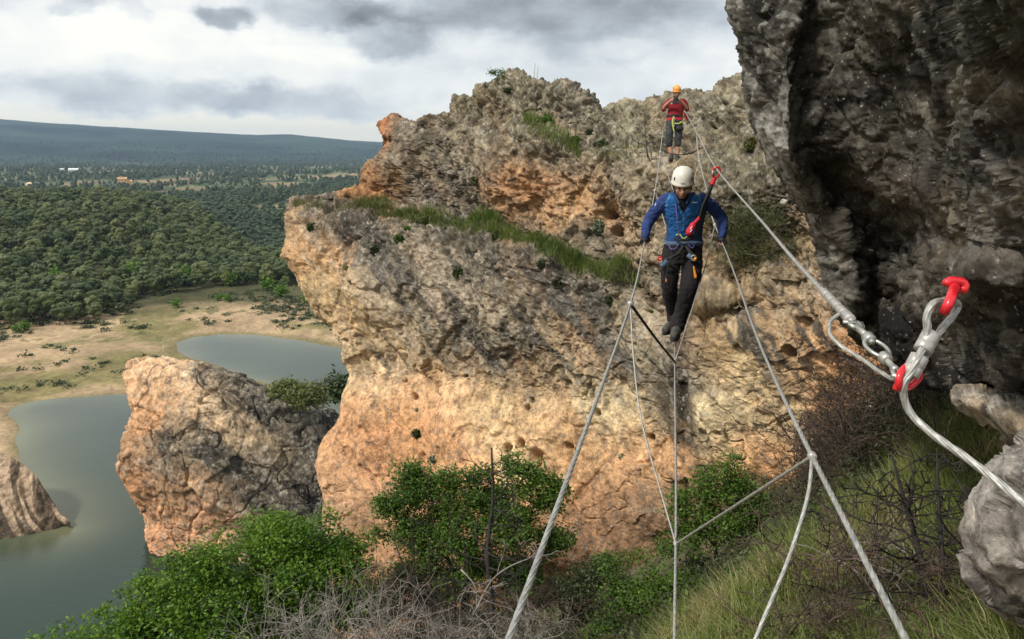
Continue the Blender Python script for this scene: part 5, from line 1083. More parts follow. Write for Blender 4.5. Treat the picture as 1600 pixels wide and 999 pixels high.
# undergrowth: leafy clumps of several kinds filling the gully and the slope
def undergrowth(n, box_, mat, label, seed, rad, hgt, lsize, thr, nl, fmask=None):
    rg = np.random.default_rng(seed); b_ = np.stack([rg.uniform(box_[0], box_[1], n), rg.uniform(box_[2], box_[3], n)], -1); b_ = np.concatenate([b_, slope_h(b_[:, 0], b_[:, 1])[:, None]], 1)
    m_ = sst(fbm(b_ * .55 + seed, 3, .6, 975 + seed), thr, thr + .35)
    if fmask is not None: m_ = m_ * fmask(b_)
    b_ = b_[rg.uniform(size=n) < m_]; s_ = rg.uniform(.5, 1.3, len(b_)); pp = np.repeat(b_, nl, 0); ss_ = np.repeat(s_, nl)[:, None]; q = rg.normal(size=pp.shape); q /= np.linalg.norm(q, axis=1)[:, None]; q[:, 2] = np.abs(q[:, 2])
    q = q * (rg.uniform(0, 1, len(q)) ** .45)[:, None] * ss_ * np.array([rad, rad, hgt]); V, Qq = leaves(pp + q, .6, lsize, rg, .5); o = obj('undergrowth', V, Qq, M[mat], None, False); return tag(o, label, kind='stuff')
gul = lambda b: 1 - sst(b[:, 0] + .22 * b[:, 1], 4.0, 6.0)
undergrowth(4200, (-8, 5.5, 6, 17.5), 'leaf_dark', 'dark leafy undergrowth in the gully below the cliff', 1, .38, .55, .06, -.9, 50, gul)
undergrowth(2000, (-8, 5.5, 6, 17), 'leaf_mid', 'mid green leafy undergrowth in the gully', 2, .34, .5, .06, -.1, 60, gul)
undergrowth(2600, (.5, 8, 2.8, 15), 'leaf_olive', 'yellow green weeds among the grass of the right slope', 3, .20, .30, .030, -.25, 42)
undergrowth(420, (.8, 7, 3.2, 12), 'leaf_scorched', 'withered brown weeds among the grass of the right slope', 6, .18, .26, .028, .0, 40)
undergrowth(800, (.8, 7, 3.2, 12), 'leaf_bright', 'fresh bright green weeds among the grass of the right slope', 7, .16, .28, .035, .0, 36)
undergrowth(2600, (1.5, 9, 6.5, 15), 'leaf_scorched', 'brown dried scrub high on the right slope', 4, .4, .6, .05, -.4, 50, lambda b: sst(b[:, 1] + .3 * b[:, 0], 9.0, 10.2))
# ------------------------------------------------------------------ dead wood
rng = np.random.default_rng(91)
def dead_shrub(u, v, d, h, n, mat, label, levels=3, r0=.007, spreadr=.5, group='bare shrubs on the slope', name='dead_shrub', up=.8, curl=.25, k=3):
    d = min(d, hit(u, v) + .1) if u > 1000 else d; c0 = P(u, v, d); mb = fast_tubes(twigs(c0, h, n, rng, spreadr, levels, r0, up, curl), k); o = mb.obj(name, M[mat], None, True)
    V = np.concatenate(mb.v); return tag(o, label, 'dead shrub', group)
for a in [(420, 1020, 9.5, .9, 14, 'dead_grey', 'grey tangle of bare twigs under the broad bright green tree'), (520, 1010, 9.3, 1.0, 16, 'dead_grey', 'pale tangle of bare twigs right of the broad green tree'), (610, 1030, 9, 1.0, 17, 'dead_grey', 'thick mat of pale twigs at the bottom edge, left of the bare trunk'),
          (690, 1040, 9, .9, 15, 'dead_grey', 'pale twigs around the foot of the bare black trunk'), (780, 1050, 9, .8, 12, 'dead_brown', 'brownish twigs beside the left handrail cable'), (880, 1020, 10, .8, 12, 'dead_brown', 'brown thicket right of the left handrail cable'),
          (340, 1060, 9.5, .8, 9, 'dead_grey', 'few grey twigs before the lower left tree'), (600, 960, 11, 1.0, 11, 'dead_brown', 'brown twigs standing before the orange rock beside the dense tree')]:
    dead_shrub(*a)
for a in [(1300, 790, 12.5, 1.3, 24, 'dead_brown', 'reddish brown thicket at the foot of the cliff behind the right handrail'), (1250, 800, 13, 1.1, 20, 'dead_brown', 'brown thicket left of the reddish one at the cliff foot'), (1370, 740, 12.5, 1.4, 24, 'burnt', 'dark twiggy bush below the anchor hardware'), (1430, 690, 12.5, 1.2, 18, 'burnt', 'dark twiggy bush right below the red shackle'),
          (1320, 680, 14, 1.5, 18, 'burnt', 'tall dark twigs against the cliff left of the anchor hardware'), (1500, 720, 9, .9, 14, 'dead_brown', 'brown twigs below the pale rock shelf'), (1290, 1010, 5.6, .5, 26, 'dead_brown', 'low brown dead shrub in the grass between the two right cables'), (1500, 990, 5.2, .55, 20, 'dead_brown', 'brown twigs at the bottom by the grey boulder'), (1460, 960, 6, .6, 12, 'dead_grey', 'pale curled twigs in the grass near the boulder'), (1590, 1000, 4.5, .4, 10, 'dead_brown', 'short brown twigs in the bottom right corner')]:
    dead_shrub(*a)
# dark filled bush right of the cliff foot
for k, (u, v, d, r, lb) in enumerate([(1330, 620, 14, 55, 'dark bush against the cliff below the turnbuckle'), (1400, 640, 13, 60, 'dark bush under the red shackle'), (1300, 700, 13.6, 50, 'dark brownish bush above the right lacing knot'), (1460, 610, 12, 45, 'dark bush beside the pale rock shelf'), (1380, 720, 12.6, 55, 'low dark bush in the middle of the right slope')]):
    d = min(d, hit(u, v + r * .6)) - .15; c0 = P(u, v, d); rr_ = r / FPX * d; rg = np.random.default_rng(800 + k); n = 3600
    q = rg.normal(size=(n, 3)); q /= np.linalg.norm(q, axis=1)[:, None]; q *= (rg.uniform(0, 1, n) ** .4)[:, None]; pos = c0 + q * rr_ + fbm(q * 2.2 + k, 2, .5, 7)[:, None] * rr_ * .6
    t = thing('dark_bush', lb, 'bush', tuple(c0 - [0, 0, rr_]), 'dark bushes at the foot of the cliff'); V, Qq = leaves(pos, .3, .05, rg, .4); obj('crown', V, Qq, M['leaf_scorched'], t, False)
    fast_tubes(twigs(c0 - [0, 0, rr_], rr_ * 2.0, 12, rg, .4, 3, .010, 1.0), 3).obj('stem', M['burnt'], t)
def bare_tree(label, pts, r0, nbr, blen, mat='burnt', seed=0, up=.15, vr=(.15, .95), side=None):
    r = np.random.default_rng(seed); p = smoothline(np.array(pts), .12); t = thing('burnt_tree', label, 'burnt tree', tuple(p[0]), 'burnt bare trees'); rad = np.linspace(r0, r0 * .22, len(p))
    MBt = MB().add(*tube(p, rad, 7)); MBt.obj('trunk', M[mat], t); lines = []
    for _ in range(nbr):
        k = int(r.uniform(*vr) * (len(p) - 1)); d = r.normal(size=3); d[2] = d[2] * .25 + up; d[1] *= .6; d /= np.linalg.norm(d); l = blen * (1 - .6 * k / len(p)) * r.uniform(.6, 1.2); q = p[k].copy(); br = [q.copy()]
        for s in range(7): d = d + r.normal(size=3) * .16 + [0, 0, .05]; d /= np.linalg.norm(d); q = q + d * l / 7; br.append(q.copy())
        br = np.array(br); lines.append((br, np.linspace(rad[k] * .42, .003, 8)))
        for _ in range(3):
            k2 = r.integers(2, 7); dd = (br[k2] - br[k2 - 1]); dd /= np.linalg.norm(dd); dd = dd + r.normal(size=3) * .6; dd /= np.linalg.norm(dd); q2 = br[k2]; l2 = l * r.uniform(.2, .45); lines.append((np.array([q2, q2 + dd * l2 * .5 + r.normal(size=3) * .03, q2 + dd * l2]), np.array([.006, .004, .0025])))
    tubes(lines, 4).obj('branch', M[mat], t); return t
def brush(n, u0, u1, v0, v1, d0, d1, h, mat, label, seed, levels=3):
    rg = np.random.default_rng(seed); L = []
    for _ in range(n): L += twigs(P(rg.uniform(u0, u1), rg.uniform(v0, v1), rg.uniform(d0, d1)), h, 3, rg, .3, levels, .006, .5, .3)
    o = fast_tubes(L, 3).obj('brushwood', M[mat], None, True); return tag(o, label, kind='stuff')
brush(46, 470, 900, 975, 1060, 9, 11, .75, 'dead_grey', 'dense grey mat of dead brushwood along the bottom, left of the handrail', 5)
brush(40, 560, 1040, 940, 1050, 10.5, 13, .8, 'dead_brown', 'brown dead brushwood behind the grey mat', 6)
brush(34, 1230, 1560, 860, 1010, 4.2, 5.2, .36, 'dead_brown', 'brown dead stalks among the grass of the right slope', 7)
brush(60, 1230, 1500, 600, 790, 7.5, 10.5, .8, 'dead_brown', 'brown twigs standing in front of the cliff foot on the right', 8)
bare_tree('tall bare black trunk with side branches standing before the dense green tree', [P(765, 1080, 11), P(768, 950, 11), P(762, 860, 11.1), P(770, 780, 11.2), P(768, 700, 11.3)], .062, 34, 1.25, 'burnt', 1)
bare_tree('leaning bare trunk left of the tall black one', [P(760, 1010, 10.8), P(700, 960, 10.8), P(640, 900, 11), P(610, 830, 11.2)], .030, 14, .6, 'burnt', 2)
bare_tree('thin bare trunk at the left part of the dense green tree', [P(650, 1010, 11), P(648, 900, 11.2), P(640, 800, 11.4)], .022, 12, .5, 'burnt', 3)
for k, (u, d, r_, lb) in enumerate([(672, 11.0, .016, 'slim dark stem among the dead twigs left of the tall black trunk'), (708, 11.1, .018, 'straight slim stem just left of the tall black trunk'), (728, 11.1, .015, 'slim stem touching the tall black trunk'), (812, 11.2, .015, 'slim dark stem right of the tall black trunk')]):
    bare_tree(lb, [P(u + 6, 1010, d), P(u, 900, d + .1), P(u - 4, 800, d + .2), P(u - 2, 740 + 12 * k, d + .3)], r_, 12, .45, 'burnt', 40 + k)
bare_tree('grey forked bare branch at the right of the tall black trunk', [P(740, 960, 10.4), P(775, 900, 10.4), P(830, 872, 10.4), P(870, 865, 10.5)], .014, 8, .5, 'dead_grey', 4)
bare_tree('pale bare branch curving under the tall black trunk', [P(720, 890, 10.4), P(742, 915, 10.4), P(745, 960, 10.4), P(760, 1010, 10.4)], .012, 7, .4, 'dead_grey', 5)
def slope_tree(label, uv, r0, *a):
    d0 = hit(*uv[0]) - .05; z0 = P(uv[0][0], uv[0][1], d0); d1 = min(d0 * 1.06, d0 + .5); n = len(uv)
    bare_tree(label, [P(u, v, d0 + (d1 - d0) * k / (n - 1)) for k, (u, v) in enumerate(uv)], r0 * .55, *a)
slope_tree('thick burnt trunk leaning in the grass right of the right handrail', [(1448, 950), (1440, 880), (1415, 790), (1392, 705)], .050, 22, .75, 'burnt', 6)
slope_tree('burnt trunk nearer the boulder, right of the thick leaning one', [(1478, 960), (1472, 860), (1466, 780), (1464, 700)], .036, 18, .7, 'burnt', 7)
slope_tree('slim burnt stem beside the grey boulder', [(1522, 940), (1524, 860), (1518, 790), (1490, 740)], .026, 14, .6, 'burnt', 8)
slope_tree('thin burnt sapling just right of the right handrail cable', [(1372, 940), (1370, 860), (1372, 770)], .022, 12, .6, 'burnt', 9)
slope_tree('slim dark stem rising against the cliff left of the anchor hardware', [(1300, 720), (1302, 640), (1310, 560)], .028, 12, .7, 'burnt', 10)
slope_tree('leaning burnt stem crossed by the right handrail cable', [(1352, 920), (1335, 850), (1300, 800), (1262, 770)], .018, 10, .5, 'burnt', 11)
# bare shrub at the second man's feet
bare_tree('small bare black shrub left of the man in the red shirt', [surf('cliff', 1012, 240) - [0, .2, .05], P(1010, 222, 18.3), P(1008, 200, 18.4), P(1010, 172, 18.5)], .022, 12, .75, 'burnt', 12, .3, (.05, .8))
bare_tree('low burnt branch lying across the platform behind the man in the red shirt', [P(1095, 232, 18.6), P(1070, 242, 18.3), P(1040, 238, 18.2), P(1010, 214, 18.3)], .020, 9, .45, 'burnt', 13, .2)
# pale stones
for k, (u, v, r, nm, lb) in enumerate([(1237, 315, 6, 'cliff', 'white stone on the cliff beside the safety line'), (496, 645, 4, 'rock_outcrop', 'upper white spot of stone on the dark back of the detached rock'), (497, 661, 5, 'rock_outcrop', 'lower white spot of stone on the dark back of the detached rock')]):
    c0 = surf(nm, u, v); rr_ = r / FPX * np.linalg.norm(c0); V, Qq, T = ball((0, 0, 0), (rr_, rr_ * .6, rr_ * .75), 14, 9); V = V * (1 + .14 * fbm(V / rr_ * 1.3 + k, 3, .5, 5)[:, None]) + c0; o = obj('white_stone', V, [Qq, T], M['pale_stone']); tag(o, lb, 'stone')
for k, (u, v, d, r, lb) in enumerate([(1360, 637, 11.2, 5, 'pale round stone in the dark bush under the shackle')]):
    c0 = P(u, v, d); rr_ = r / FPX * d; V, Qq, T = ball((0, 0, 0), (rr_, rr_ * .6, rr_ * .75), 14, 9); V = V * (1 + .2 * fbm(V / rr_ * 1.3 + k, 3, .5, 5)[:, None]) + c0; o = obj('stone', V, [Qq, T], M['pale_stone']); tag(o, lb, 'stone')
# ------------------------------------------------------------------ cables of the bridge
ZF, ZH = -1.76, -.81
def HP(u, v, z=None, d=None): return P(u, v, d) if d is not None else W(u, v, z)
CR = .0066
def cable(name, label, cat, pts, r=CR, parent=None, group=None, lobes=6, step=.007, mat='steel', straight=False, split=6.0):
    """stranded wire rope: helical lobes near the camera, coarser rings farther off"""
    pts = np.array(pts, float); p = smoothline(pts, step); d = np.linalg.norm(p, axis=1)
    keep = [0]; acc = 0
    for i in range(1, len(p)):
        acc += np.linalg.norm(p[i] - p[i - 1])
        if acc >= (step if d[i] < 3 else .02 if d[i] < 5 else .12) or i == len(p) - 1: keep.append(i); acc = 0
    p = p[keep]; V, Q, T = tube(p, r, 36 if d.min() < 2.2 else 18, True, lobes, .038 if d.min() < 2.2 else .075, .38); o = obj(name, V, [Q, T], M[mat], parent)
    if parent is None: tag(o, label, cat, group)
    return o
def clamp(pos, axis, r, l, parent, mat='sleeve'):
    a = np.array(axis) / np.linalg.norm(axis); p = [pos - a * l / 2, pos - a * l * .3, pos + a * l * .3, pos + a * l / 2]; V, Q, T = tube(np.array(p), [r * .8, r, r, r * .8], 14); mb = MB().add(V, Q, T)
    return mb.obj('clamp', M[mat], parent)
ln = HP(985, 475, ZH); rn = HP(1269, 713, ZH); f1_ = HP(1054.5, 566, ZF); f2_ = HP(1056, 850, ZF)
la = P(1031.6, 238, 13.0); lb2 = P(1023.4, 298, 9.6); ra = P(1092.6, 252, 12.6); rb2 = P(1117, 352, 7.7)
hL, hR = P(1007.5, 377, 7.22), P(1127.5, 377, 7.22)
le, re_ = HP(795, 999, ZH), HP(1415, 999, ZH)
t = thing('handrail_cable', 'steel handrail cable under the climber\'s gloved hand on the side away from the overhang', 'cable', tuple(ln), 'handrail cables of the bridge')
cable('rope', '', '', [P(1036, 200, 18.0), la, lb2, hL, ln, le, le + (le - ln) * .9], parent=t)
clamp(ln, ln - hL, .017, .035, t); clamp(la, la - lb2, .022, .05, t); clamp(lb2, lb2 - hL, .020, .045, t)
t = thing('handrail_cable', 'steel handrail cable under the climber\'s gloved hand on the side of the overhang', 'cable', tuple(rn), 'handrail cables of the bridge')
cable('rope', '', '', [P(1088, 215, 18.0), ra, P(1105, 300, 9.6), rb2, hR, rn, re_, re_ + (re_ - rn) * .9], parent=t)
clamp(rn, rn - hR, .0125, .022, t); clamp(ra, ra - rb2, .022, .05, t); clamp(rb2, rb2 - hR, .018, .045, t)
t = thing('foot_cable', 'steel foot cable running straight away under the climber\'s boots', 'cable', tuple(f2_))
cable('rope', '', '', [P(1058, 252, 18.3), P(1057, 400, 10.5), P(1055, 535, 7.32), f1_, f2_, HP(1054, 999, ZF), HP(1053, 1250, ZF)], .0070, parent=t)
clamp(f1_, [0, 1, 0], .013, .05, t); clamp(f2_, [0, .9, .1], .0115, .030, t)
G_ = 'lacing cables between handrails and foot cable'
cable('lacing_cable', 'slack thin lacing cable from the left handrail knot down to the lower foot cable clamp', 'cable', [ln, P(990, 560, 4.0), P(1003, 660, 3.8), P(1030, 760, 3.65), f2_], .0048, group=G_)
cable('lacing_cable', 'taut lacing cable from the right handrail knot to the lower foot cable clamp', 'cable', [rn, (rn + f2_) / 2, f2_], .0050, group=G_)
cable('lacing_cable', 'curved lacing cable dropping from the right handrail knot to the bottom of the view', 'cable', [rn, P(1264, 765, 2.02), P(1240, 850, 1.95), P(1180, 999, 1.85), P(1110, 1180, 1.8)], .0050, group=G_)
cable('lacing_cable', 'long lacing cable rising behind the climber\'s leg to the right handrail', 'cable', [f1_, P(1082, 480, 6.95), P(1106, 400, 7.4), rb2], .0050, group=G_)
for a, b_, lb in [(la, P(1060, 322, 12), 'far lacing cable from the left handrail apex down behind the white helmet'), (ra, P(1070, 330, 11.6), 'far lacing cable from the right handrail apex down behind the blue shoulder'), (lb2, P(1048, 380, 9.2), 'lacing cable behind the climber\'s raised left side, below the apex'), (ra, P(1088, 205, 17.5), 'short far cable rising from the right apex to the platform')]:
    cable('lacing_cable', lb, 'cable', [a, (a + b_) / 2, b_], .0055, group=G_)
V, Q, T = tube(smoothline([ln, (ln + f1_) / 2 + [0, 0, -.01], f1_], .1), .0085, 8); tag(obj('black_strap', V, [Q, T], M['black_strap']), 'black strap from the left handrail knot to the upper foot cable clamp', 'strap')
# safety line overhead and the hardware at its near end
Dh = 1.5
sl0, sl1 = P(1119.5, 264, 7.05), P(1286, 455, 1.95)
t = thing('safety_line', 'steel safety line running from the man in red down to the turnbuckle', 'cable', tuple(sl1))
cable('rope', '', '', [P(1069, 172, 18.2), P(1089, 208, 13.0), sl0, P(1190, 346, 3.55), sl1, P(1331, 502, 1.66)], .0060, parent=t)
def barrel(parent, p0, p1, r, mat, name='sleeve', k=16, grooves=0):
    p0, p1 = np.array(p0), np.array(p1); n = 7; tt = np.array([0, .02, .1, .5, .9, .98, 1]); rr = np.array([.80, .95, 1, 1.0, 1, .95, .80]) * r
    V, Q, T = tube(p0 + (p1 - p0) * tt[:, None], rr, k); return obj(name, V, [Q, T], M[mat], parent)
e0, e1 = P(1286, 455, 1.95), P(1331, 502, 1.66); ax = e1 - e0
for k in range(5): barrel(t, e0 + ax * (k * .2 + .01), e0 + ax * (k * .2 + .165), .0105 if k < 4 else .012, 'sleeve')
for k in range(4): barrel(t, e0 + ax * (k * .2 + .165), e0 + ax * (k * .2 + .21), .0075, 'steel_shiny', 'spacer')
# turnbuckle
def tb_obj(nm, mb, mat, par): return mb.obj(nm, M[mat], par)
q0, q1, q2, q3, q4 = P(1331, 502, 1.66), P(1355, 526, 1.58), P(1386, 563, 1.50), P(1398, 577, 1.47), P(1405, 586, 1.45)
t = thing('turnbuckle', 'silver turnbuckle tightening the safety line', 'turnbuckle', tuple(q1))
axd = (q4 - q0) / np.linalg.norm(q4 - q0); sd_ = np.cross(axd, [0, 1, 0]); sd_ /= np.linalg.norm(sd_)
mb = MB()
for s in (-1, 1): mb.add(*tube(np.array([q0 + sd_ * s * .010 + axd * .004, q0 + sd_ * s * .011 + axd * .02, q0 + axd * .034 + sd_ * s * .005]), [.0045, .005, .0055], 8))
mb.add(*tube(np.array([q0 + axd * .028, q1]), .0075, 10)); tb_obj('fork', mb, 'steel_shiny', t)
pin0 = q0 + axd * .008; V, Q, T = tube(np.array([pin0 - sd_ * .022, pin0 + sd_ * .020]), .0040, 8); obj('pin', V, [Q, T], M['steel_shiny'], t)
V, Q, T = tube(smoothline([pin0 + sd_ * .020, pin0 + sd_ * .025 + [0, 0, -.008], pin0 + sd_ * .018 + [-.006, 0, -.018]], .004), .0016, 6); obj('cotter', V, [Q, T], M['steel_shiny'], t)
mb = MB(); mb.add(*tube(np.array([q1 - axd * .004, q1, q1 + axd * .016, q1 + axd * .02]), [.009, .0125, .0125, .010], 12)); mb.add(*tube(np.array([q2 - axd * .02, q2 - axd * .016, q2, q2 + axd * .004]), [.010, .0125, .0125, .009], 12))
for s in (-1, 1): mb.add(*tube(smoothline([q1 + axd * .012 + sd_ * s * .006, (q1 * .8 + q2 * .2) + sd_ * s * .0125, (q1 * .2 + q2 * .8) + sd_ * s * .0125, q2 - axd * .012 + sd_ * s * .006], .006), .0042, 8))
tb_obj('frame', mb, 'steel_shiny', t)
V, Q, T = tube(np.array([q1 + axd * .01, q1 + axd * .028]), .0055, 10); obj('threaded_rod', V, [Q, T], M['steel'], t)
n_ = 26; pr_ = np.linspace(0, 1, n_); V, Q, T = tube(q2 - axd * .022 + (q3 - q2 + axd * .022) * pr_[:, None], .0055 + .0008 * (np.arange(n_) % 2), 10); obj('threaded_rod', V, [Q, T], M['steel'], t)
mb = MB(); mb.add(*tube(np.array([q3 - axd * .005, q3 + axd * .006]), [.0085, .0085], 6)); 
for s in (-1, 1): mb.add(*tube(np.array([q3 + sd_ * s * .006, q4 + sd_ * s * .010, q4 + axd * .012 + sd_ * s * .009]), [.0042, .005, .0045], 8))
tb_obj('fork', mb, 'steel_shiny', t); V, Q, T = tube(np.array([q4 + axd * .006 - sd_ * .017, q4 + axd * .006 + sd_ * .017]), .0048, 8); obj('pin', V, [Q, T], M['steel_shiny'], t)
# red shackle below the thick loop
t = thing('red_shackle', 'red shackle joining the turnbuckle to the thick cable', 'shackle', tuple(P(1420, 590, Dh)))
ring = smoothline([P(1419, 571, 1.46), P(1434, 576, 1.47), P(1436, 590, 1.48), P(1426, 601, 1.48), P(1411, 606, 1.46), P(1404, 600, 1.44), P(1405, 588, 1.44), P(1412, 577, 1.45), P(1419, 571, 1.46)], .006)
V, Q, T = tube(ring, .0068, 10); obj('bow', V, [Q, T], M['red'], t); V, Q, T = tube(np.array([P(1398, 603, 1.45), P(1408, 607, 1.45)]), .008, 8); obj('nut', V, [Q, T], M['red'], t)
# thick anchor cable with its swaged loop
t = thing('anchor_cable', 'thick steel anchor cable with a swaged loop, running down to the right past the boulder', 'cable', tuple(P(1415, 650, Dh)))
cable('rope', '', '', [P(1640, 818, 1.26), P(1600, 786, 1.29), P(1520, 723, 1.36), P(1440, 664, 1.43), P(1422, 645, 1.45), P(1412, 618, 1.45), P(1413, 598, 1.44), P(1421, 585, 1.44), P(1436, 556, 1.44), P(1447, 530, 1.45), P(1449, 512, 1.45), P(1448, 494, 1.45), P(1456, 477, 1.45), P(1472, 471, 1.47), P(1488, 470, 1.50), P(1497, 478, 1.52), P(1490, 492, 1.51), P(1475, 510, 1.49), P(1462, 528, 1.47), P(1450, 548, 1.46), P(1440, 566, 1.46)], .0074, parent=t, step=.006)
def sleeve2(pa, pb, w_):
    pa, pb = np.array(pa), np.array(pb); ax = pb - pa; L = np.linalg.norm(ax); ax /= L; s = np.cross(ax, [0, 1, 0]); s /= np.linalg.norm(s); n2 = np.cross(ax, s); a = np.arange(20) * 2 * np.pi / 20; V = []
    for tt, k in [(0, .86), (.03, 1), (.40, 1), (.43, .93), (.46, 1), (.97, 1), (1, .86)]: V.append(pa + ax * L * tt + s * (np.cos(a) * w_ * k)[:, None] + n2 * (np.sin(a) * w_ * .9 * k)[:, None])
    V = np.concatenate(V); m = 7; i = np.arange(m - 1)[:, None] * 20; j = np.arange(20)[None]; j2 = (j + 1) % 20; Q = np.stack([i + j, i + j2, i + 20 + j2, i + 20 + j], -1).reshape(-1, 4); V = np.concatenate([V, [pa, pb]]); jj = np.arange(20); j3 = (jj + 1) % 20
    T = np.concatenate([np.stack([np.full(20, 140), j3, jj], -1), np.stack([np.full(20, 141), 120 + jj, 120 + j3], -1)]); return obj('sleeve', V, [Q, T], M['sleeve'], t)
sleeve2(P(1421, 587, 1.45), P(1438, 556, 1.45), .0175); sleeve2(P(1441, 549, 1.45), P(1456, 521, 1.46), .0175)
cable('tail', '', '', [P(1313, 490, 1.70), P(1303, 497, 1.70), P(1296.5, 512, 1.66), P(1300, 528, 1.62), P(1314, 541, 1.60), P(1345, 560, 1.56), P(1378, 583, 1.50), P(1400, 593, 1.46), P(1416, 592, 1.44)], .0043, parent=t, step=.006)
# red hook on the rock
t = thing('red_hook', 'bright red anchor hook holding the cable loop to the overhang', 'anchor hook', tuple(P(1492, 450, Dh)))
V, Q, T = tube(smoothline([P(1475, 489, 1.44), P(1480, 480, 1.43), P(1486, 466, 1.44), P(1490, 452, 1.48), P(1494, 443, 1.55), P(1500, 440, 1.75), P(1506, 440, 2.35)], .02), [.0085] * 1 if False else .0095, 12); obj('shank', V, [Q, T], M['red'], t)
V, Q, T = tube(smoothline([P(1477, 446, 1.50), P(1482, 440, 1.50), P(1496, 440, 1.50), P(1506, 443, 1.50), P(1508, 450, 1.50), P(1502, 455, 1.50)], .006), .0088, 10); obj('cross_head', V, [Q, T], M['red'], t)
# ------------------------------------------------------------------ people
def loft(sec, k=20):
    """sections: (centre, half width x, half depth y); horizontal ellipses, closed"""
    a = np.arange(k) * 2 * np.pi / k; V = []
    for c, rx, ry in sec: V.append(np.array(c) + np.stack([np.sign(np.cos(a)) * np.abs(np.cos(a)) ** .85 * rx, np.sign(np.sin(a)) * np.abs(np.sin(a)) ** .85 * ry, 0 * a], -1))
    m = len(sec); V = np.concatenate(V + [[np.array(sec[0][0])], [np.array(sec[-1][0])]]); i = np.arange(m - 1)[:, None] * k; j = np.arange(k)[None]; j2 = (j + 1) % k
    Q = np.stack([i + j, i + k + j, i + k + j2, i + j2], -1).reshape(-1, 4); jj = np.arange(k); j3 = (jj + 1) % k
    return V, Q, np.concatenate([np.stack([np.full(k, m * k), jj, j3], -1), np.stack([np.full(k, m * k + 1), (m - 1) * k + j3, (m - 1) * k + jj], -1)])
def limb(mb, pts, rad, flat=1.0):
    pts = smoothline(pts, .02); r = np.interp(np.linspace(0, 1, len(pts)), np.linspace(0, 1, len(rad)), rad); mb.add(*tube(pts, r, 14)); mb.add(*ball(pts[0], r[0] * .98, 12, 8)); mb.add(*ball(pts[-1], r[-1] * .98, 12, 8))
def fuse(name, mb, voxel, mat, parent, smooth=4, wr=0, colf=None, wscale=18):
    V = np.concatenate(mb.v); me = mesh_np('tmp', V, [np.concatenate(mb.q), np.concatenate(mb.t)]); o = bpy.data.objects.new('tmp', me); C.objects.link(o)
    m = o.modifiers.new('r', 'REMESH'); m.mode = 'VOXEL'; m.voxel_size = voxel; s = o.modifiers.new('s', 'SMOOTH'); s.iterations = smooth; s.factor = .5
    dg = bpy.context.evaluated_depsgraph_get(); ev = bpy.data.meshes.new_from_object(o.evaluated_get(dg)); n = len(ev.vertices)
    co = np.zeros(n * 3, np.float32); ev.vertices.foreach_get('co', co); co = co.reshape(-1, 3).astype(float)
    if wr:
        nn = np.zeros(n * 3, np.float32); ev.vertices.foreach_get('normal', nn); nn = nn.reshape(-1, 3)
        co = co + nn * (wr * ridge(co * np.array([wscale, wscale, wscale * 1.7]) + fbm(co * 9, 2, .5, 3)[:, None] * 1.2, 2, .5, 31))[:, None]
    org = np.zeros(3); p = parent
    while p is not None: org = org + np.array(p.location); p = p.parent
    ev.vertices.foreach_set('co', (co - org).astype(np.float32).ravel())
    if colf is not None:
        a = ev.color_attributes.new('Col', 'FLOAT_COLOR', 'POINT'); c4 = np.ones((n, 4), np.float32); c4[:, :3] = colf(co); a.data.foreach_set('color', c4.ravel())
    ev.polygons.foreach_set('use_smooth', np.ones(len(ev.polygons), bool)); bpy.data.objects.remove(o); ev.update(); ev.materials.clear(); ev.materials.append(M[mat]); ev.name = name
    q = bpy.data.objects.new(name, ev); C.objects.link(q); q.parent = parent; return q
def project(X):
    d = X[:, 1] * CT - X[:, 2] * ST; return CU + X[:, 0] / d * FPX, CV - (X[:, 1] * ST + X[:, 2] * CT) / d * FPX
def cloth_mat(name, rough=.75, weave=240):
    m, n, b, o = new_mat(name); co = n.add('ShaderNodeTexCoord').outputs['Object']; at = n.add('ShaderNodeAttribute', attribute_name='Col').outputs['Color']
    f = n.noise(co, weave, 2, .5); g = n.noise(co, 14, 4, .6); c = n.mix(1.0, at, n.ramp(g, [(.3, (.82, .82, .82)), (.7, (1.16, 1.16, 1.16))]), 'MULTIPLY'); n.put(b.inputs['Base Color'], c); b.inputs['Roughness'].default_value = rough
    b.inputs['Sheen Weight'].default_value = .03; b.inputs['Specular IOR Level'].default_value = .25; bp = n.add('ShaderNodeBump'); bp.inputs['Strength'].default_value = .5; bp.inputs['Distance'].default_value = .004; n.put(bp.inputs['Height'], n.m('ADD', f, g)); n.put(b.inputs['Normal'], bp.outputs[0]); return m
M['cloth'] = cloth_mat('softshell_cloth')
M['skin'] = simple('skin', (.42, .22, .15), .5, 0, .12, 30, .1)
M['skin_face'] = cloth_mat('face_skin', .5, 120)
M['helmet_white'] = simple('white_helmet', (.66, .63, .56), .35, 0, .03, 20, 0, .5, .2)
M['helmet_orange'] = simple('orange_helmet', (.75, .32, .05), .35, 0, .05, 20, 0, .5, .2)
M['black'] = simple('black_rubber', (.012, .012, .013), .7, 0, .2, 60)
M['boot'] = simple('grey_boot', (.06, .055, .05), .8, 0, .35, 60, .5)
M['harness'] = simple('blue_grey_webbing', (.07, .11, .17), .8, 0, .2, 120, .2)
M['purple'] = simple('purple_cord', (.10, .08, .30), .7, 0, .1, 90)
M['green'] = simple('lime_cord', (.45, .52, .10), .6, 0, .1, 90)
M['orange'] = simple('orange_metal', (.75, .28, .03), .4, .3, .1, 60)
M['lightblue'] = simple('light_blue_trim', (.12, .36, .62), .6, 0, .1, 60)
M['white_mark'] = simple('white_print', (.8, .8, .8), .6, 0, .03, 60)
M['red_cloth'] = simple('red_webbing', (.50, .012, .03), .7, 0, .15, 90, .2)
def px(r, d): return r / FPX * d
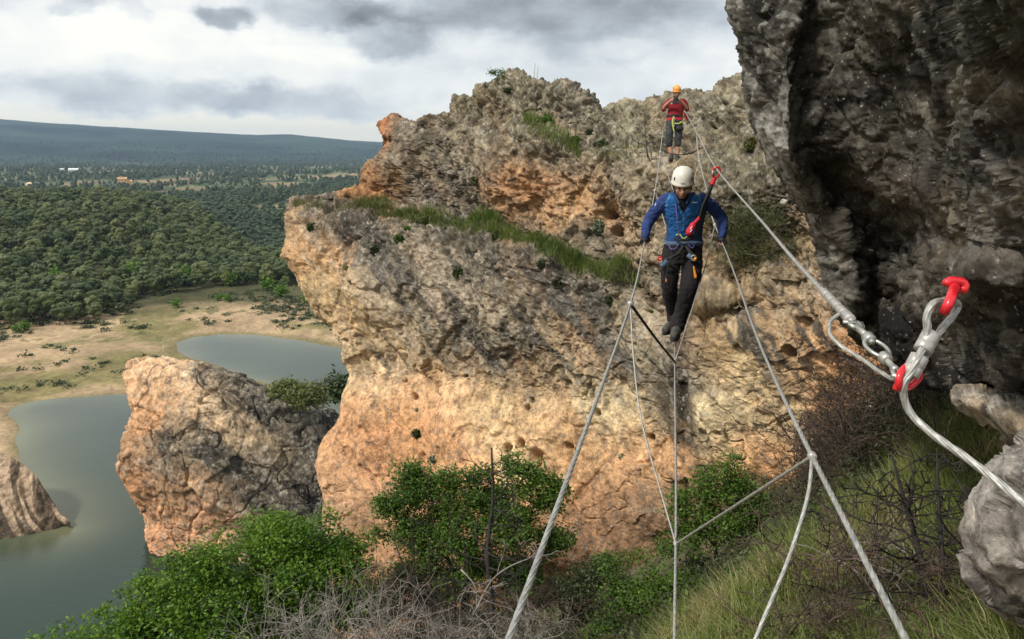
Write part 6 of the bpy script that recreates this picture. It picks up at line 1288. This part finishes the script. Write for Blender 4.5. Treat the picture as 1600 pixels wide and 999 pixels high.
# ================= the climber in the white helmet
D0 = 7.3
root = P(1054, 534, D0)
man = thing('person', 'climber in a white helmet, blue jacket and dark trousers stepping along the foot cable', 'person', tuple(root))
S = lambda u, v, dd=0: P(u, v, D0 + dd)
k_ = D0 / FPX
def body_shape(g, part):
    mb = MB()
    if part in ('torso', 'all'):
        mb.add(*loft([(S(1067, 302, -.18), 13 * k_ + g, .07 + g), (S(1068, 306, -.17), 24 * k_ + g, .085 + g), (S(1069, 311, -.16), 32 * k_ + g, .10 + g), (S(1069.5, 320, -.13), 34 * k_ + g, .118 + g), (S(1070, 334, -.09), 32 * k_ + g, .125 + g), (S(1070, 352, -.04), 28 * k_ + g, .12 + g), (S(1069, 368, 0), 27 * k_ + g, .115 + g), (S(1068, 380, .02), 28.5 * k_ + g, .115 + g)]))
        limb(mb, [S(1042, 312, -.14), S(1026, 328, -.08), S(1014, 346, -.03), S(1009.5, 358, -.08), S(1008.5, 369, -.1)], [x * k_ + g for x in (10.5, 9.8, 9.2, 7.8, 6.2)])
        limb(mb, [S(1098, 312, -.14), S(1114, 325, -.08), S(1127, 340, -.03), S(1129.5, 354, -.08), S(1128, 368, -.1)], [x * k_ + g for x in (10.5, 9.8, 9.2, 7.8, 6.2)])
    if part in ('legs', 'all'):
        mb.add(*loft([(S(1068, 376, .02), 26.5 * k_ + g, .11 + g), (S(1067, 388, .03), 30 * k_ + g, .125 + g), (S(1066, 400, .03), 31.5 * k_ + g, .13 + g), (S(1066, 410, .03), 30 * k_ + g, .12 + g)]))
        limb(mb, [S(1082, 404, .02), S(1081, 425, -.06), S(1077, 447, -.12), S(1070, 474, -.05), S(1061, 500, .02), S(1058, 511, .02)], [x * k_ + g for x in (15.5, 15.5, 14, 13, 11.5, 11.5)])
        limb(mb, [S(1050, 404, .04), S(1047, 425, .0), S(1046, 447, .02), S(1048, 472, .14), S(1051, 492, .24), S(1051, 500, .24)], [x * k_ + g for x in (15, 14, 12.5, 11, 9.5, 9)])
    return mb
mb = body_shape(-.022, 'all'); limb(mb, [S(1067, 305, -.16), S(1067, 296, -.19)], [.052, .05])
fuse('body', mb, .012, 'skin', man, 3)
def jcol(X):
    u, v = project(X); c = np.tile([.014, .095, .28], (len(X), 1))
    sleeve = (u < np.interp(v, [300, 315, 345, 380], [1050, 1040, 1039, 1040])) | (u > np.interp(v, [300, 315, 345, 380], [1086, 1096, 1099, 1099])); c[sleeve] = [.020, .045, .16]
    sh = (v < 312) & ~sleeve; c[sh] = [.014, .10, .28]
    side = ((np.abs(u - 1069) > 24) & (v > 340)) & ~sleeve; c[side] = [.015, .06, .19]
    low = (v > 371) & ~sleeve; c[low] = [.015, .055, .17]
    trim = (np.abs(u - np.interp(v, [306, 318, 330], [1046, 1041, 1040])) < 1.0) & (v < 322) | (np.abs(u - np.interp(v, [306, 318], [1092, 1096])) < .8) & (v < 314); c[trim] = [.05, .22, .42]
    front = X[:, 1] < S(1070, 330, -.02)[1]
    V_ = (np.abs(u - np.interp(v, [298, 333], [1067, 1068])) < np.interp(v, [298, 312, 334], [15, 12, 0.3])) & (v < 334) & front; c[V_] = [.008, .008, .009]
    zip_ = (np.abs(u - 1067.3) < .8) & (v > 335) & (v < 362) & front; c[zip_] = [.06, .26, .46]
    return c
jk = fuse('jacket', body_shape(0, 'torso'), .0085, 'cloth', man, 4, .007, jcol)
# stand-up collar
mb = MB()
for s in (-1, 1): limb(mb, [S(1067 + s * 17, 303, -.10), S(1067 + s * 13, 305, -.24), S(1067 + s * 6, 318, -.285)], [.020, .018, .010])
fuse('collar', mb, .007, 'cloth', man, 3, 0, lambda X: np.tile([.012, .05, .15], (len(X), 1)))
fuse('trousers', body_shape(0, 'legs'), .0085, 'cloth', man, 4, .008, lambda X: np.clip(np.tile([.012, .0095, .0115], (len(X), 1)) * (1 + .4 * fbm(X * 6, 3, .5, 9)[:, None]), .003, 1), 13)
# head
def rotx(a): c, s = math.cos(a), math.sin(a); return np.array([[1, 0, 0], [0, c, s], [0, -s, c]])
def rotz(a): c, s = math.cos(a), math.sin(a); return np.array([[c, s, 0], [-s, c, 0], [0, 0, 1]])
def head(parent, centre, Rm, s, facecol, hairdark, helm, helm_name, stub=True, vox=.005, eyes=True):
    """a head about 0.23 m tall facing -y before rotation"""
    T_ = lambda q: np.asarray(centre) + (np.asarray(q, float) * s) @ Rm
    mb = MB()
    def bb(c, r, nu=16, nv=10): V, Q, T = ball(c, r, nu, nv); mb.add(T_(V), Q, T)
    bb((0, .005, .02), (.074, .095, .095)); bb((0, -.022, -.045), (.060, .070, .062)); bb((0, -.052, -.088), (.030, .032, .026)); bb((0, .03, -.08), (.052, .055, .07))
    bb((0, -.094, -.022), (.012, .018, .030), 10, 8); bb((0, -.108, -.036), (.0155, .014, .011), 10, 8); bb((-.026, -.082, .010), (.024, .014, .009)); bb((.026, -.082, .010), (.024, .014, .009))
    bb((-.038, -.066, -.032), (.020, .020, .018)); bb((.038, -.066, -.032), (.020, .020, .018)); bb((0, -.086, -.064), (.022, .012, .0055), 10, 6); bb((0, -.083, -.072), (.019, .012, .006), 10, 6)
    for sx_ in (-1, 1): bb((sx_ * .078, .012, -.012), (.010, .020, .032), 10, 8)
    def hc(X):
        L = ((X - np.asarray(centre)) @ Rm.T) / s; c = np.tile(facecol, (len(X), 1))
        b_ = (L[:, 2] < -.055) & (L[:, 1] < -.01) & ~((np.abs(L[:, 0]) < .022) & (np.abs(L[:, 2] + .068) < .009)); st = np.where(b_, .55 if stub else .9, 1)[:, None]; c = c * st
        lips = (np.abs(L[:, 0]) < .022) & (np.abs(L[:, 2] + .068) < .009) & (L[:, 1] < -.07); c[lips] = np.array(facecol) * [.85, .62, .6]
        brow = (np.abs(np.abs(L[:, 0]) - .028) < .02) & (np.abs(L[:, 2] - .012) < .006) & (L[:, 1] < -.06); c[brow] = hairdark
        hair = (L[:, 1] > .0) & (L[:, 2] > -.04) & (np.abs(L[:, 0]) < .08) & ~((np.abs(L[:, 0]) > .072)); c[hair] = hairdark
        return c
    hd = fuse('head', mb, vox * s, 'skin_face', parent, 2, 0, hc)
    for sx_ in (-1, 1):
        V, Q, T = ball((sx_ * .030, -.079, -.008), (.012, .009, .0065), 10, 6); obj('eye', T_(V), [Q, T], M['eye'], hd)
    # helmet shell: dome, brim, vents, straps
    a = np.arange(32) * 2 * np.pi / 32; prof = [(1.0, -.012), (1.035, -.004), (1.03, .006), (1.0, .014), (.985, .04), (.95, .066), (.87, .092), (.72, .116), (.5, .133), (.25, .142), (.04, .145)]
    V = np.concatenate([np.stack([np.cos(a) * .102 * f, np.sin(a) * .125 * f + .004, z + .012 * (np.sin(a) > 0) * -np.abs(np.sin(a)) * (1 if z < .02 else 0) * 0 + 0 * a + .028], -1) for f, z in prof] + [np.stack([np.cos(a) * .094, np.sin(a) * .116 + .004, -.010 + 0 * a + .028], -1)])
    m = len(prof); i = np.arange(m - 1)[:, None] * 32; j = np.arange(32)[None]; j2 = (j + 1) % 32; Q = np.stack([i + j, i + j2, i + 32 + j2, i + 32 + j], -1).reshape(-1, 4); jj = np.arange(32); j3 = (jj + 1) % 32
    Q = np.concatenate([Q, np.stack([m * 32 + jj, m * 32 + j3, j3, jj], -1), ]); V = np.concatenate([V, [[0, .004, .028 + .1455]]]); T = np.stack([np.full(32, len(V) - 1), (m - 1) * 32 + jj, (m - 1) * 32 + j3], -1)
    h = obj('helmet', T_(V), [Q, T], M[helm], parent)
    for sx_ in (-1, 1):
        for (az_, z, w_) in [(.88, .052, .0155), (1.75, .07, .013), (2.3, .07, .013)]:
            f = np.interp(z, [.014, .04, .066, .092], [1.0, .985, .95, .87]); c = np.array([sx_ * math.sin(az_) * .102 * f * 1.0, -math.cos(az_) * .125 * f + .004, z + .028])
            V, Q, T = ball((0, 0, 0), (w_ * .75, w_ * .5, w_ * 1.15), 10, 6); ang = sx_ * az_; V = V @ rotz(-ang) + c * np.array([.985, .985, 1]); obj('vent', T_(V), [Q, T], M['black'], h)
    for sx_ in (-1, 1):
        V, Q, T = tube(smoothline([(sx_ * .084, -.02, .03), (sx_ * .080, -.018, -.03), (sx_ * .058, -.03, -.085), (0, -.045, -.112)], .01), .0042, 6); obj('chin_strap', T_(V), [Q, T], M['black'], h)
    return T_, h, hd
M['eye'] = simple('eye_shadowed', (.03, .02, .018), .25, 0, .1, 50)
hc_ = S(1066.5, 289.5, -.27); Rm = rotx(-R(0)) @ rotz(R(4))
tilt = rotx(R(15)) @ rotz(R(-10))
if ((np.array([0, -1.0, 0]) @ tilt)[2] > 0): tilt = rotx(R(-15)) @ rotz(R(-10))
TT, helm_, _hd = head(man, hc_, tilt, 1.0, (.40, .22, .155), (.035, .028, .024), 'helmet_white', 'helmet')
q_ = TT(np.array([[-.026, -.1262, .055], [.022, -.1262, .055], [.022, -.1252, .0585], [-.026, -.1252, .0585]])); obj('helmet_print', np.concatenate([q_ , q_ + [0, .004, 0]]), np.array([[0, 1, 2, 3], [7, 6, 5, 4], [0, 4, 5, 1], [2, 6, 7, 3]]), M['harness'], helm_, False)
# gloves with bare finger tips closed on the cables
def hand(parent, wrist, grip, cabdir, side, s=1.0, glove=True, skin='skin'):
    cabdir = np.array(cabdir) / np.linalg.norm(cabdir); dn = grip - wrist; dn /= np.linalg.norm(dn); out = np.cross(cabdir, dn); out /= np.linalg.norm(out)
    if out[0] * side < 0: out = -out
    mb = MB(); limb(mb, [wrist, grip - dn * .03 * s], [.032 * s, .036 * s]); V, Q, T = ball(grip - dn * .012 * s, (.040 * s, .046 * s, .036 * s), 14, 9); mb.add(V, Q, T)
    tips = MB()
    for k in range(4):
        o_ = grip + cabdir * (k - 1.5) * .019 * s; L = (.9, 1.0, .96, .8)[k] * s
        pts = [o_ + out * .030 * s - dn * .012 * s, o_ + out * .036 * s + dn * .012 * s, o_ + out * .020 * s + dn * .030 * s * L, o_ - out * .006 * s + dn * .030 * s * L, o_ - out * .020 * s + dn * .014 * s * L]
        limb(mb, pts[:3], [.0105 * s, .010 * s]); limb(tips, pts[2:], [.0092 * s, .0085 * s, .0075 * s])
    limb(mb, [grip - out * .028 * s - dn * .03 * s - cabdir * .02 * s, grip - out * .034 * s - dn * .004 * s - cabdir * .028 * s], [.013 * s, .011 * s]); limb(tips, [grip - out * .034 * s - dn * .004 * s - cabdir * .028 * s, grip - out * .020 * s + dn * .022 * s - cabdir * .03 * s], [.010 * s, .0085 * s])
    if glove: fuse('glove', mb, .0055, 'black', parent, 2); fuse('finger', tips, .0045, skin, parent, 1)
    else:
        mb.v += tips.v; mb.q += [q + mb.n for q in tips.q]; mb.t += [q + mb.n for q in tips.t]; fuse('hand', mb, .005 * s, skin, parent, 1)
hand(man, S(1008.5, 366, -.1), hL, ln - hL, -1, 1.12); hand(man, S(1128, 365, -.1), hR, rn - hR, 1, 1.12)
# boots
def boot(parent, ankle, toe, s=1.0, mat='boot', low=False):
    ankle, toe = np.array(ankle), np.array(toe); f = toe - ankle; f[2] = 0; L = np.linalg.norm(f); f /= L; up = np.array([0, 0, 1.0]); z0 = toe[2]
    mb = MB(); limb(mb, [ankle + up * (.02 if not low else -.02), ankle - up * .04 - f * .01], [.052 * s, .05 * s]); limb(mb, [ankle - up * (ankle[2] - z0 - .045) - f * .03, (ankle + toe) / 2 * [1, 1, 0] + [0, 0, z0 + .045], toe + up * .038], [.046 * s, .047 * s, .038 * s])
    b = fuse('boot', mb, .008, mat, parent, 3, .003)
    a_ = np.cross(f, up); heel = ankle * [1, 1, 0] + [0, 0, z0] - f * .05; pts = []
    n = 14
    for t in range(n):
        an = 2 * np.pi * t / n; c = math.cos(an); w_ = .045 * s * (1 + .1 * c); pts.append(heel * (1 - (c + 1) / 2) + (toe + f * .045) * ((c + 1) / 2) * 1.0 + a_ * math.sin(an) * w_)
    lo = np.array(pts); lo[:, 2] = z0 - .012; hi = lo + [0, 0, .028]; V = np.concatenate([lo, hi]); Q = np.array([[i, (i + 1) % n, n + (i + 1) % n, n + i] for i in range(n)]); V = np.concatenate([V, [lo.mean(0)], [hi.mean(0)]]); T = np.array([[2 * n, (i + 1) % n, i] for i in range(n)] + [[2 * n + 1, n + i, n + (i + 1) % n] for i in range(n)])
    obj('sole', V, [Q, T], M['black'], b, False)
    for k in range(3):
        c = ankle * (1 - .25 * k - .2) + toe * (.25 * k + .2); c[2] = z0 + .10 - .018 * k; V, Q, T = tube(np.array([c - a_ * .025, c + a_ * .025 + [0, 0, .003]]), .0035, 5); obj('lace', V, [Q, T], M['sleeve'], b)
boot(man, S(1058, 511, .02), P(1053, 531, 7.12)); boot(man, S(1051, 500, .24), P(1040, 521, 7.42))
# harness: belt, leg loops, gear
def ribbon(name, pts, w_, mat, parent, th=.006):
    p = smoothline(np.array(pts), .012); n = len(p); t = np.gradient(p, axis=0); t /= np.linalg.norm(t, axis=1)[:, None]; vd = p / np.linalg.norm(p, axis=1)[:, None]; s = np.cross(t, vd); s /= np.linalg.norm(s, axis=1)[:, None]
    V = np.concatenate([p - s * w_ / 2 - vd * th / 2, p + s * w_ / 2 - vd * th / 2, p + s * w_ / 2 + vd * th / 2, p - s * w_ / 2 + vd * th / 2]); i = np.arange(n - 1)
    Q = np.concatenate([np.stack([a * n + i, b * n + i, b * n + i + 1, a * n + i + 1], -1) for a, b in ((0, 1), (1, 2), (2, 3), (3, 0))] + [np.array([[0, 3 * n, 2 * n, n], [n - 1, 2 * n - 1, 3 * n - 1, 4 * n - 1]])]); return obj(name, V, Q, M[mat], parent)
def ring(name, c, rx, ry, z, w_, mat, parent, hgt=.035):
    a = np.linspace(0, 2 * np.pi, 33)[:-1]; V = []
    for dz, k in ((-hgt / 2, 0), (-hgt / 2, w_), (hgt / 2, w_), (hgt / 2, 0)): V.append(np.stack([c[0] + np.cos(a) * (rx + k), c[1] + np.sin(a) * (ry + k), c[2] + dz + .006 * np.sin(a * 3)], -1))
    V = np.concatenate(V); j = np.arange(32); j2 = (j + 1) % 32; Q = np.concatenate([np.stack([a_ * 32 + j, a_ * 32 + j2, b_ * 32 + j2, b_ * 32 + j], -1) for a_, b_ in ((0, 1), (1, 2), (2, 3), (3, 0))]); return obj(name, V, Q, M[mat], parent)
har = ring('harness', S(1068, 379, .02), 28.5 * k_, .117, 0, .014, 'harness', man, .045)
fd = -.20
def gear(nm, pts, w_, mat): return ribbon(nm, pts, w_, mat, man)
gear('leg_strap', [S(1069, 382, -.13), S(1060, 396, -.16), S(1048, 403, -.17), S(1036, 406, -.10)], .030, 'black_strap')
gear('leg_strap', [S(1071, 382, -.13), S(1078, 394, -.17), S(1086, 402, -.19), S(1096, 406, -.10)], .030, 'black_strap')
gear('leg_loop', [S(1034, 411, -.07), S(1036, 414, -.13), S(1043, 408, -.17)], .05, 'harness'); gear('leg_loop', [S(1074, 398, -.16), S(1080, 402, -.19), S(1088, 406, -.18)], .04, 'harness')
gear('waist_strap', [S(1054, 372, -.12), S(1066, 376, -.16), S(1078, 374, -.15), S(1088, 372, -.12)], .022, 'black_strap')
gear('gear_loop', [S(1044, 382, -.10), S(1050, 390, -.14), S(1058, 386, -.15), S(1060, 380, -.15)], .008, 'purple'); gear('gear_loop', [S(1074, 380, -.15), S(1081, 388, -.15), S(1086, 381, -.13)], .008, 'purple')
gear('cord', [S(1056, 319, -.24), S(1058, 345, -.235), S(1061, 372, -.18)], .010, 'purple')
gear('lime_cord', [S(1056, 368, -.17), S(1061, 366, -.19), S(1068, 373, -.19), S(1074, 370, -.18)], .010, 'green')
gear('dangling_strap', [S(1048, 404, -.17), S(1043, 420, -.16), S(1041, 436, -.15)], .012, 'black_strap'); gear('tape_end', [S(1041, 434, -.15), S(1041, 441, -.15)], .014, 'orange')
V, Q, T = tube(smoothline([S(1080, 402, -.20), S(1084, 399, -.21), S(1088, 404, -.20), S(1085, 408, -.20), S(1080, 404, -.20)], .006), .0055, 6); obj('carabiner', V, [Q, T], M['sleeve'], man)
V, Q, T = ball(S(1086.5, 405, -.21), .017, 10, 7); obj('gate_sleeve', V, [Q, T], M['orange'], man)
mb = MB(); limb(mb, [S(1084, 417, -.20), S(1087, 433, -.19)], [.008, .016]); fuse('descender', mb, .005, 'orange', man, 1)
V, Q, T = tube(smoothline([S(1029, 400, .0), S(1026, 395, .0), S(1032, 386, -.02), S(1040, 380, -.06)], .01), .005, 6); obj('gear_sling', V, [Q, T], M['sleeve'], man)
V, Q, T = tube(smoothline([S(1028, 404, -.02), S(1033, 401, -.02), S(1034, 405, -.02), S(1029, 407, -.02), S(1028, 403, -.02)], .006), .008, 8); obj('red_carabiner', V, [Q, T], M['red'], man)
ribbon('chest_logo', [S(1081, 317, -.262), S(1084, 316, -.262), S(1086, 317, -.262), S(1090, 316, -.262)], .006, 'white_mark', man, .002)
ribbon('sleeve_mark', [S(1025, 318, -.17), S(1023.5, 322, -.17)], .008, 'white_mark', man, .002)
# shock absorber pouch and lanyard clipped to the safety line
t = thing('lanyard', 'black safety lanyard with red pouch, its red carabiner clipped on the safety line', 'lanyard', tuple(S(1085, 355, -.25)))
mb = MB(); c = S(1080, 357, -.225)
limb(mb, [S(1083, 352, -.235), S(1077, 363, -.225)], [.031, .036]); o = fuse('pouch', mb, .007, 'red_cloth', t, 3)
ribbon('pouch_mark', [S(1082, 354, -.285), S(1079, 357, -.285), S(1081, 360, -.285), S(1078, 363, -.285)], .007, 'white_mark', t, .002)
ribbon('red_strap', [S(1084, 350, -.25), S(1089, 345, -.25), S(1094, 339, -.24)], .032, 'red_cloth', t)
ribbon('strap', [S(1075, 366, -.2), S(1082, 372, -.19), S(1094, 345, -.23), S(1100, 322, -.26), S(1108, 300, -.25), S(1113, 286, -.22)], .036, 'black_strap', t, .012)
ribbon('strap', [S(1093, 342, -.24), S(1098, 322, -.28), S(1106, 304, -.28), S(1112, 290, -.25)], .02, 'black_strap', t, .012)
ribbon('red_end', [S(1112, 289, -.23), S(1116, 280, -.22), S(1117, 276, -.22)], .040, 'red_cloth', t, .02)
cb = smoothline([S(1115, 278, -.22), S(1113, 270, -.23), S(1115, 264, -.24), S(1120, 261.5, -.25), S(1124.5, 264, -.25), S(1124, 271, -.24), S(1120, 279, -.22), S(1115, 279, -.22)], .008)
V, Q, T = tube(cb[: int(len(cb) * .86)], .0085, 10); obj('carabiner', V, [Q, T], M['red'], t); V, Q, T = tube(np.array([S(1113.5, 274, -.235), S(1113.8, 266.5, -.235)]), .010, 8); obj('gate', V, [Q, T], M['sleeve'], t)
# ================= the man in red on the platform
D1 = 18.5; k1 = D1 / FPX; S1 = lambda u, v, dd=0: P(u, v, D1 + dd)
root = S1(1052, 251); man = thing('person', 'man in orange helmet and red shirt standing on the far platform with a camera', 'person', tuple(root))
def shape2(g, part):
    mb = MB()
    if part in ('torso', 'all'):
        mb.add(*loft([(S1(1057, 153.5, -.02), 4 * k1 + g, .06 + g), (S1(1057, 155.5), 9 * k1 + g, .085 + g), (S1(1057, 158), 13 * k1 + g, .11 + g), (S1(1057, 164), 13 * k1 + g, .125 + g), (S1(1056, 174), 11.5 * k1 + g, .12 + g), (S1(1054.5, 183), 12 * k1 + g, .115 + g), (S1(1053.5, 189), 12.6 * k1 + g, .12 + g)]))
        limb(mb, [S1(1046, 158.5), S1(1040, 165, .02), S1(1036.5, 171, 0)], [x * k1 + g for x in (4.2, 4.0, 3.6)]); limb(mb, [S1(1068, 158.5), S1(1071.5, 165, .02), S1(1073, 171, 0)], [x * k1 + g for x in (4.2, 4.0, 3.6)])
    if part in ('legs', 'all'):
        mb.add(*loft([(S1(1053.5, 186), 11.6 * k1 + g, .11 + g), (S1(1053.5, 192), 12.3 * k1 + g, .125 + g), (S1(1053.3, 199), 12.3 * k1 + g, .12 + g)]))
        limb(mb, [S1(1047, 197), S1(1046, 212, -.02), S1(1045.8, 226, 0)], [x * k1 + g for x in (6.0, 5.4, 4.8)]); limb(mb, [S1(1060.5, 197), S1(1060, 212, -.02), S1(1059, 226, 0)], [x * k1 + g for x in (6.0, 5.4, 4.8)])
    return mb
mb = shape2(-.02, 'all')
limb(mb, [S1(1036.5, 171), S1(1041, 164, -.16), S1(1047.5, 158, -.27)], [3.0 * k1, 2.7 * k1, 2.1 * k1]); limb(mb, [S1(1073, 171), S1(1068.5, 163.5, -.16), S1(1063, 157.5, -.27)], [3.0 * k1, 2.7 * k1, 2.1 * k1])
limb(mb, [S1(1046, 224), S1(1047, 232, .02), S1(1048.5, 245, .02)], [3.8 * k1, 3.9 * k1, 2.4 * k1]); limb(mb, [S1(1059, 224), S1(1059, 232, .02), S1(1058, 246, .02)], [3.8 * k1, 3.9 * k1, 2.4 * k1]); limb(mb, [S1(1057, 156), S1(1057, 151, -.03)], [.055, .052])
fuse('body', mb, .016, 'skin', man, 3)
fuse('shirt', shape2(.004, 'torso'), .014, 'cloth', man, 3, .008, lambda X: np.where((project(X)[1] > 183)[:, None], [.36, .02, .03], [.22, .010, .018]), 9)
fuse('shorts', shape2(.004, 'legs'), .014, 'cloth', man, 3, .010, lambda X: np.clip(np.tile([.035, .04, .042], (len(X), 1)) * (1 + .4 * fbm(X * 5, 3, .5, 9)[:, None]), .003, 1), 9)
tl = rotx(R(14)); tl = tl if (np.array([0, -1.0, 0]) @ tl)[2] < 0 else rotx(R(-14))
head(man, S1(1057.3, 144.5, -.06), tl @ rotz(R(-4)), 1.0, (.40, .22, .16), (.04, .03, .025), 'helmet_orange', 'helmet', False, .007)
hand(man, S1(1047.5, 158, -.27), S1(1051.5, 155.8, -.31), [0, .1, 1], -1, 1.0, False); hand(man, S1(1063, 157.5, -.27), S1(1060.5, 155.2, -.31), [0, .1, 1], 1, 1.0, False)
boot(man, S1(1048.5, 245, .02), S1(1046.5, 251.5, -.16)); boot(man, S1(1058, 246, .02), S1(1058.5, 253, -.16))
ring('harness', S1(1054, 181.5), 12.1 * k1, .118, 0, .014, 'black_strap', man, .06)
ribbon('leg_strap', [S1(1054, 184, -.16), S1(1052, 192, -.16), S1(1053, 199, -.15)], .04, 'sleeve', man); ribbon('lime_cord', [S1(1054, 193, -.16), S1(1060, 193.5, -.17), S1(1066, 191, -.12), S1(1069, 195, -.1)], .03, 'green', man)
ribbon('sling', [S1(1053, 182, -.17), S1(1051, 188, -.17), S1(1053, 206, -.14)], .03, 'green', man); V, Q, T = ball(S1(1062, 201, -.15), (.10, .05, .07), 12, 8); obj('pouch', V, [Q, T], M['black'], man)
ribbon('white_sleeve', [S1(1048.5, 159, -.26), S1(1050.5, 162.5, -.26)], .05, 'white_mark', man)
t = thing('camera_phone', 'black phone camera held up in front of the chest of the man in red', 'camera', tuple(S1(1056, 156.5, -.36)))
c = S1(1056, 156.8, -.34); mb = MB(); mb.add(*box(c, .13, .03, .17, rotx(R(-20)))); mb.obj('case', M['black'], t, False); V, Q, T = tube(np.array([c + [0.01, -.012, .03], c + [.01, -.035, .035]]), .018, 12); obj('lens', V, [Q, T], M['black'], t)
ribbon('red_sling', [S1(1070, 176, -.1), S1(1072, 182, -.05), S1(1075, 189, -.02)], .05, 'red_cloth', man)
# ------------------------------------------------------------------ air
hm = bpy.data.materials.new('thin_haze'); hm.use_nodes = True; hn = N(hm.node_tree); hn.n.clear()
pv = hn.add('ShaderNodeVolumePrincipled'); pv.inputs['Color'].default_value = (.50, .72, 1.0, 1); pv.inputs['Density'].default_value = 8.0e-5; pv.inputs['Anisotropy'].default_value = .2
ho = hn.add('ShaderNodeOutputMaterial'); hn.l.new(pv.outputs[0], ho.inputs['Volume'])
try: hm.cycles.homogeneous_volume = True
except Exception: pass
V, Q_, _ = box((0, 0, 0), 17400, 17400, 420)
hz_ = link('haze', mesh_np('haze', V + np.array([0, 0, 20]), Q_, False), hm)
tag(hz_, 'thin pale haze filling the valley air', kind='stuff')
